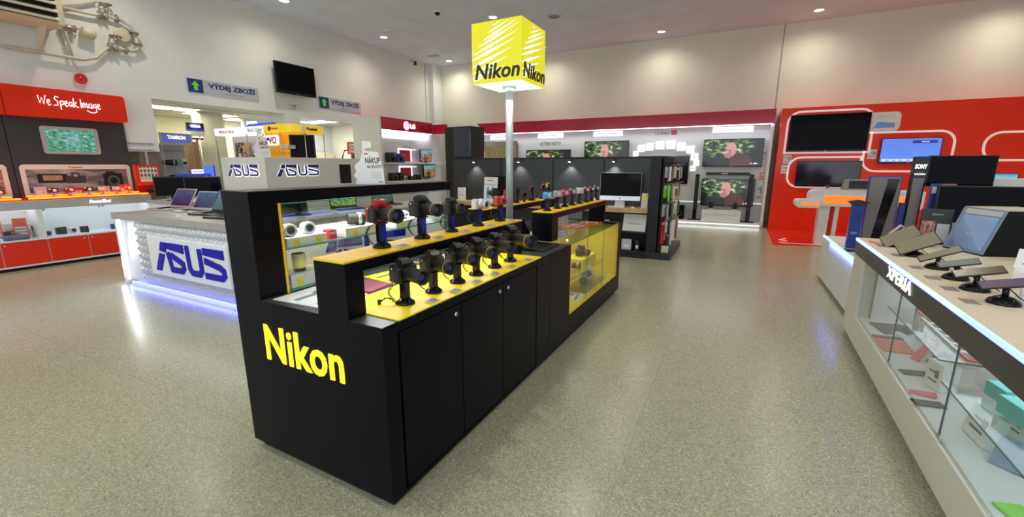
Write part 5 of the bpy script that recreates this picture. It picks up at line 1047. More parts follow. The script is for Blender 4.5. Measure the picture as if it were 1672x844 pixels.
glass_kiosk('glass tower full of lenses under the violet-blue sign', -12.02, 5.86, 0.66, 0.4, 2.09, bone_lam, 0)
t = hang_sign('oval_logo_sign', 'black and blue sign with a glowing oval, topmost inside the first opening', -12.2, 6.22, 6.62, 2.46, 2.66, slate_panel, 'SAMSUNG', lit_white); MB().prism(circ(6.40, 2.58, 0.13, 0.055), YZ(0.0), 0, 0.003).build('oval', violet_sign, t); MB().box(-0.05, 0.002, 6.22, 6.62, 2.46, 2.505).build('blue_strip', royal_band, t); MB().box(-0.05, 0, 6.27, 6.62, 2.34, 2.455).build('lower_board', paper, t)
MB().cyl((-0.03, 6.5, 0), (-0.03, 6.5, 2.36), 0.012).build('post', steel, t)
t = thing('lit_glass_case', 'glass case with a brown back and warm lamp under the oval sign', 'display kiosk', (-12.35, 6.45, 0)); MB().box(-0.3, 0, -0.2, 0.2, 0, 1.0, 0.003).build('cabinet', sky_pl, t); MB().box(-0.3, -0.27, -0.2, 0.2, 1.0, 2.3).build('back', mat('tan_back', (0.42, 0.25, 0.12), 0.5), t); MB().box(-0.27, 0, -0.19, 0.19, 1.75, 1.76).build('glass_shelf', glass, t); MB().lathe([(0.03, 0), (0.03, -0.02), (0, -0.02)], (-0.1, 0.02, 2.24), n=12).build('lamp', lamp_glow, t); MB().box(-0.3, 0, -0.2, 0.2, 2.26, 2.3).build('top', slate_panel, t)
for k, (z, h, mt, lb_) in enumerate(((1.608, 0.14, plastic, 'black telephoto lens on the upper shelf of the glass tower'), (1.258, 0.18, plastic, 'dark binoculars-like lens on the middle shelf of the glass tower'), (0.9, 0.2, plastic, 'black lens lying at the bottom of the glass tower'))):
    t = thing('store_lens', lb_, 'camera lens', (-12.2, 5.72 + 0.1 * k, z), 0, 'lenses in the glass tower'); MB().lathe([(0.05, 0), (0.06, 0.08), (0.075, 0.2), (0.07, 0.28), (0.05, 0.27)], (0, -0.14, 0.076), (0.25, 1, 0), 20).build('barrel', mt, t); MB().lathe([(0.0765, 0.2), (0.0775, 0.21), (0.0765, 0.22)], (0, -0.14, 0.076), (0.25, 1, 0), 20).build('ring', cam_white, t)
    t = thing('store_carton', 'white carton beside the ' + lb_.split(' on ')[0].split(' lying')[0] + ' in the glass tower', 'box', (-12.2, 6.03 + 0.03 * k, z), 0, 'cartons in the glass tower'); MB().box(-0.06, 0.06, -0.06, 0.06, 0, 0.16, 0.002).build('carton', paper, t); MB().box(0.06, 0.061, -0.045, 0.045, 0.03, 0.1).build('label', slate_panel, t)
t = thing('blue_arch_display', 'low glowing blue arch display with a white sign inside the first opening', 'display stand', (-11.6, 6.0, 0)); MB().box(-0.3, 0, -0.35, 0.3, 0, 1.05, 0.004).build('cabinet', white_lam, t); MB().box(-0.28, 0.0, -0.36, 0.30, 1.36, 1.42, 0.01).build('arch', royal_band, t); MB().box(-0.1, 0.0, 0.27, 0.31, 1.05, 1.38).build('arch_leg', royal_band, t); MB().box(-0.02, 0.0, -0.12, 0.14, 1.42, 1.52).build('lit_sign', sign_white, t); MB().box(-0.27, -0.25, -0.34, 0.28, 1.05, 1.36).build('back', sky_pl, t); text('lettering', 'PANASONIC', YZ(0.0), -0.10, 0.12, 1.45, 1.49, 0.003, navy, t)
t = thing('blue_light_panel', 'small lit pale-blue panel with a blue edge beside the blue arch display', 'display panel', (-11.9, 6.42, 0)); MB().box(-0.03, 0, -0.12, 0.12, 1.3, 1.6, 0.004).build('panel', scr_smart, t); MB().box(-0.04, 0.01, 0.12, 0.15, 1.1, 1.62).build('edge', royal_band, t); MB().cyl((-0.02, 0, 0), (-0.02, 0, 1.3), 0.015).build('post', steel, t)
t = thing('goods_rack', 'low rack with dark gadgets at the bottom of the first opening', 'rack', (-11.2, 5.35, 0)); MB().box(-0.4, 0, -0.5, 0.6, 0, 0.95, 0.004).build('cabinet', paper_grey, t); MB().box(-0.42, 0.02, -0.52, 0.62, 0.95, 0.98).build('top', white_lam, t)
for k in range(5):
    t = thing('boxed_gadget', ('dark gadget on the low rack, nearest the brown door', 'blue patterned box second on the low rack', 'dark box third on the low rack', 'pale box fourth on the low rack', 'dark box last on the low rack')[k], 'box', (-11.35 + 0.05 * (k % 2), 5.0 + k * 0.2, 0.98), 0.2 * (k % 3), 'boxes on the low rack'); MB().box(-0.07, 0.07, -0.07, 0.07, 0, 0.2 + 0.05 * (k % 2), 0.004).build('carton', (plastic, blue_pl, slate_panel, paper_grey, plastic)[k], t); MB().box(0.07, 0.071, -0.05, 0.05, 0.05, 0.12).build('label', pr_text, t)
struct(MB().box(-12.9, -12.5, 6.72, 7.3, 0, 2.98).build('trim_7', cream_paint))
# second opening
t = thing('framed_sign', 'white sign in a thick red frame, round red mark, inside the second opening', 'sign', (-11.2, 10.75, 0))
MB().prism(rrect(-0.42, 0.36, 1.98, 2.36, 0.01), YZ(0.0), -0.03, 0).build('frame', red_pl, t); MB().box(0, 0.004, -0.37, 0.31, 2.03, 2.31).build('face', paper, t); MB().ribbon(circ(-0.25, 2.17, 0.07, n=20), 0.03, YZ(0.004), 0, 0.003, True).build('round_mark', red_pl, t); text('lettering', '-TELEX', YZ(0.004), -0.1, 0.26, 2.13, 2.20, 0.003, ink_black, t, bold=0.03); MB().cyl((-0.015, 0, 0), (-0.015, 0, 2.0), 0.015).build('post', steel, t)
t = thing('bag_stand', 'dark arched rack hung with black bags inside the second opening', 'rack', (-11.6, 10.95, 0)); MB().tube([(0, -0.5, 0), (0, -0.5, 1.9), (0, -0.4, 2.1), (0, 0.2, 2.15), (0, 0.3, 2.0), (0, 0.3, 0)], 0.02).build('frame', plastic, t); MB().box(-0.1, 0.1, -0.1, 0.28, 1.0, 2.05, 0.08, 3).build('bag', slate_panel, t); MB().box(-0.02, 0.1, -0.46, -0.25, 1.55, 1.8, 0.05, 3).build('blue_bag', blue_pl, t); MB().box(0.08, 0.12, -0.02, 0.1, 1.65, 1.75, 0.01).build('tag', sky_pl, t)
t = thing('lit_counter_case', 'low glowing white glass counter inside the second opening', 'display counter', (-12.0, 9.6, 0)); MB().box(-0.5, 0, -0.6, 0.6, 0, 1.35, 0.004).build('body', white_lam, t); MB().box(-0.5, 0, -0.6, 0.6, 1.35, 1.72, 0.004).build('lit_case', sign_white, t)
struct(MB().box(-12.9, -12.86, 10.3, 11.2, 0, 2.05, 0.003).build('door_2', cream_paint))
light('lit_case_lamp', 'POINT', (-12.3, 9.4, 2.0), 7, (0.75, 0.85, 1.0), shadow_soft_size=0.2)

# ------------------------------------------------------------------ white television wall with crimson header
TY = 13.35
tw = thing('television_wall', 'long white television wall with a glossy crimson header and a lit platform', 'display wall', (0, 0, 0))
F = lambda u, v, d: (u, TY - d, v)
MB().box(-8.9, 0.70, TY, WY - 0.02, 0.12, 2.66, 0.003).build('panel', mat('tv_wall_white', (0.70, 0.70, 0.72), 0.45), tw)
MB().prism([(-7.98, 3.0), (0.77, 3.0), (0.77, 2.655), (-7.6, 2.655), (-7.80, 2.82)], lambda u, v, d: (u, 13.05 + d, v), 0, WY - 13.07).build('header', crimson, tw)
MB().box(0.70, 0.77, 13.10, WY - 0.02, 0, 2.655, 0.003).build('side_panel', white_lam, tw)
MB().box(-8.3, 0.72, 13.07, 13.12, 2.636, 2.655).build('light_strip', white_led, tw)
light('tv_wall_lamp', 'AREA', (-3.4, 13.12, 2.62), 20, (0.90, 0.93, 1.0), (R(-20), 0, 0), shape='RECTANGLE', size=8.6, size_y=0.06)
pf_ = thing('lit_platform', 'low white platform with a glowing front edge along the white television wall', 'display platform', (0, 0, 0))
MB().box(-8.9, 0.70, 12.99, TY - 0.02, 0.0, 0.12, 0.004).build('deck', white_lam, pf_)
MB().box(-8.9, 0.70, 12.982, 12.99, 0.035, 0.065).build('light_strip', sign_white, pf_)
light('platform_lamp', 'AREA', (-1.0, 12.97, 0.07), 1.5, (0.85, 0.92, 1.0), (R(35), 0, R(180)), shape='RECTANGLE', size=3.4, size_y=0.04)
MB().box(-2.2, 0.70, TY - 0.012, TY - 0.004, 0.60, 0.615).build('light_strip', sign_white, tw)
MB().box(-2.2, 0.70, TY - 0.02, TY, 0.12, 0.58, 0.003).build('lower_panel', mat('lower_panel_grey', (0.55, 0.56, 0.60), 0.4), tw)
for k, (a, b, s) in enumerate(((-7.63, -6.85, 'CINEMA 3D'), (-5.84, -4.97, 'CINEMA 3D SMART TV'), (-3.99, -3.10, 'SMART TV A MOBILY'), (-0.66, 0.32, 'DOMÁCÍ KINA A AUDIO'))):
    st = MB().box(a, b, TY - 0.03, TY, 2.475, 2.63, 0.004).build('lit_strip_sign', sign_white, tw); text('lettering', s, lambda u, v, d: (u, TY - 0.03 - d, v), a + 0.14, b - 0.14, 2.53, 2.575, 0.002, grey_text, st)
text('lettering', 'ULTRA HDTV', F, -5.77, -5.05, 2.245, 2.355, 0.006, ink_black, tw, bold=0.005)
text('lettering', 'LG Smart', F, -2.16, -1.78, 2.475, 2.57, 0.006, fascia_dark, tw); MB().prism(rrect(-1.73, -1.58, 2.465, 2.60, 0.02), F, 0, 0.006).build('red_mark', crimson, tw)
for k, (x, z, s) in enumerate(((-2.68, 1.95, .15), (-2.53, 2.10, .19), (-2.29, 2.14, .20), (-2.01, 2.18, .23), (-1.71, 2.19, .23), (-1.43, 2.13, .22), (-1.18, 2.04, .20), (-1.06, 1.85, .19), (-1.00, 1.68, .15), (-1.08, 1.53, .14))):
    ic = MB().box(x - s / 2, x + s / 2, TY - 0.035, TY, z - s / 2, z + s / 2, 0.004).build('lit_icon_tile', mat('lit_icon', (1, 1, 1), 0.4, emit=0.62, ecol=(0.86, 0.93, 1.0)) if k == 0 else MATS['lit_icon'], tw)
    fi = lambda u, v, d: (u, TY - 0.035 - d, v)
    (MB().ribbon(circ(x, z, s * .22, s * .14, n=14), 0.012, fi, 0, 0.001, True) if k % 2 else MB().prism([(x - s * .25, z - s * .06), (x + s * .25, z + s * .02), (x + s * .25, z + s * .07), (x - s * .25, z)], fi, 0, 0.001)).build('icon', (crimson if k in (1, 6) else paper_grey), ic)
m = MB(); m.ribbon([(-8.12 + 0.28 * math.sin(a * PI / 18), 2.64 - 1.3 * a / 9) for a in range(0, 10)], 0.14, F, 0, 0.03); m.build('pink_arc', magenta_glow, tw)
m = MB(); m.ribbon([(-8.26 + 0.28 * math.sin(a * PI / 18), 2.64 - 1.3 * a / 9) for a in range(0, 10)], 0.10, F, 0, 0.03); m.build('white_arc', sign_white, tw)
MB().prism([(-9.2, 2.99), (-7.98, 2.99), (-7.76, 2.80), (-7.6, 2.655), (-9.2, 2.655)], lambda u, v, d: (u, 13.07 + d, v), 0, 0.5).build('white_header', paper, tw)
MB().prism([(-8.6 + 0.34 * math.cos(R(20 + a * 14)), 2.62 + 0.22 * math.sin(R(20 + a * 14))) for a in range(11)], lambda u, v, d: (u, 13.07 - d, v), 0, 0.012).build('crimson_arc', crimson, tw)
def tv(label, x0, x1, z0, z1, scr, y=TY, foot=False, group='televisions on the white wall', th=0.05, parent=None):
    t = thing('television', label, 'television', ((x0 + x1) / 2, y, (z0 + z1) / 2), 0, group); w = (x1 - x0) / 2; h = (z1 - z0) / 2; off = 0.055
    MB().box(-min(.2, w * .4), min(.2, w * .4), -off + 0.01, 0, -min(.15, h * .5), min(.15, h * .5)).build('wall_bracket', matte_black, t)
    MB().box(-w, w, -off - 0.035, -off, -h, h, 0.006).build('frame', gloss_black, t); yy = -off - 0.0355
    MB().slab((-w + .015, yy - .001, -h + .03), (w - .015, yy - .001, -h + .03), (w - .015, yy - .001, h - .015), (-w + .015, yy - .001, h - .015), 0.001).build('screen', scr, t)
    MB().box(-0.02, 0.02, yy - 0.002, yy, -h + .006, -h + .02).build('logo_bar', paper_grey, t); return t
tv('television with golden meadow picture, leftmost on the white wall behind the pole', -7.82, -6.57, 1.68, 2.41, scr_hay)
tv('wide television under dark lettering on the white wall, only its top edge visible', -6.23, -4.69, 1.22, 2.11, scr_film)
tv('television with a bald man in brown just above the black computer wall', -4.24, -2.88, 1.55, 2.34, scr_film)
tv('television with a bald man in brown, top right of the white wall', -0.84, 0.60, 1.58, 2.31, scr_film)
tv('television with a bald man in brown between two tall black speakers, lower right', -0.80, 0.50, 0.52, 1.26, scr_film)
tv('mostly dark television under the arch of lit tiles, half behind the hanging accessories', -2.62, -1.19, 1.10, 1.88, scr_film and mat('near_black_screen', (0.012, 0.012, 0.02), 0.12))
t = thing('sound_bar', 'long black sound bar between the two right-hand televisions', 'sound bar', (-0.18, TY, 1.395)); MB().box(-0.54, 0.54, -0.07, 0, -0.035, 0.035, 0.008).build('bar', plastic, t); MB().box(-0.16, 0.0, -0.0715, -0.07, -0.015, 0.015).build('display', paper_grey, t)
for k, x in enumerate((-0.92, 0.40)):
    t = thing('tower_speaker', ('left' if k == 0 else 'right') + ' tall slim black speaker beside the lower right television', 'speaker', (x, 13.14, 0.12), 0, 'tall speakers on the platform'); MB().box(-0.17, 0.17, -0.11, 0.11, 0, 0.025, 0.01).build('base', gloss_black, t); MB().box(-0.05, 0.05, -0.04, 0.05, 0.025, 1.26, 0.012).build('column', gloss_black, t); MB().box(-0.04, 0.04, -0.043, -0.04, 0.3, 1.22).build('grille', plastic, t)
for k, (x, h) in enumerate(((-1.62, .32), (-1.30, .40), (-1.22, 0.0))):
    if h: t = thing('subwoofer', ('left smaller' if k == 0 else 'right larger') + ' black subwoofer at the left end of the lit platform', 'speaker', (x, 13.17, 0.12), 0, 'subwoofers on the platform'); MB().box(-0.11, 0.11, -0.13, 0.13, 0, h, 0.008).build('cabinet', gloss_black, t); MB().lathe([(0.07, 0), (0.07, 0.004), (0.04, -0.001)], (0, -0.13, h * .4), (0, -1, 0)).build('driver', plastic, t)
for k, x in enumerate((-0.52, 0.08)):
    t = thing('satellite_speaker', ('left' if k == 0 else 'right') + ' small black speaker standing under the lower right television', 'speaker', (x, 13.24, 0.12), 0, 'small speakers under the television'); MB().box(-0.05, 0.05, -0.05, 0.05, 0.33, 0.5, 0.006).build('box', gloss_black, t); MB().box(-0.06, 0.06, -0.05, 0.05, 0, 0.33, 0.004).build('plinth', white_lam, t)
t = thing('text_board', 'white board with one line of print leaning on the lit platform', 'sign', (-0.25, 13.10, 0.12)); MB().slab((-0.48, -0.02, 0), (0.48, -0.02, 0), (0.48, 0.03, 0.30), (-0.48, 0.03, 0.30), 0.012).build('board', paper, t); text('lettering', 'VYBERTE SI DOMÁCÍ KINO PODLE SVÉHO', lambda u, v, d: (u, -0.021 + 0.1667 * v - d, v), -0.42, 0.42, 0.16, 0.185, 0.002, grey_text, t)
for k, (z0, z1, mt, lb) in enumerate(((1.70, 2.05, pr_text, 'narrow printed strip at the right of the top television'), (1.24, 1.44, pr_red, 'small red and white sheet at the right end of the white wall'), (0.65, 1.18, pr_text, 'tall narrow printed strip at the right of the lower television'))):
    t = MB().slab((0.56 + .02 * (k == 1), TY - .004, z0), (0.68, TY - .004, z0), (0.68, TY - .004, z1), (0.56 + .02 * (k == 1), TY - .004, z1), 0.004).build('info_sheet', mt); tag(t, lb, 'sheet of paper', 'info sheets on the white wall')
t = MB().box(-1.42, -1.22, TY - 0.012, TY, 0.98, 1.05, 0.002).build('small_plate', paper); tag(t, 'small white plate under the dark television of the white wall', 'sign')

# left wing of the television wall
lw = thing('television_wall_wing', 'white shelf wall wing with crimson header and glowing round logo at the left', 'display wall', (0, 0, 0))
VX = -9.45
MB().box(WX, -9.28, 9.78, 9.86, 0, 3.0, 0.003).build('side_panel', white_lam, lw)
MB().box(WX, VX, 9.86, 12.9, 0, 2.66, 0.003).build('panel', MATS['tv_wall_white'], lw)
MB().box(WX + 0.02, -9.30, 9.87, 12.3, 2.655, 3.01, 0.003).build('header', crimson, lw)
MB().box(-9.30, -8.72, 12.3, 12.36, 2.655, 2.96, 0.003).build('header_return', crimson, lw)
MB().box(-9.36, -9.32, 9.88, 12.3, 2.638, 2.655).build('light_strip', white_led, lw); light('wing_lamp', 'AREA', (-9.38, 11.1, 2.62), 7, (0.9, 0.93, 1.0), (0, R(20), 0), shape='RECTANGLE', size=0.05, size_y=2.3)
f = YZ(-9.30); MB().prism(circ(10.98, 2.83, 0.135), f, 0, 0.012).build('round_logo', magenta_glow, lw)
m = MB(); m.ribbon([(10.98 + 0.10 * math.cos(R(a)), 2.83 + 0.10 * math.sin(R(a))) for a in range(90, 361, 18)], 0.022, f, 0.012, 0.016); m.ribbon([(10.98, 2.88), (10.98, 2.79), (11.03, 2.79)], 0.02, f, 0.012, 0.016); m.prism(circ(10.94, 2.87, 0.014, n=10), f, 0.012, 0.016); m.build('face_mark', lit_white, lw)
text('lettering', 'LG', f, 11.16, 11.40, 2.75, 2.90, 0.012, lit_white, lw, bold=0.05)
for a, b in ((9.98, 10.42), (10.46, 10.98), (11.02, 11.58)):
    MB().box(VX, VX + 0.06, a, b, 2.42, 2.585, 0.004).build('lit_strip_sign', sign_white, lw)
text('lettering', 'Style & Link', YZ(VX), 10.95, 11.32, 2.12, 2.22, 0.004, grey_text, lw, bold=0.01)
for z in (1.70, 1.155): MB().box(VX, VX + 0.30, 10.02, 12.6, z - 0.03, z, 0.003).build('shelf', white_lam, lw)
for z0 in (1.74, 1.20):
    m = MB(); f = YZ(VX); m.ribbon([(10.72, z0), (10.72, z0 + .38), (11.30, z0 + .38), (11.30, z0)], 0.05, f, 0, 0.02); m.build('lit_frame', sign_white, lw); MB().box(VX, VX + 0.01, 10.75, 11.27, z0, z0 + .35).build('red_niche', crimson, lw)
    MB().box(VX, VX + 0.012, 11.3, 11.55, z0 + .36, z0 + .39).build('lit_bar', sign_white, lw)
for k, (y, z) in enumerate(((11.72, 1.93), (11.86, 1.43))):
    t = thing('television', ('upper' if k == 0 else 'lower') + ' small television with an orange valley picture on the shelf wall wing', 'television', (VX + 0.18, y + 0.12, z - 0.23), R(90), 'small televisions on the wing shelves'); MB().box(-0.30, 0.30, -0.02, 0.02, 0.04, 0.44, 0.005).build('frame', gloss_black, t); MB().slab((-0.28, -0.0212, 0.06), (0.28, -0.0212, 0.06), (0.28, -0.0212, 0.42), (-0.28, -0.0212, 0.42), 0.001).build('screen', scr_valley, t); MB().box(-0.12, 0.12, -0.06, 0.06, 0, 0.012, 0.003).build('foot', gloss_black, t); MB().box(-0.03, 0.03, -0.01, 0.02, 0.01, 0.06).build('neck', gloss_black, t)
for k, (y, z, w, h, mt, lb) in enumerate(((10.20, 1.70, .28, .30, plastic, 'black speaker left on the upper wing shelf'), (10.55, 1.70, .34, .27, blue_pl, 'black and blue hi-fi unit on the upper wing shelf'), (10.26, 1.155, .26, .24, plastic, 'black speaker left on the lower wing shelf'), (10.55, 1.155, .20, .25, plastic, 'black hi-fi unit on the lower wing shelf'), (10.72, 1.155, .14, .14, alu, 'small silver radio on the lower wing shelf'), (11.12, 1.155, .24, .13, plastic, 'low black dock on the lower wing shelf'), (11.40, 1.155, .2, .17, plastic, 'black box speaker right on the lower wing shelf'))):
    t = thing('hifi_speaker', lb, 'speaker', (VX + 0.16, y, z), 0, 'audio units on the wing shelves'); MB().box(-0.09, 0.09, -w / 2, w / 2, 0, h, 0.008).build('cabinet', mt, t); MB().lathe([(min(w, h) * .32, 0), (min(w, h) * .3, 0.004), (0.01, -0.002)], (0.09, 0, h * .42), (1, 0, 0)).build('driver', gloss_black, t)
    if k == 0 or k == 1: MB().lathe([(0.03, 0), (0.03, 0.004), (0, 0.005)], (0.09, w * .3, h * .8), (1, 0, 0)).build('tweeter', gold, t)

# ------------------------------------------------------------------ black computer stand with oak desks
BY = 8.05
st = thing('computer_wall', 'long low black computer wall with oak desk ledges and bright little spotlights', 'display wall', (0, 0, 0))
m = MB(); m.box(-5.62, -1.10, BY, BY + 0.24, 0, 1.765, 0.004); m.build('wall', matte_black, st)
m = MB()
for a, b in ((-5.55, -4.36), (-4.34, -3.2), (-3.18, -2.19)): m.box(a, b, BY - 0.012, BY, 0.85, 1.73, 0.002)
m.box(-2.17, -1.28, BY - 0.008, BY, 0.85, 1.73, 0.002); m.build('back_board', slate_board, st)
m = MB(); m.box(-1.29, -1.12, 7.72, 8.06, 0.05, 1.765, 0.003); m.box(-1.28, -1.10, 8.05, 9.3, 0.05, 1.765, 0.003); m.build('end_panel', matte_black, st)
m = MB(); m.box(-5.6, -1.29, 7.62, BY, 0.80, 0.875, 0.003); cd = thing('computer_desk', 'long oak ledge with black shelves under it along the black computer wall', 'desk', (0, 0, 0)); m.build('desk_ledge', oak, cd)
m = MB(); m.box(-5.6, -1.29, 7.66, BY, 0.0, 0.06); m.box(-2.35, -2.31, 7.66, BY, 0.06, 0.80); m.box(-2.31, -1.29, 7.66, BY, 0.44, 0.465, 0.002); m.box(-2.31, -1.29, 7.66, BY, 0.10, 0.125, 0.002); m.box(-5.6, -2.35, 7.70, 7.74, 0.06, 0.80); m.build('lower_shelves', matte_black, cd)
m = MB(); m.box(-1.75, -0.87, 7.70, 7.95, 0.0, 0.115, 0.004); m.box(-1.30, -0.87, 7.95, 9.30, 0.0, 0.115, 0.004); m.build('plinth', slate_panel, st)
for k, x in enumerate((-4.95, -3.9, -2.82, -1.98)):
    t = thing('spotlight', ('first bright spotlight from the left on the black wall', 'second bright spotlight from the left, right of the pole', 'third bright spotlight from the left on the black wall', 'bright spotlight above the big computer')[k], 'lamp', (x, BY - 0.012, 1.715), 0, 'spotlights on the black computer wall')
    MB().tube([(0, 0, 0.0), (0, -0.05, 0.02), (0, -0.09, 0.0)], 0.006).build('arm', plastic, t); MB().lathe([(0.018, 0), (0.024, -0.05), (0.0, -0.05)][:2] + [(0.022, -0.052), (0.0, -0.045)], (0, -0.095, 0.01), (0, 0.25, 1), 16).build('head', plastic, t); MB().lathe([(0.0, -0.056), (0.020, -0.055), (0.02, -0.05)], (0, -0.095, 0.01), (0, 0.25, 1), 16).build('bulb', lamp_glow, t)
    light('spot_lamp', 'SPOT', (x, BY - 0.11, 1.65), 14, (1.0, 0.93, 0.8), (R(12), 0, 0), spot_size=R(95), spot_blend=0.6, shadow_soft_size=0.02)
t = thing('desktop_computer', 'large all-in-one computer with black screen and silver chin on the oak desk', 'computer', (-1.82, 7.86, 0.875), R(4)); X = Matrix.Translation((0, 0, 0.11)) @ Matrix.Rotation(R(-5), 4, 'X')
MB().at(X).box(-0.365, 0.365, -0.012, 0.012, 0.0, 0.50, 0.008).build('casing', alu, t); MB().at(X).slab((-0.358, -0.0135, 0.085), (0.358, -0.0135, 0.085), (0.358, -0.0135, 0.494), (-0.358, -0.0135, 0.494), 0.001).build('screen', screen_off, t)
m = MB(); m.box(-0.10, 0.10, -0.10, 0.10, 0, 0.008, 0.003); m.prism([(-0.09, 0.008), (0.09, 0.008), (0.08, 0.16), (-0.08, 0.16)], lambda u, v, d: (u, 0.035 + d, v), 0, 0.01); m.build('stand', alu, t)
MB().at(X).prism(circ(0, 0.044, 0.012, n=16), lambda u, v, d: (u, -0.0125 - d, v), 0, 0.001).build('logo_mark', ink_black, t)
t = thing('keyboard', 'thin white keyboard in front of the large computer', 'keyboard', (-1.84, 7.72, 0.875), R(4)); MB().box(-0.15, 0.15, -0.05, 0.05, 0, 0.008, 0.003).build('plate', alu, t); m = MB(); [m.box(-0.145 + c * .0242, -0.124 + c * .0242, -0.045 + r_ * .019, -0.029 + r_ * .019, 0.008, 0.0105) for r_ in range(5) for c in range(12)]; m.build('keys', paper, t)
t = thing('computer_mouse', 'white mouse to the right of the keyboard', 'mouse', (-1.55, 7.72, 0.875)); MB().lathe([(0.0, 0.022), (0.02, 0.02), (0.03, 0.01), (0.032, 0), (0, 0)]).build('shell', paper, t); MB().box(-0.001, 0.001, 0.0, 0.03, 0.014, 0.0215).build('wheel', paper_grey, t)
t = thing('info_stand', 'small grey info stand with yellow notes beside the large computer', 'sign', (-1.37, 7.80, 0.875)); MB().slab((-0.055, -0.02, 0.0), (0.055, -0.02, 0.0), (0.055, 0.02, 0.26), (-0.055, 0.02, 0.26), 0.006).build('panel', paper_grey, t); m = MB()
for a, b in ((-0.045, 0.15), (0.0, 0.14), (-0.02, 0.19)): m.slab((a, -0.0215 + b * .154, b), (a + .045, -0.0215 + b * .154, b), (a + .045, -0.0215 + (b + .06) * .154, b + .06), (a, -0.0215 + (b + .06) * .154, b + .06), 0.001)
m.build('yellow_note', yellow_liner, t); MB().box(-0.055, 0.055, -0.03, 0.06, 0, 0.006).build('foot', acrylic, t)
t = thing('laptop_carton', 'big flat white carton with thin dark line on the shelf below the desk', 'box', (-1.52, 7.80, 0.465)); MB().slab((-0.20, -0.05, 0), (0.20, -0.05, 0), (0.20, 0.05, 0.29), (-0.20, 0.05, 0.29), 0.05).build('carton', paper, t); MB().slab((-0.12, -0.0512 + .042, 0.12), (0.12, -0.0512 + .042, 0.12), (0.12, -0.0512 + .044, 0.127), (-0.12, -0.0512 + .044, 0.127), 0.0006).build('print_line', ink_black, t)
t = thing('laptop_carton', 'smaller white carton left on the shelf below the desk', 'box', (-2.08, 7.82, 0.465)); MB().box(-0.14, 0.10, -0.04, 0.06, 0, 0.17, 0.002).build('carton', paper, t); MB().box(-0.1, 0.06, -0.041, -0.04, 0.07, 0.08).build('print_line', paper_grey, t)
for k, (x, w, h, mt, lb) in enumerate(((-2.0, .2, .17, plastic, 'dark device left on the lowest shelf'), (-1.83, .09, .09, yellow_liner, 'little yellow box on the lowest shelf'), (-1.63, .17, .19, paper_grey, 'grey boxed router in the middle of the lowest shelf'), (-1.44, .07, .19, slate_panel, 'slim dark device standing right on the lowest shelf'))):
    t = thing('device_box', lb, 'box', (x, 7.78, 0.125), 0, 'devices on the lowest black shelf'); MB().box(-w / 2, w / 2, -0.05, 0.05, 0, h, 0.004).build('case', mt, t); MB().box(-w * .3, w * .3, -0.052, -0.05, h * .2, h * .5).build('label', paper if k != 1 else ink_black, t)
t = thing('poster_stand', 'white poster with two blue bottles standing on the oak ledge left of the pole', 'poster', (-4.53, 7.90, 0.875)); MB().slab((-0.16, -0.02, 0), (0.16, -0.02, 0), (0.16, 0.03, 0.50), (-0.16, 0.03, 0.50), 0.012).build('board', paper, t); fz = lambda u, v, d: (u, -0.0205 + 0.1 * v - d, v)
m = MB(); m.prism([(-0.10, 0.06), (-0.02, 0.06), (-0.02, 0.24), (-0.045, 0.30), (-0.075, 0.30), (-0.10, 0.24)], fz, 0, 0.002); m.prism([(0.01, 0.06), (0.10, 0.06), (0.10, 0.25), (0.07, 0.31), (0.04, 0.31), (0.01, 0.25)], fz, 0, 0.002); m.build('bottle_print', sky_pl, t); MB().prism([(-0.15, 0.33), (0.15, 0.33), (0.15, 0.35), (-0.15, 0.36)], fz, 0, 0.002).build('band_print', paper_grey, t); MB().prism([(-0.09, 0.42), (0.05, 0.42), (0.05, 0.44), (-0.09, 0.44)], fz, 0, 0.002).build('title_print', grey_text, t)
t = thing('black_monitor', 'black monitor partly behind the white bottle poster', 'monitor', (-4.30, 7.97, 0.875)); MB().box(-0.24, 0.22, -0.02, 0.02, 0.06, 0.52, 0.006).build('frame', gloss_black, t); MB().box(-0.1, 0.1, -0.06, 0.05, 0, 0.01).build('foot', gloss_black, t); MB().box(-0.02, 0.02, -0.01, 0.01, 0.01, 0.07).build('neck', gloss_black, t)
t = thing('white_carton', 'small upright white box on the oak ledge at the left end', 'box', (-5.22, 7.86, 0.875)); MB().box(-0.085, 0.085, -0.03, 0.03, 0, 0.27, 0.003).build('carton', paper, t); MB().box(-0.05, 0.05, -0.031, -0.03, 0.1, 0.14).build('print', paper_grey, t)
t = thing('tall_black_panel', 'tall black display box towering over the left end of the computer wall', 'display panel', (-5.45, 8.55, 0)); X = Matrix.Rotation(R(-6), 4, 'Z'); MB().at(X).box(-0.72, 0.06, 0, 0.5, 0, 2.48, 0.004).build('box', matte_black, t); MB().at(X).box(-0.40, 0.06, -0.06, -0.0, 1.80, 2.44, 0.006).build('blue_black_screen', mat('night_blue_panel', (0.03, 0.045, 0.075), 0.2), t)
# accessory hooks on the end of the computer wall
hk = thing('hook_board', 'black slotted board with rows of metal hooks at the end of the computer wall', 'rack', (-1.095, 0, 0))
MB().box(-0.005, 0.012, 7.80, 9.2, 0.12, 1.74, 0.002).build('board', matte_black, hk)
rows = (1.62, 1.30, 0.98, 0.68); hy = (7.9, 8.2, 8.5, 8.8)
for z in rows:
    for y in hy: MB().tube([(0.01, y, z), (0.22, y, z), (0.235, y, z + 0.02)], 0.004, 6).build('hook', steel, hk)
MB().box(0.01, 0.24, 7.85, 9.15, 1.665, 1.675).build('top_rail', plastic, hk)
pal = {1.62: (paper_grey, paper, card_beige, paper_grey, plastic, paper), 1.30: (lime_pl, lime_pl, paper_grey, lime_pl, red_pl, paper_grey), 0.98: (paper_grey, cam_silver, moss_pl, plastic, paper_grey, red_pl), 0.68: (red_pl, card_beige, paper_grey, plastic, paper, blue_pl)}
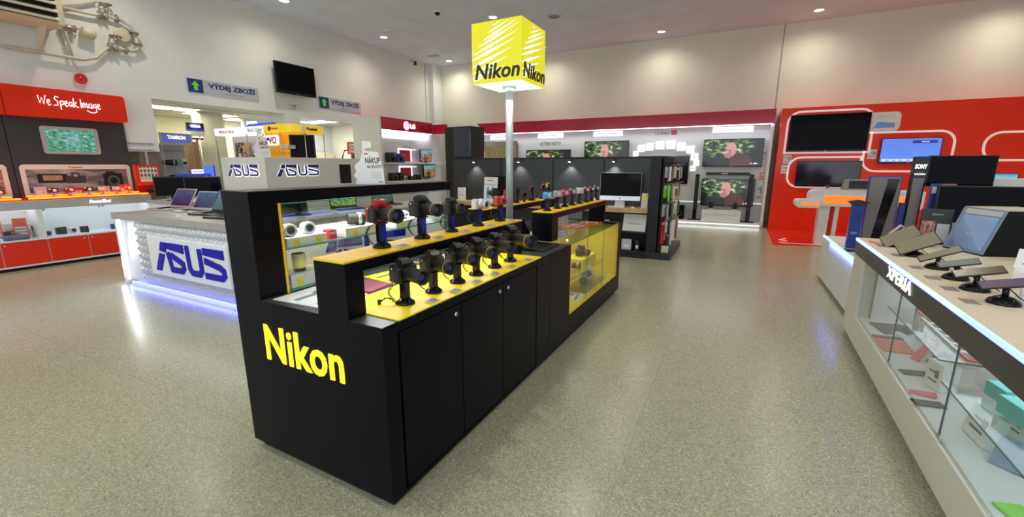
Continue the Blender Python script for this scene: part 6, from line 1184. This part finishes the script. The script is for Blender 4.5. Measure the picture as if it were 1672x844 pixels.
nm = {'grey_paper': 'grey', 'beige_card': 'beige', 'white_paper': 'white', 'black_plastic': 'black', 'lime_plastic': 'lime green', 'red_plastic': 'red', 'compact_silver': 'silver', 'moss_plastic': 'moss green', 'blue_plastic': 'blue'}
rowname = {1.62: 'top row', 1.30: 'second row', 0.98: 'third row', 0.68: 'bottom row'}
for z in rows:
    for k, y in enumerate(hy):
        for q, dx in enumerate((0.045, 0.11, 0.18)):
            mt = pal[z][(k * 2 + q) % 6] if k else pal[z][q]; h = 0.20 + 0.025 * ((k * 3 + q * 2 + int(z * 10)) % 4) + (0.16 if z < 0.7 and q != 1 else 0)
            t = thing('phone_case_pack', f'{nm[mt.name]} phone case pack on the {("nearest", "second", "third", "farthest")[k]} hook of the {rowname[z]}, {("inner", "middle", "outer")[q]} one', 'phone case', (-1.095 + dx, y, z), 0.35 * (((k + q) % 3) - 1), 'phone cases on the hooks')
            MB().box(-0.013, 0.013, -0.05, 0.05, -h - 0.02, -0.03, 0.006).build('case', mt, t); MB().box(-0.002, 0.002, -0.03, 0.03, -0.035, 0.006).build('hang_tab', acrylic, t); MB().box(0.013, 0.0142, -0.035, 0.035, -0.09, -0.05).build('label', paper, t)
t = thing('price_sticker', 'small white card standing on the plinth under the hooks', 'price tag', (-0.98, 7.84, 0.115)); MB().slab((-0.06, -0.02, 0), (0.06, -0.02, 0), (0.06, 0.02, 0.11), (-0.06, 0.02, 0.11), 0.004).build('card', card_beige, t); MB().box(-0.06, 0.06, -0.01, 0.04, 0, 0.004).build('foot', acrylic, t)

# ------------------------------------------------------------------ glossy red television wall
RY = 13.10
rw = thing('red_television_wall', 'glossy red display wall with white rounded outlines and a red floor sheet', 'display wall', (0, 0, 0)); F = lambda u, v, d: (u, RY - d, v)
MB().box(0.90, 7.9, RY, WY - 0.02, 0, 3.0, 0.004).build('panel', red_gloss, rw)
fs = thing('floor_sheet', 'glossy red floor sheet with pale outlines before the red wall', 'floor covering', (0, 0, 0)); MB().prism([(0.86, RY), (7.9, RY), (7.9, 10.7), (2.2, 10.7), (0.84, 10.25)], XY(0.0), 0.0, 0.006).build('sheet', red_satin, fs)
outl = mat('pale_outline', (0.85, 0.72, 0.70), 0.4, emit=0.25, ecol=(1, 0.85, 0.82))
def loop(u0, u1, v0, v1, r, corners, f=F, w=0.045, closed=True):
    MB().ribbon(rrect(u0, u1, v0, v1, r, corners=corners), w, f, 0, 0.012, closed).build('white_outline', outl, rw)
loop(1.05, 2.75, 1.92, 2.90, 0.26, (1, 1, 0, 0)); loop(1.18, 2.63, 1.08, 1.81, 0.26, (0, 1, 1, 0)); loop(2.66, 4.22, 1.48, 2.36, 0.26, (1, 0, 1, 1)); loop(4.70, 6.8, 1.72, 2.30, 0.26, (1, 1, 1, 1))
MB().ribbon([(0.98, 10.75), (1.08, 10.62), (3.6, 10.95), (3.5, 11.5)], 0.035, XY(0.006), 0, 0.002).build('floor_outline', outl, fs)
MB().ribbon([(1.15, 11.3), (1.0, 11.05), (1.15, 10.9)], 0.035, XY(0.006), 0, 0.002).build('floor_outline', outl, fs)
MB().prism(rrect(2.68, 3.23, 2.39, 2.81, 0.1, corners=(1, 1, 0, 1)), F, 0, 0.02).build('white_sign', paper, rw)
m = MB(); m.prism([(2.76, 2.46), (3.14, 2.46), (3.14, 2.56), (2.82, 2.60)], lambda u, v, d: (u, RY - 0.02 - d, v), 0, 0.002); m.build('blue_wave', sky_pl, rw); text('lettering', 'SMART TV', lambda u, v, d: (u, RY - 0.02 - d, v), 2.80, 3.12, 2.68, 2.74, 0.002, paper_grey, rw)
g2 = 'televisions on the red wall'
tv('large dark television at the top left of the red wall', 1.09, 2.68, 1.95, 2.82, screen_off, RY, group=g2)
tv('dark television below, behind the orange-lit counter on the red wall', 1.36, 2.65, 1.10, 1.72, mat('night_screen', (0.01, 0.012, 0.03), 0.1), RY, group=g2)
tv('television with a bright blue menu on the red wall', 2.94, 4.00, 1.66, 2.22, scr_smart, RY, group=g2)
for k, (a, b, c, d) in enumerate(((1.05, 1.22, 1.66, 1.87), (1.03, 1.20, 1.41, 1.62), (2.74, 2.90, 1.76, 1.98))):
    t = MB().slab((a, RY - .004, c), (b, RY - .004, c), (b, RY - .004, d), (a, RY - .004, d), 0.004).build('info_sheet', pr_text); tag(t, ('upper printed sheet at the left of the dark televisions', 'lower printed sheet at the left of the dark televisions', 'printed sheet left of the blue menu television')[k], 'sheet of paper', 'printed sheets on the red wall')
# orange-lit counter
oc = thing('orange_counter', 'white counter with orange lit panels in front of the red wall', 'counter', (0, 10.7, 0))
FZ = lambda u, v, d: (u, d, v)
MB().prism(rrect(1.42, 3.2, 0.80, 1.13, 0.12, corners=(0, 1, 0, 0)), FZ, 0, 0.55).build('upper_block', white_lam, oc); MB().prism(rrect(1.18, 1.60, 0.76, 0.92, 0.07, corners=(0, 1, 1, 0)), FZ, -0.06, 0.5).build('lower_wing', white_lam, oc)
MB().box(1.66, 3.15, -0.008, 0.0, 0.865, 1.015).build('orange_panel', orange_lit, oc); MB().box(1.27, 1.58, -0.067, -0.06, 0.815, 0.87).build('orange_panel', orange_lit, oc)
MB().prism([(1.62, 0), (1.78, 0), (1.79, 0.80), (1.60, 0.80)], FZ, 0.06, 0.34).build('leg', white_lam, oc); MB().prism([(1.86, 0), (1.93, 0), (1.94, 0.80), (1.87, 0.80)], FZ, 0.04, 0.3).build('leg', white_lam, oc); MB().box(2.9, 3.0, 0.1, 0.4, 0, 0.8).build('leg', white_lam, oc); MB().prism([(1.78, 0), (1.86, 0), (1.87, 0.80), (1.79, 0.80)], FZ, 0.12, 0.3).build('red_web', red_satin, oc)
t = thing('desk_phone', 'grey desk telephone on the orange-lit counter', 'telephone', (1.80, 10.92, 1.13)); MB().prism([(-0.13, 0), (0.13, 0), (0.11, 0.05), (-0.13, 0.02)], FZ, -0.1, 0.1).build('base', paper_grey, t); MB().tube([(-0.09, -0.08, 0.045), (-0.08, -0.05, 0.07), (-0.08, 0.06, 0.07), (-0.09, 0.09, 0.045)], 0.018).build('handset', slate_panel, t)
t = thing('small_monitor', 'grey framed small monitor on the orange-lit counter', 'monitor', (2.17, 10.95, 1.13)); MB().prism([(-0.22, 0), (0.25, 0), (0.25, 0.21), (-0.16, 0.21)], FZ, -0.1, 0.1).build('casing', mat('olive_grey', (0.30, 0.29, 0.24), 0.4), t); MB().box(-0.12, 0.22, -0.104, -0.1, 0.03, 0.18).build('screen', slate_panel, t)

# ------------------------------------------------------------------ phone counter at the right
SX, SY, SR = 1.0948, 5.0746, R(-2.0)
def sny(x, y, z): c, s = math.cos(SR), math.sin(SR); return (SX + c * x - s * y, SY + s * x + c * y, z)
pc = thing('phone_counter', 'long white glass-fronted phone counter with a dark fascia and blue light edge', 'display counter', (SX, SY, 0), SR); L0, L1 = -4.3, 0.03
m = MB(); m.box(0.0, 1.05, L0, L1, 0.045, 0.27, 0.004); m.box(0.0, 0.10, L1 - 0.44, L1, 0.27, 0.79, 0.003); m.box(0.10, 1.05, L1 - 0.03, L1, 0.27, 0.79); m.box(0.74, 0.78, L0, L1 - 0.03, 0.27, 0.79); m.box(0.0, 0.04, L0, L0 + 0.04, 0.27, 0.79); m.build('carcass', bone_lam, pc)
MB().box(0.03, 1.02, L0 + 0.03, L1 - 0.03, 0, 0.045).build('toe_kick', grey_lam, pc)
MB().box(0.02, 0.74, L0 + 0.04, L1 - 0.45, 0.27, 0.285).build('case_floor', white_lam, pc)
MB().box(-0.006, 0.06, L0, L1, 0.785, 0.915, 0.003).build('fascia', fascia_dark, pc)
MB().box(0.0, 1.08, L0, L1, 0.905, 0.935, 0.003).build('counter_top', sand_top, pc)
MB().box(-0.010, 0.004, L0, L1, 0.916, 0.934, 0.004).build('blue_light_line', ice_led, pc)
MB().box(-0.0085, -0.006, L0, L1, 0.908, 0.9155).build('blue_light_line', blue_led, pc)
text('lettering', 'XPERIA', lambda u, v, d: (-0.006 - d, -u, v), 1.17, 1.71, 0.822, 0.902, 0.006, lit_white, pc, spacing=1.12)
ed = MB(); pn = MB(); prev = -0.41
for y in (-1.50, -2.44, -3.4, L0 + 0.04):
    pn.box(0.004, 0.010, y + 0.002, prev - 0.002, 0.285, 0.785); ed.box(0.0035, 0.0105, y - 0.003, y + 0.003, 0.285, 0.785); prev = y
gp = pn.build('glass_front', glass, pc); ed.build('glass_rim', glass_edge_dark, gp)
for y in (-1.50, -2.44): MB().box(0.0, 0.014, y - 0.03, y + 0.02, 0.285, 0.31, 0.003).build('clamp', steel, gp)
for a, b in ((-2.03, -0.95), (-3.3, -2.12)):
    zs = 0.548 if a > -2.1 else 0.46; s_ = MB().box(0.08, 0.735, a, b, zs, zs + 0.006).build('glass_shelf', glass, pc); MB().box(0.076, 0.0805, a, b, zs - 0.001, zs + 0.007).box(0.08, 0.735, a - 0.003, a, zs - 0.001, zs + 0.007).build('shelf_edge', glass_edge_dark, s_)
MB().box(0.66, 0.70, L0 + 0.1, L1 - 0.5, 0.775, 0.784).build('light_strip', white_led, pc)
light('phone_case_lamp', 'AREA', sny(0.35, -2.3, 0.775), 8, (0.72, 0.85, 1.0), (0, 0, SR), shape='RECTANGLE', size=0.4, size_y=3.4)
light('phone_counter_blue', 'AREA', sny(-0.015, -1.2, 0.92), 1.2, (0.12, 0.18, 1.0), (0, R(-100), SR), shape='RECTANGLE', size=0.02, size_y=2.4)
MB().box(0.30, 0.36, -0.78, -0.74, 0.285, 0.785).build('grey_post', grey_lam, pc); MB().box(0.10, 0.70, -0.46, -0.44, 0.285, 0.785).build('inner_wall', white_lam, pc)
ph = None
def phone_stand(label, x, y, hgt, tilt, w, l, mt, rz=0.0, low=0.0):
    t = thing('phone_stand', label, 'phone stand', sny(x, y, 0.935), SR + rz, 'phone stands on the counter')
    MB().lathe([(0.062, 0), (0.064, 0.006), (0.056, 0.02), (0.036, 0.034), (0.022, 0.04), (0, 0.041)], n=26).build('base', gloss_black, t)
    MB().tube([(0, 0, 0.03), (0, 0, hgt * 0.7), (-0.004, 0, hgt)], 0.013, 12).build('post', gloss_black, t); MB().tube([(0.0, 0.0, hgt), (0.03, 0.02, hgt - 0.03), (0.06, 0.03, 0.03), (0.10, 0.02, 0.006)], 0.003, 6).build('cable', plastic, t)
    p = thing('mobile_phone', label.replace('stand', 'phone', 1).replace('black phone for', 'phone').replace('under ', ''), 'phone', sny(x, y, 0.935), SR + rz, 'phones on the counter'); X = Matrix.Translation((0.0, 0, hgt + 0.013)) @ Matrix.Rotation(R(-tilt), 4, 'Y') @ Matrix.Rotation(R(26 if w > .1 else 18), 4, 'X')
    MB().at(X).box(-l / 2, l / 2, -w / 2, w / 2, -0.004, 0.004, 0.003).build('body', plastic, p); MB().at(X).box(-l / 2 + .006, l / 2 - .006, -w / 2 + .005, w / 2 - .005, 0.004, 0.0048).build('glass_face', mt, p)
    return t, p
for (x, y, h, tl, w, l, mt, rz, a, b) in ((0.20, -0.42, 0.075, 32, 0.17, 0.25, ceiling_reflect, -0.1, 'tablet farthest along the counter top', 'farthest tablet'), (0.20, -0.86, 0.085, 28, 0.16, 0.25, ceiling_reflect, -0.1, 'second tablet along the counter top', 'second tablet'), (0.20, -1.32, 0.085, 26, 0.08, 0.22, ceiling_reflect, -0.1, 'long phone with painted reflection, third along the counter top', 'long phone'), (0.20, -1.63, 0.085, 16, 0.075, 0.18, mat('phone_grey_green', (0.14, 0.165, 0.155), 0.42), -0.1, 'grey-green phone in front of the slanted blue kiosk', 'grey-green phone'), (0.20, -1.90, 0.09, 16, 0.08, 0.20, cam_brown, -0.1, 'white-edged brown phone before the white carton', 'brown phone'), (0.22, -2.16, 0.09, 14, 0.08, 0.20, cam_purple, -0.1, 'dark phone nearest at the right edge of the photo', 'nearest phone')):
    t, p = phone_stand('x', x, y, h, tl, w, l, mt, rz); t['label'] = 'black domed stand under the ' + a; p['label'] = a
    tagc = MB().slab((-0.03, -0.05, 0.0015), (0.03, -0.05, 0.0015), (0.03, 0.05, 0.0015), (-0.03, 0.05, 0.0015), 0.0015).build('price_strip', mat('taupe_label', (0.30, 0.25, 0.22), 0.5) if 'taupe_label' not in MATS else MATS['taupe_label']); tagc.location = sny(0.09, y - 0.03, 0.935); tagc.rotation_euler = (0, 0, SR); tag(tagc, 'grey label on the counter edge before the ' + b, 'price tag', 'grey labels on the counter top')
kk = thing('slanted_kiosk', 'slanted black display kiosk with a pale blue screen on the phone counter', 'display stand', sny(0.58, -0.45, 0.935), SR + R(-71.5))
f = lambda u, v, d: (d, u, v)
MB().prism([(0.0, 0), (0.45, 0), (0.45, 0.34), (0.10, 0.34)], f, -0.19, 0.19).build('body', gloss_black, kk)
sl = Vector((0.0, 0.10, 0.34)).normalized(); nrm = Vector((0, -sl.z, sl.y)); o0 = Vector((0, 0.0, 0.0))
def fp(u, v, d): p = o0 + sl * v + nrm * d; return (u, p.y, p.z)
LN = math.hypot(0.10, 0.34)
MB().prism([(-0.19, 0.01), (0.19, 0.01), (0.19, LN), (-0.19, LN)], fp, 0, 0.008).build('frame', bluegrey, kk); MB().slab(fp(-0.15, 0.03, 0.0095), fp(0.165, 0.03, 0.0095), fp(0.165, LN - 0.06, 0.0095), fp(-0.15, LN - 0.06, 0.0095), 0.0015).build('screen', scr_pale, kk); MB().prism([(-0.15, LN - 0.05), (0.17, LN - 0.05), (0.17, LN - 0.01), (-0.15, LN - 0.01)], fp, 0.008, 0.0095).build('top_strip', paper_grey, kk); text('lettering', 'SONY', fp, -0.035, 0.05, 0.14, 0.16, 0.011, paper_grey, kk, d0=0.0095)
MB().box(-0.19, 0.19, 0.10, 0.45, 0.34, 0.346).build('top_cover', card_beige, kk)
t = thing('white_carton', 'open white carton with printed lid on the counter behind the brown phone', 'box', sny(0.52, -1.72, 0.935), SR + R(-25)); MB().box(-0.11, 0.11, -0.09, 0.09, 0, 0.10, 0.003).build('carton', paper, t); MB().slab((-0.12, 0.02, 0.10), (0.12, 0.02, 0.10), (0.12, 0.12, 0.20), (-0.12, 0.12, 0.20), 0.006).build('lid', pr_text, t)
t = thing('white_carton', 'white carton lying at the right edge of the photo on the counter', 'box', sny(0.42, -2.05, 0.935), SR + R(-20)); MB().box(-0.10, 0.10, -0.07, 0.07, 0, 0.08, 0.003).build('carton', paper, t); MB().box(-0.06, 0.06, -0.0712, -0.07, 0.02, 0.05).build('print', paper_grey, t)
# far end of the counter: brochures, folded cards
t = thing('brochure_box', 'black brochure holder with printed cards at the far end of the phone counter', 'brochure holder', sny(0.50, -0.07, 0.935), SR + R(-12)); MB().box(-0.10, 0.10, -0.04, 0.05, 0, 0.30, 0.003).build('holder', plastic, t); MB().slab((-0.09, -0.046, 0.02), (0.0, -0.046, 0.02), (0.0, -0.042, 0.20), (-0.09, -0.042, 0.20), 0.003).build('card', pr_portrait, t); MB().slab((0.01, -0.046, 0.02), (0.09, -0.046, 0.02), (0.09, -0.042, 0.18), (0.01, -0.042, 0.18), 0.003).build('card', paper_grey, t); text('lettering', 'SONY', lambda u, v, d: (u, -0.04 - d, v), -0.03, 0.04, 0.25, 0.265, 0.001, paper_grey, t)
t = thing('folded_card', 'white folded card standing behind the second tablet', 'card', sny(0.66, -0.13, 0.935), SR + R(-20)); MB().slab((-0.09, 0, 0), (0.07, 0, 0), (0.02, 0.05, 0.19), (-0.08, 0.05, 0.19), 0.003).build('panel', paper, t); MB().box(-0.09, 0.07, 0, 0.08, 0, 0.003).build('foot', paper, t)
t = thing('game_controller', 'white handheld controller beside the farthest tablet', 'controller', sny(0.42, -0.28, 0.935), SR); MB().box(-0.05, 0.05, -0.04, 0.04, 0, 0.06, 0.02, 3).build('shell', card_beige, t); MB().lathe([(0.012, 0.06), (0.012, 0.068), (0, 0.07)], n=12).build('button', plastic, t)
t = thing('bent_card', 'pink-edged bent card strip standing at the far end of the phone counter', 'card', sny(0.24, -0.10, 0.935), SR); MB().ribbon([(-0.07, 0.002), (-0.03, 0.08), (0.03, 0.15), (0.045, 0.14), (0.06, 0.05), (0.07, 0.002)], 0.006, lambda u, v, d: (u, d, v), -0.03, 0.03).build('strip', mat('pale_pink', (0.75, 0.48, 0.44), 0.5), t); MB().box(-0.07, 0.07, -0.025, 0.025, 0, 0.003).build('foot', paper, t)
t = thing('orange_card', 'flat orange-edged card under the farthest tablet', 'card', sny(0.14, -0.30, 0.935), SR + R(10)); MB().box(-0.08, 0.08, -0.10, 0.10, 0, 0.012, 0.002).build('card', card_beige, t); MB().box(-0.083, -0.08, -0.10, 0.10, 0.0, 0.012).build('orange_edge', orange_pl, t)
# goods inside the phone counter
def good(name, label, cat, x, y, z, dx, dy, dz, mt, rz=0.0, group='goods in the phone counter', face=None, tilt=0.0):
    t = thing(name, label, cat, sny(x, y, z), SR + rz, group); X = Matrix.Rotation(R(tilt), 4, 'Y')
    MB().at(X).box(-dx / 2, dx / 2, -dy / 2, dy / 2, 0, dz, min(0.004, dz * .3)).build('body', mt, t)
    if face == 'top': MB().at(X).box(-dx * .46, dx * .46, -dy * .43, dy * .43, dz - 0.0005, dz + 0.001).build('panel', slate_panel, t)
    elif face == 'front': MB().at(X).slab((-dx / 2 - .0012, dy * .38, dz * .12), (-dx / 2 - .0012, -dy * .38, dz * .12), (-dx / 2 - .0012, -dy * .38, dz * .88), (-dx / 2 - .0012, dy * .38, dz * .88), 0.001).build('print', pr_phone, t)
    return t
FZ0 = 0.2855
good('tablet_computer', 'dark grey tablet lying flat at the far left of the phone counter case', 'tablet', 0.22, -0.68, FZ0, 0.26, 0.26, 0.012, slate_panel, 0.2, face='top')
for k, (y, mt) in enumerate(((-0.94, slate_panel), (-1.01, orange_pl), (-1.08, pink_pl), (-1.15, orange_pl), (-1.22, orange_pl))):
    good('phone_cover', ('dark phone cover, farthest of the row on the case floor', 'orange phone cover, second of the row on the case floor', 'pink phone cover between orange ones on the case floor', 'orange phone cover, fourth of the row on the case floor', 'orange phone cover, nearest of the row on the case floor')[k], 'phone cover', 0.12, y, FZ0, 0.19, 0.06, 0.012, mt, 0.12, 'phone covers on the case floor', 'top' if k == 0 else None)
good('mobile_phone', 'dark phone lying on the case floor past the orange covers', 'phone', 0.12, -1.60, FZ0, 0.15, 0.07, 0.01, slate_panel, 0.25, face='top')
good('mobile_phone', 'pink phone standing on a clear easel near the orange covers', 'phone', 0.18, -1.34, FZ0, 0.012, 0.06, 0.12, pink_pl, 0.5, tilt=35)
good('mobile_phone', 'pink phone lying on the case floor beside the white phone boxes', 'phone', 0.08, -1.92, FZ0, 0.12, 0.065, 0.01, pink_pl, -0.2, tilt=-8)
good('mobile_phone', 'dark phone lying on the case floor in front of the pink one', 'phone', 0.07, -2.05, FZ0, 0.14, 0.07, 0.01, slate_panel, 0.2, face='top')
for k, (y, x) in enumerate(((-0.99, .34), (-1.16, .36), (-1.78, .19))):
    good('phone_box', ('white phone box, farthest of three on the case floor', 'white phone box, middle of three on the case floor', 'white phone box, nearest of three on the case floor')[k], 'box', x, y, FZ0, 0.09, 0.13, 0.17, paper, 0.3, 'white phone boxes in the counter', 'front')
for k, (y, x) in enumerate(((-0.80, .27), (-1.44, .26))):
    t = thing('device_dock', ('farther' if k == 0 else 'nearer') + ' black and white phone easel in the phone counter case', 'phone stand', sny(x, y, FZ0), SR + 0.4, 'easels in the phone counter'); m = MB(); m.ribbon([(-0.09, 0.01), (0.0, 0.01), (0.08, 0.06), (0.06, 0.17)], 0.02, lambda u, v, d: (u, d, v), -0.04, 0.04); m.build('easel', paper, t); MB().at(Matrix.Translation((0.03, 0, 0.075)) @ Matrix.Rotation(R(-35), 4, 'Y')).box(-0.08, 0.08, -0.04, 0.04, 0.0, 0.01, 0.003).build('phone_body', slate_panel, t)
SH = 0.5545
for k, (y, mt) in enumerate(((-0.99, slate_panel), (-1.05, orange_pl), (-1.11, pink_pl), (-1.17, orange_pl))): good('phone_cover', ('dark', 'orange', 'pink', 'second orange')[k] + ' phone cover on the glass shelf behind the lettering', 'phone cover', 0.33, y, SH, 0.2, 0.05, 0.012, mt, 0.1, 'phone covers on the glass shelf')
for k, y in enumerate((-1.28, -1.41, -1.54, -1.67, -1.80, -1.94)): good('tablet_computer', ('white-rimmed' if k < 5 else 'red-rimmed') + ' tablet lying on the glass shelf, ' + ('farthest', 'second', 'third', 'fourth', 'fifth', 'nearest')[k] + ' of the row', 'tablet', 0.36, y, SH, 0.32, 0.105, 0.014, paper if k != 5 else red_pl, 0.05, 'tablets in a row on the glass shelf', 'top')
for k, (y, mt) in enumerate(((-1.30, orange_pl), (-1.62, pink_pl))): good('phone_cover', ('orange cover standing on a clear foot below the shelf' , 'pink cover standing on a clear foot below the shelf')[k], 'phone cover', 0.45, y, 0.4655, 0.012, 0.08, 0.06, mt, 0.2, 'covers on clear feet'); good('clear_block', ('clear block under the orange cover below the shelf', 'clear block under the pink cover below the shelf')[k], 'display block', 0.45, y, FZ0, 0.08, 0.1, 0.18, acrylic, 0.2, 'clear blocks in the case')
good('gift_box', 'small teal and white gift box upright on the right glass shelf, farther', 'box', 0.28, -2.24, 0.4665, 0.10, 0.13, 0.075, teal_pl, 0.2, 'teal boxes')
good('gift_box', 'teal gift box in the middle of the right glass shelf', 'box', 0.26, -2.46, 0.4665, 0.10, 0.18, 0.085, teal_pl, 0.2, 'teal boxes')
good('gift_box', 'small teal gift box at the right of the glass shelf', 'box', 0.26, -2.68, 0.4665, 0.07, 0.06, 0.07, teal_pl, 0.2, 'teal boxes')
good('phone_box', 'big white phone box with a dark phone pictured, leaning on the case floor', 'box', 0.17, -2.36, FZ0, 0.05, 0.19, 0.165, paper, 0.1, 'big phone boxes', 'front', 12)
good('phone_box', 'white phone box behind the leaning one, below the right shelf', 'box', 0.36, -2.26, FZ0, 0.08, 0.14, 0.165, paper, 0.2, 'big phone boxes', 'front')
good('phone_tablet', 'grey-blue tablet propped at an angle in the right of the case', 'tablet', 0.22, -2.62, FZ0, 0.02, 0.20, 0.14, bluegrey, 0.9, 'tablets in the right case', tilt=35)
good('price_card', 'folded white price card in the right of the case', 'price tag', 0.34, -2.76, FZ0, 0.06, 0.1, 0.11, paper, 0.4, 'price cards in the right case', 'front', 25)
good('shoe_box', 'beige box with a brown wrapped gadget on the right glass shelf', 'box', 0.26, -2.86, 0.4665, 0.12, 0.12, 0.12, card_beige, 0.3, 'cartons on the right shelf', 'front')
good('phone_cover', 'lime green phone cover lying at the bottom right corner of the photo', 'phone cover', 0.10, -2.92, FZ0, 0.1, 0.08, 0.012, lime_pl, 0.3)
# ------------------------------------------------------------------ step plinth and televisions behind the phone counter
sp = thing('step_plinth', 'low white step plinth with a blue light edge behind the phone counter', 'display platform', (1.22, 5.42, 0))
MB().box(0, 2.6, 0, 2.1, 0.04, 0.62, 0.004).build('body', white_lam, sp); MB().box(0.03, 2.57, 0.03, 2.07, 0, 0.04).build('toe_kick', grey_lam, sp); MB().box(-0.004, 0.012, 0.0, 2.1, 0.618, 0.632).build('blue_light_line', ice_led, sp); MB().box(-0.006, 0.0, 0.0, 2.1, 0.607, 0.617).build('blue_light_line', blue_led, sp)
light('plinth_blue', 'AREA', (1.19, 6.2, 0.58), 2, (0.12, 0.18, 1.0), (0, R(-80), 0), shape='RECTANGLE', size=0.03, size_y=1.6)
ZP = 0.62
def upright(name, label, cat, x0, x1, y, z1, mt, th=0.05, foot=0.06, rz=0.0, facemat=None, group='upright displays behind the phone counter', z0=None):
    c = sny((x0 + x1) / 2, y, ZP); t = thing(name, label, cat, c, SR + rz, group); w = (x1 - x0) / 2; b = (z0 - ZP) if z0 else 0.03
    MB().box(-w, w, -th / 2, th / 2, b, z1 - ZP, 0.004).build('panel', mt, t); MB().box(-w, w, -0.10, 0.05, 0, 0.015, 0.004).build('foot', gloss_black, t)
    if b > 0.03: MB().box(-0.03, 0.03, -0.015, 0.015, 0.01, b + 0.02).build('neck', gloss_black, t)
    if facemat is not None: MB().slab((-w + .012, -th / 2 - .0012, b + .015), (w - .012, -th / 2 - .0012, b + .015), (w - .012, -th / 2 - .0012, z1 - ZP - .012), (-w + .012, -th / 2 - .0012, z1 - ZP - .012), 0.001).build('face', facemat, t)
    return t
greyface = mat('grey_brown_panel', (0.16, 0.14, 0.13), 0.3)
t = upright('upright_display', 'narrow royal blue upright post at the left end of the step plinth', 'display stand', 0.11, 0.22, 1.22, 1.19, blue_pl, 0.08); text('lettering', 'SONY', lambda u, v, d: (u, -0.041 - d, v), -0.03, 0.03, 0.2, 0.23, 0.002, paper_grey, t); MB().prism([(-0.055, 0.54), (0.055, 0.54), (0.10, 0.575), (0, 0.60), (-0.10, 0.575)], lambda u, v, d: (u, d, v), -0.06, 0.06).build('cap', plastic, t)
t = upright('upright_display', 'grey-brown upright panel with dark blue edge, second from the left on the plinth', 'display stand', 0.235, 0.52, 1.24, 1.49, blue_pl, 0.05, facemat=greyface); MB().box(0.02, 0.04, -0.028, -0.0265, 0.16, 0.2).build('pink_mark', pink_pl, t)
MB().prism([(-0.06, 0.03), (0.02, 0.03), (0.12, 0.84), (0.02, 0.84)], lambda u, v, d: (u, -0.0265 - d, v), 0, 0.002).build('dark_phone_shape', gloss_black, t)
t = upright('upright_display', 'tall black tower with white maker lettering on the plinth', 'display stand', 0.585, 0.70, 1.22, 1.70, gloss_black, 0.10, facemat=greyface); text('lettering', 'SONY', lambda u, v, d: (u, -0.052 - d, v), -0.05, 0.05, 0.95, 1.0, 0.003, lit_white, t, bold=0.04); text('lettering', 'make.believe', lambda u, v, d: (u, -0.052 - d, v), -0.045, 0.045, 0.885, 0.91, 0.003, lit_white, t); MB().box(-0.057, 0.057, -0.0535, -0.0505, 0.85, 1.075).build('black_head', gloss_black, t)
t = upright('upright_display', 'dark blue upright board between the grey panel and the black tower', 'display stand', 0.53, 0.585, 1.22, 1.2, navy, 0.06)
t = thing('television', 'large black television standing right behind the tall black tower', 'television', sny(0.97, 1.24, ZP), SR, 'black televisions behind the phone counter'); MB().box(-0.26, 0.27, -0.03, 0.03, 0.76, 1.09, 0.006).build('casing', slate_panel, t); MB().slab((-0.25, -0.0312, 0.775), (0.26, -0.0312, 0.775), (0.26, -0.0312, 1.08), (-0.25, -0.0312, 1.08), 0.001).build('screen', screen_off, t); MB().box(-0.04, 0.08, -0.02, 0.02, 0.01, 0.8).build('post', matte_black, t); MB().box(-0.18, 0.2, -0.05, 0.15, 0, 0.015, 0.004).build('foot', matte_black, t)
t = thing('television', 'wide black television at the right edge above the slanted kiosk', 'television', sny(1.25, 0.95, ZP), SR, 'black televisions behind the phone counter'); MB().box(-0.50, 0.60, -0.035, 0.035, 0.30, 0.785, 0.006).build('casing', slate_panel, t); MB().slab((-0.49, -0.0362, 0.315), (0.59, -0.0362, 0.315), (0.59, -0.0362, 0.775), (-0.49, -0.0362, 0.775), 0.001).build('screen', screen_off, t); MB().box(-0.06, 0.06, -0.02, 0.02, 0.01, 0.32).build('post', matte_black, t); MB().box(-0.2, 0.2, -0.15, 0.05, 0, 0.015, 0.004).build('foot', matte_black, t)
t = thing('spec_card', 'tall blue spec card with a small picture leaning on the black television', 'card', sny(0.76, 1.02, ZP), SR); MB().box(-0.05, 0.04, -0.004, 0.004, 0.28, 0.80, 0.001).build('panel', blue_pl, t); MB().box(0.04, 0.15, -0.004, 0.004, 0.69, 0.80, 0.001).build('picture', pr_portrait, t); MB().box(-0.035, 0.025, -0.006, -0.004, 0.70, 0.77).build('icon_print', paper_grey, t); MB().box(-0.04, 0.04, -0.05, 0.05, 0, 0.01).build('foot', plastic, t); MB().cyl((0, 0, 0.01), (0, 0, 0.29), 0.008).build('post', plastic, t)
t = thing('laptop', 'laptop with a bright blue screen far behind the black televisions', 'laptop', sny(1.52, 1.85, ZP), SR); MB().box(-0.3, 0.3, -0.2, 0.2, 0, 0.74, 0.004).build('pedestal', white_lam, t); MB().box(-0.16, 0.16, -0.12, 0.1, 0.74, 0.755, 0.003).build('base', alu, t); MB().box(-0.16, 0.16, 0.10, 0.112, 0.755, 0.90, 0.003).build('lid', plastic, t); MB().slab((-0.15, 0.0985, 0.765), (0.15, 0.0985, 0.765), (0.15, 0.0985, 0.892), (-0.15, 0.0985, 0.892), 0.001).build('screen', scr_bliss, t)
t = thing('white_card', 'white card leaning before the far blue laptop', 'card', sny(1.50, 1.62, ZP), SR); MB().box(-0.12, 0.14, -0.01, 0.01, 0.74, 0.85, 0.002).build('card', paper, t); MB().box(-0.1, 0.1, -0.03, 0.03, 0, 0.74).build('holder', white_lam, t)
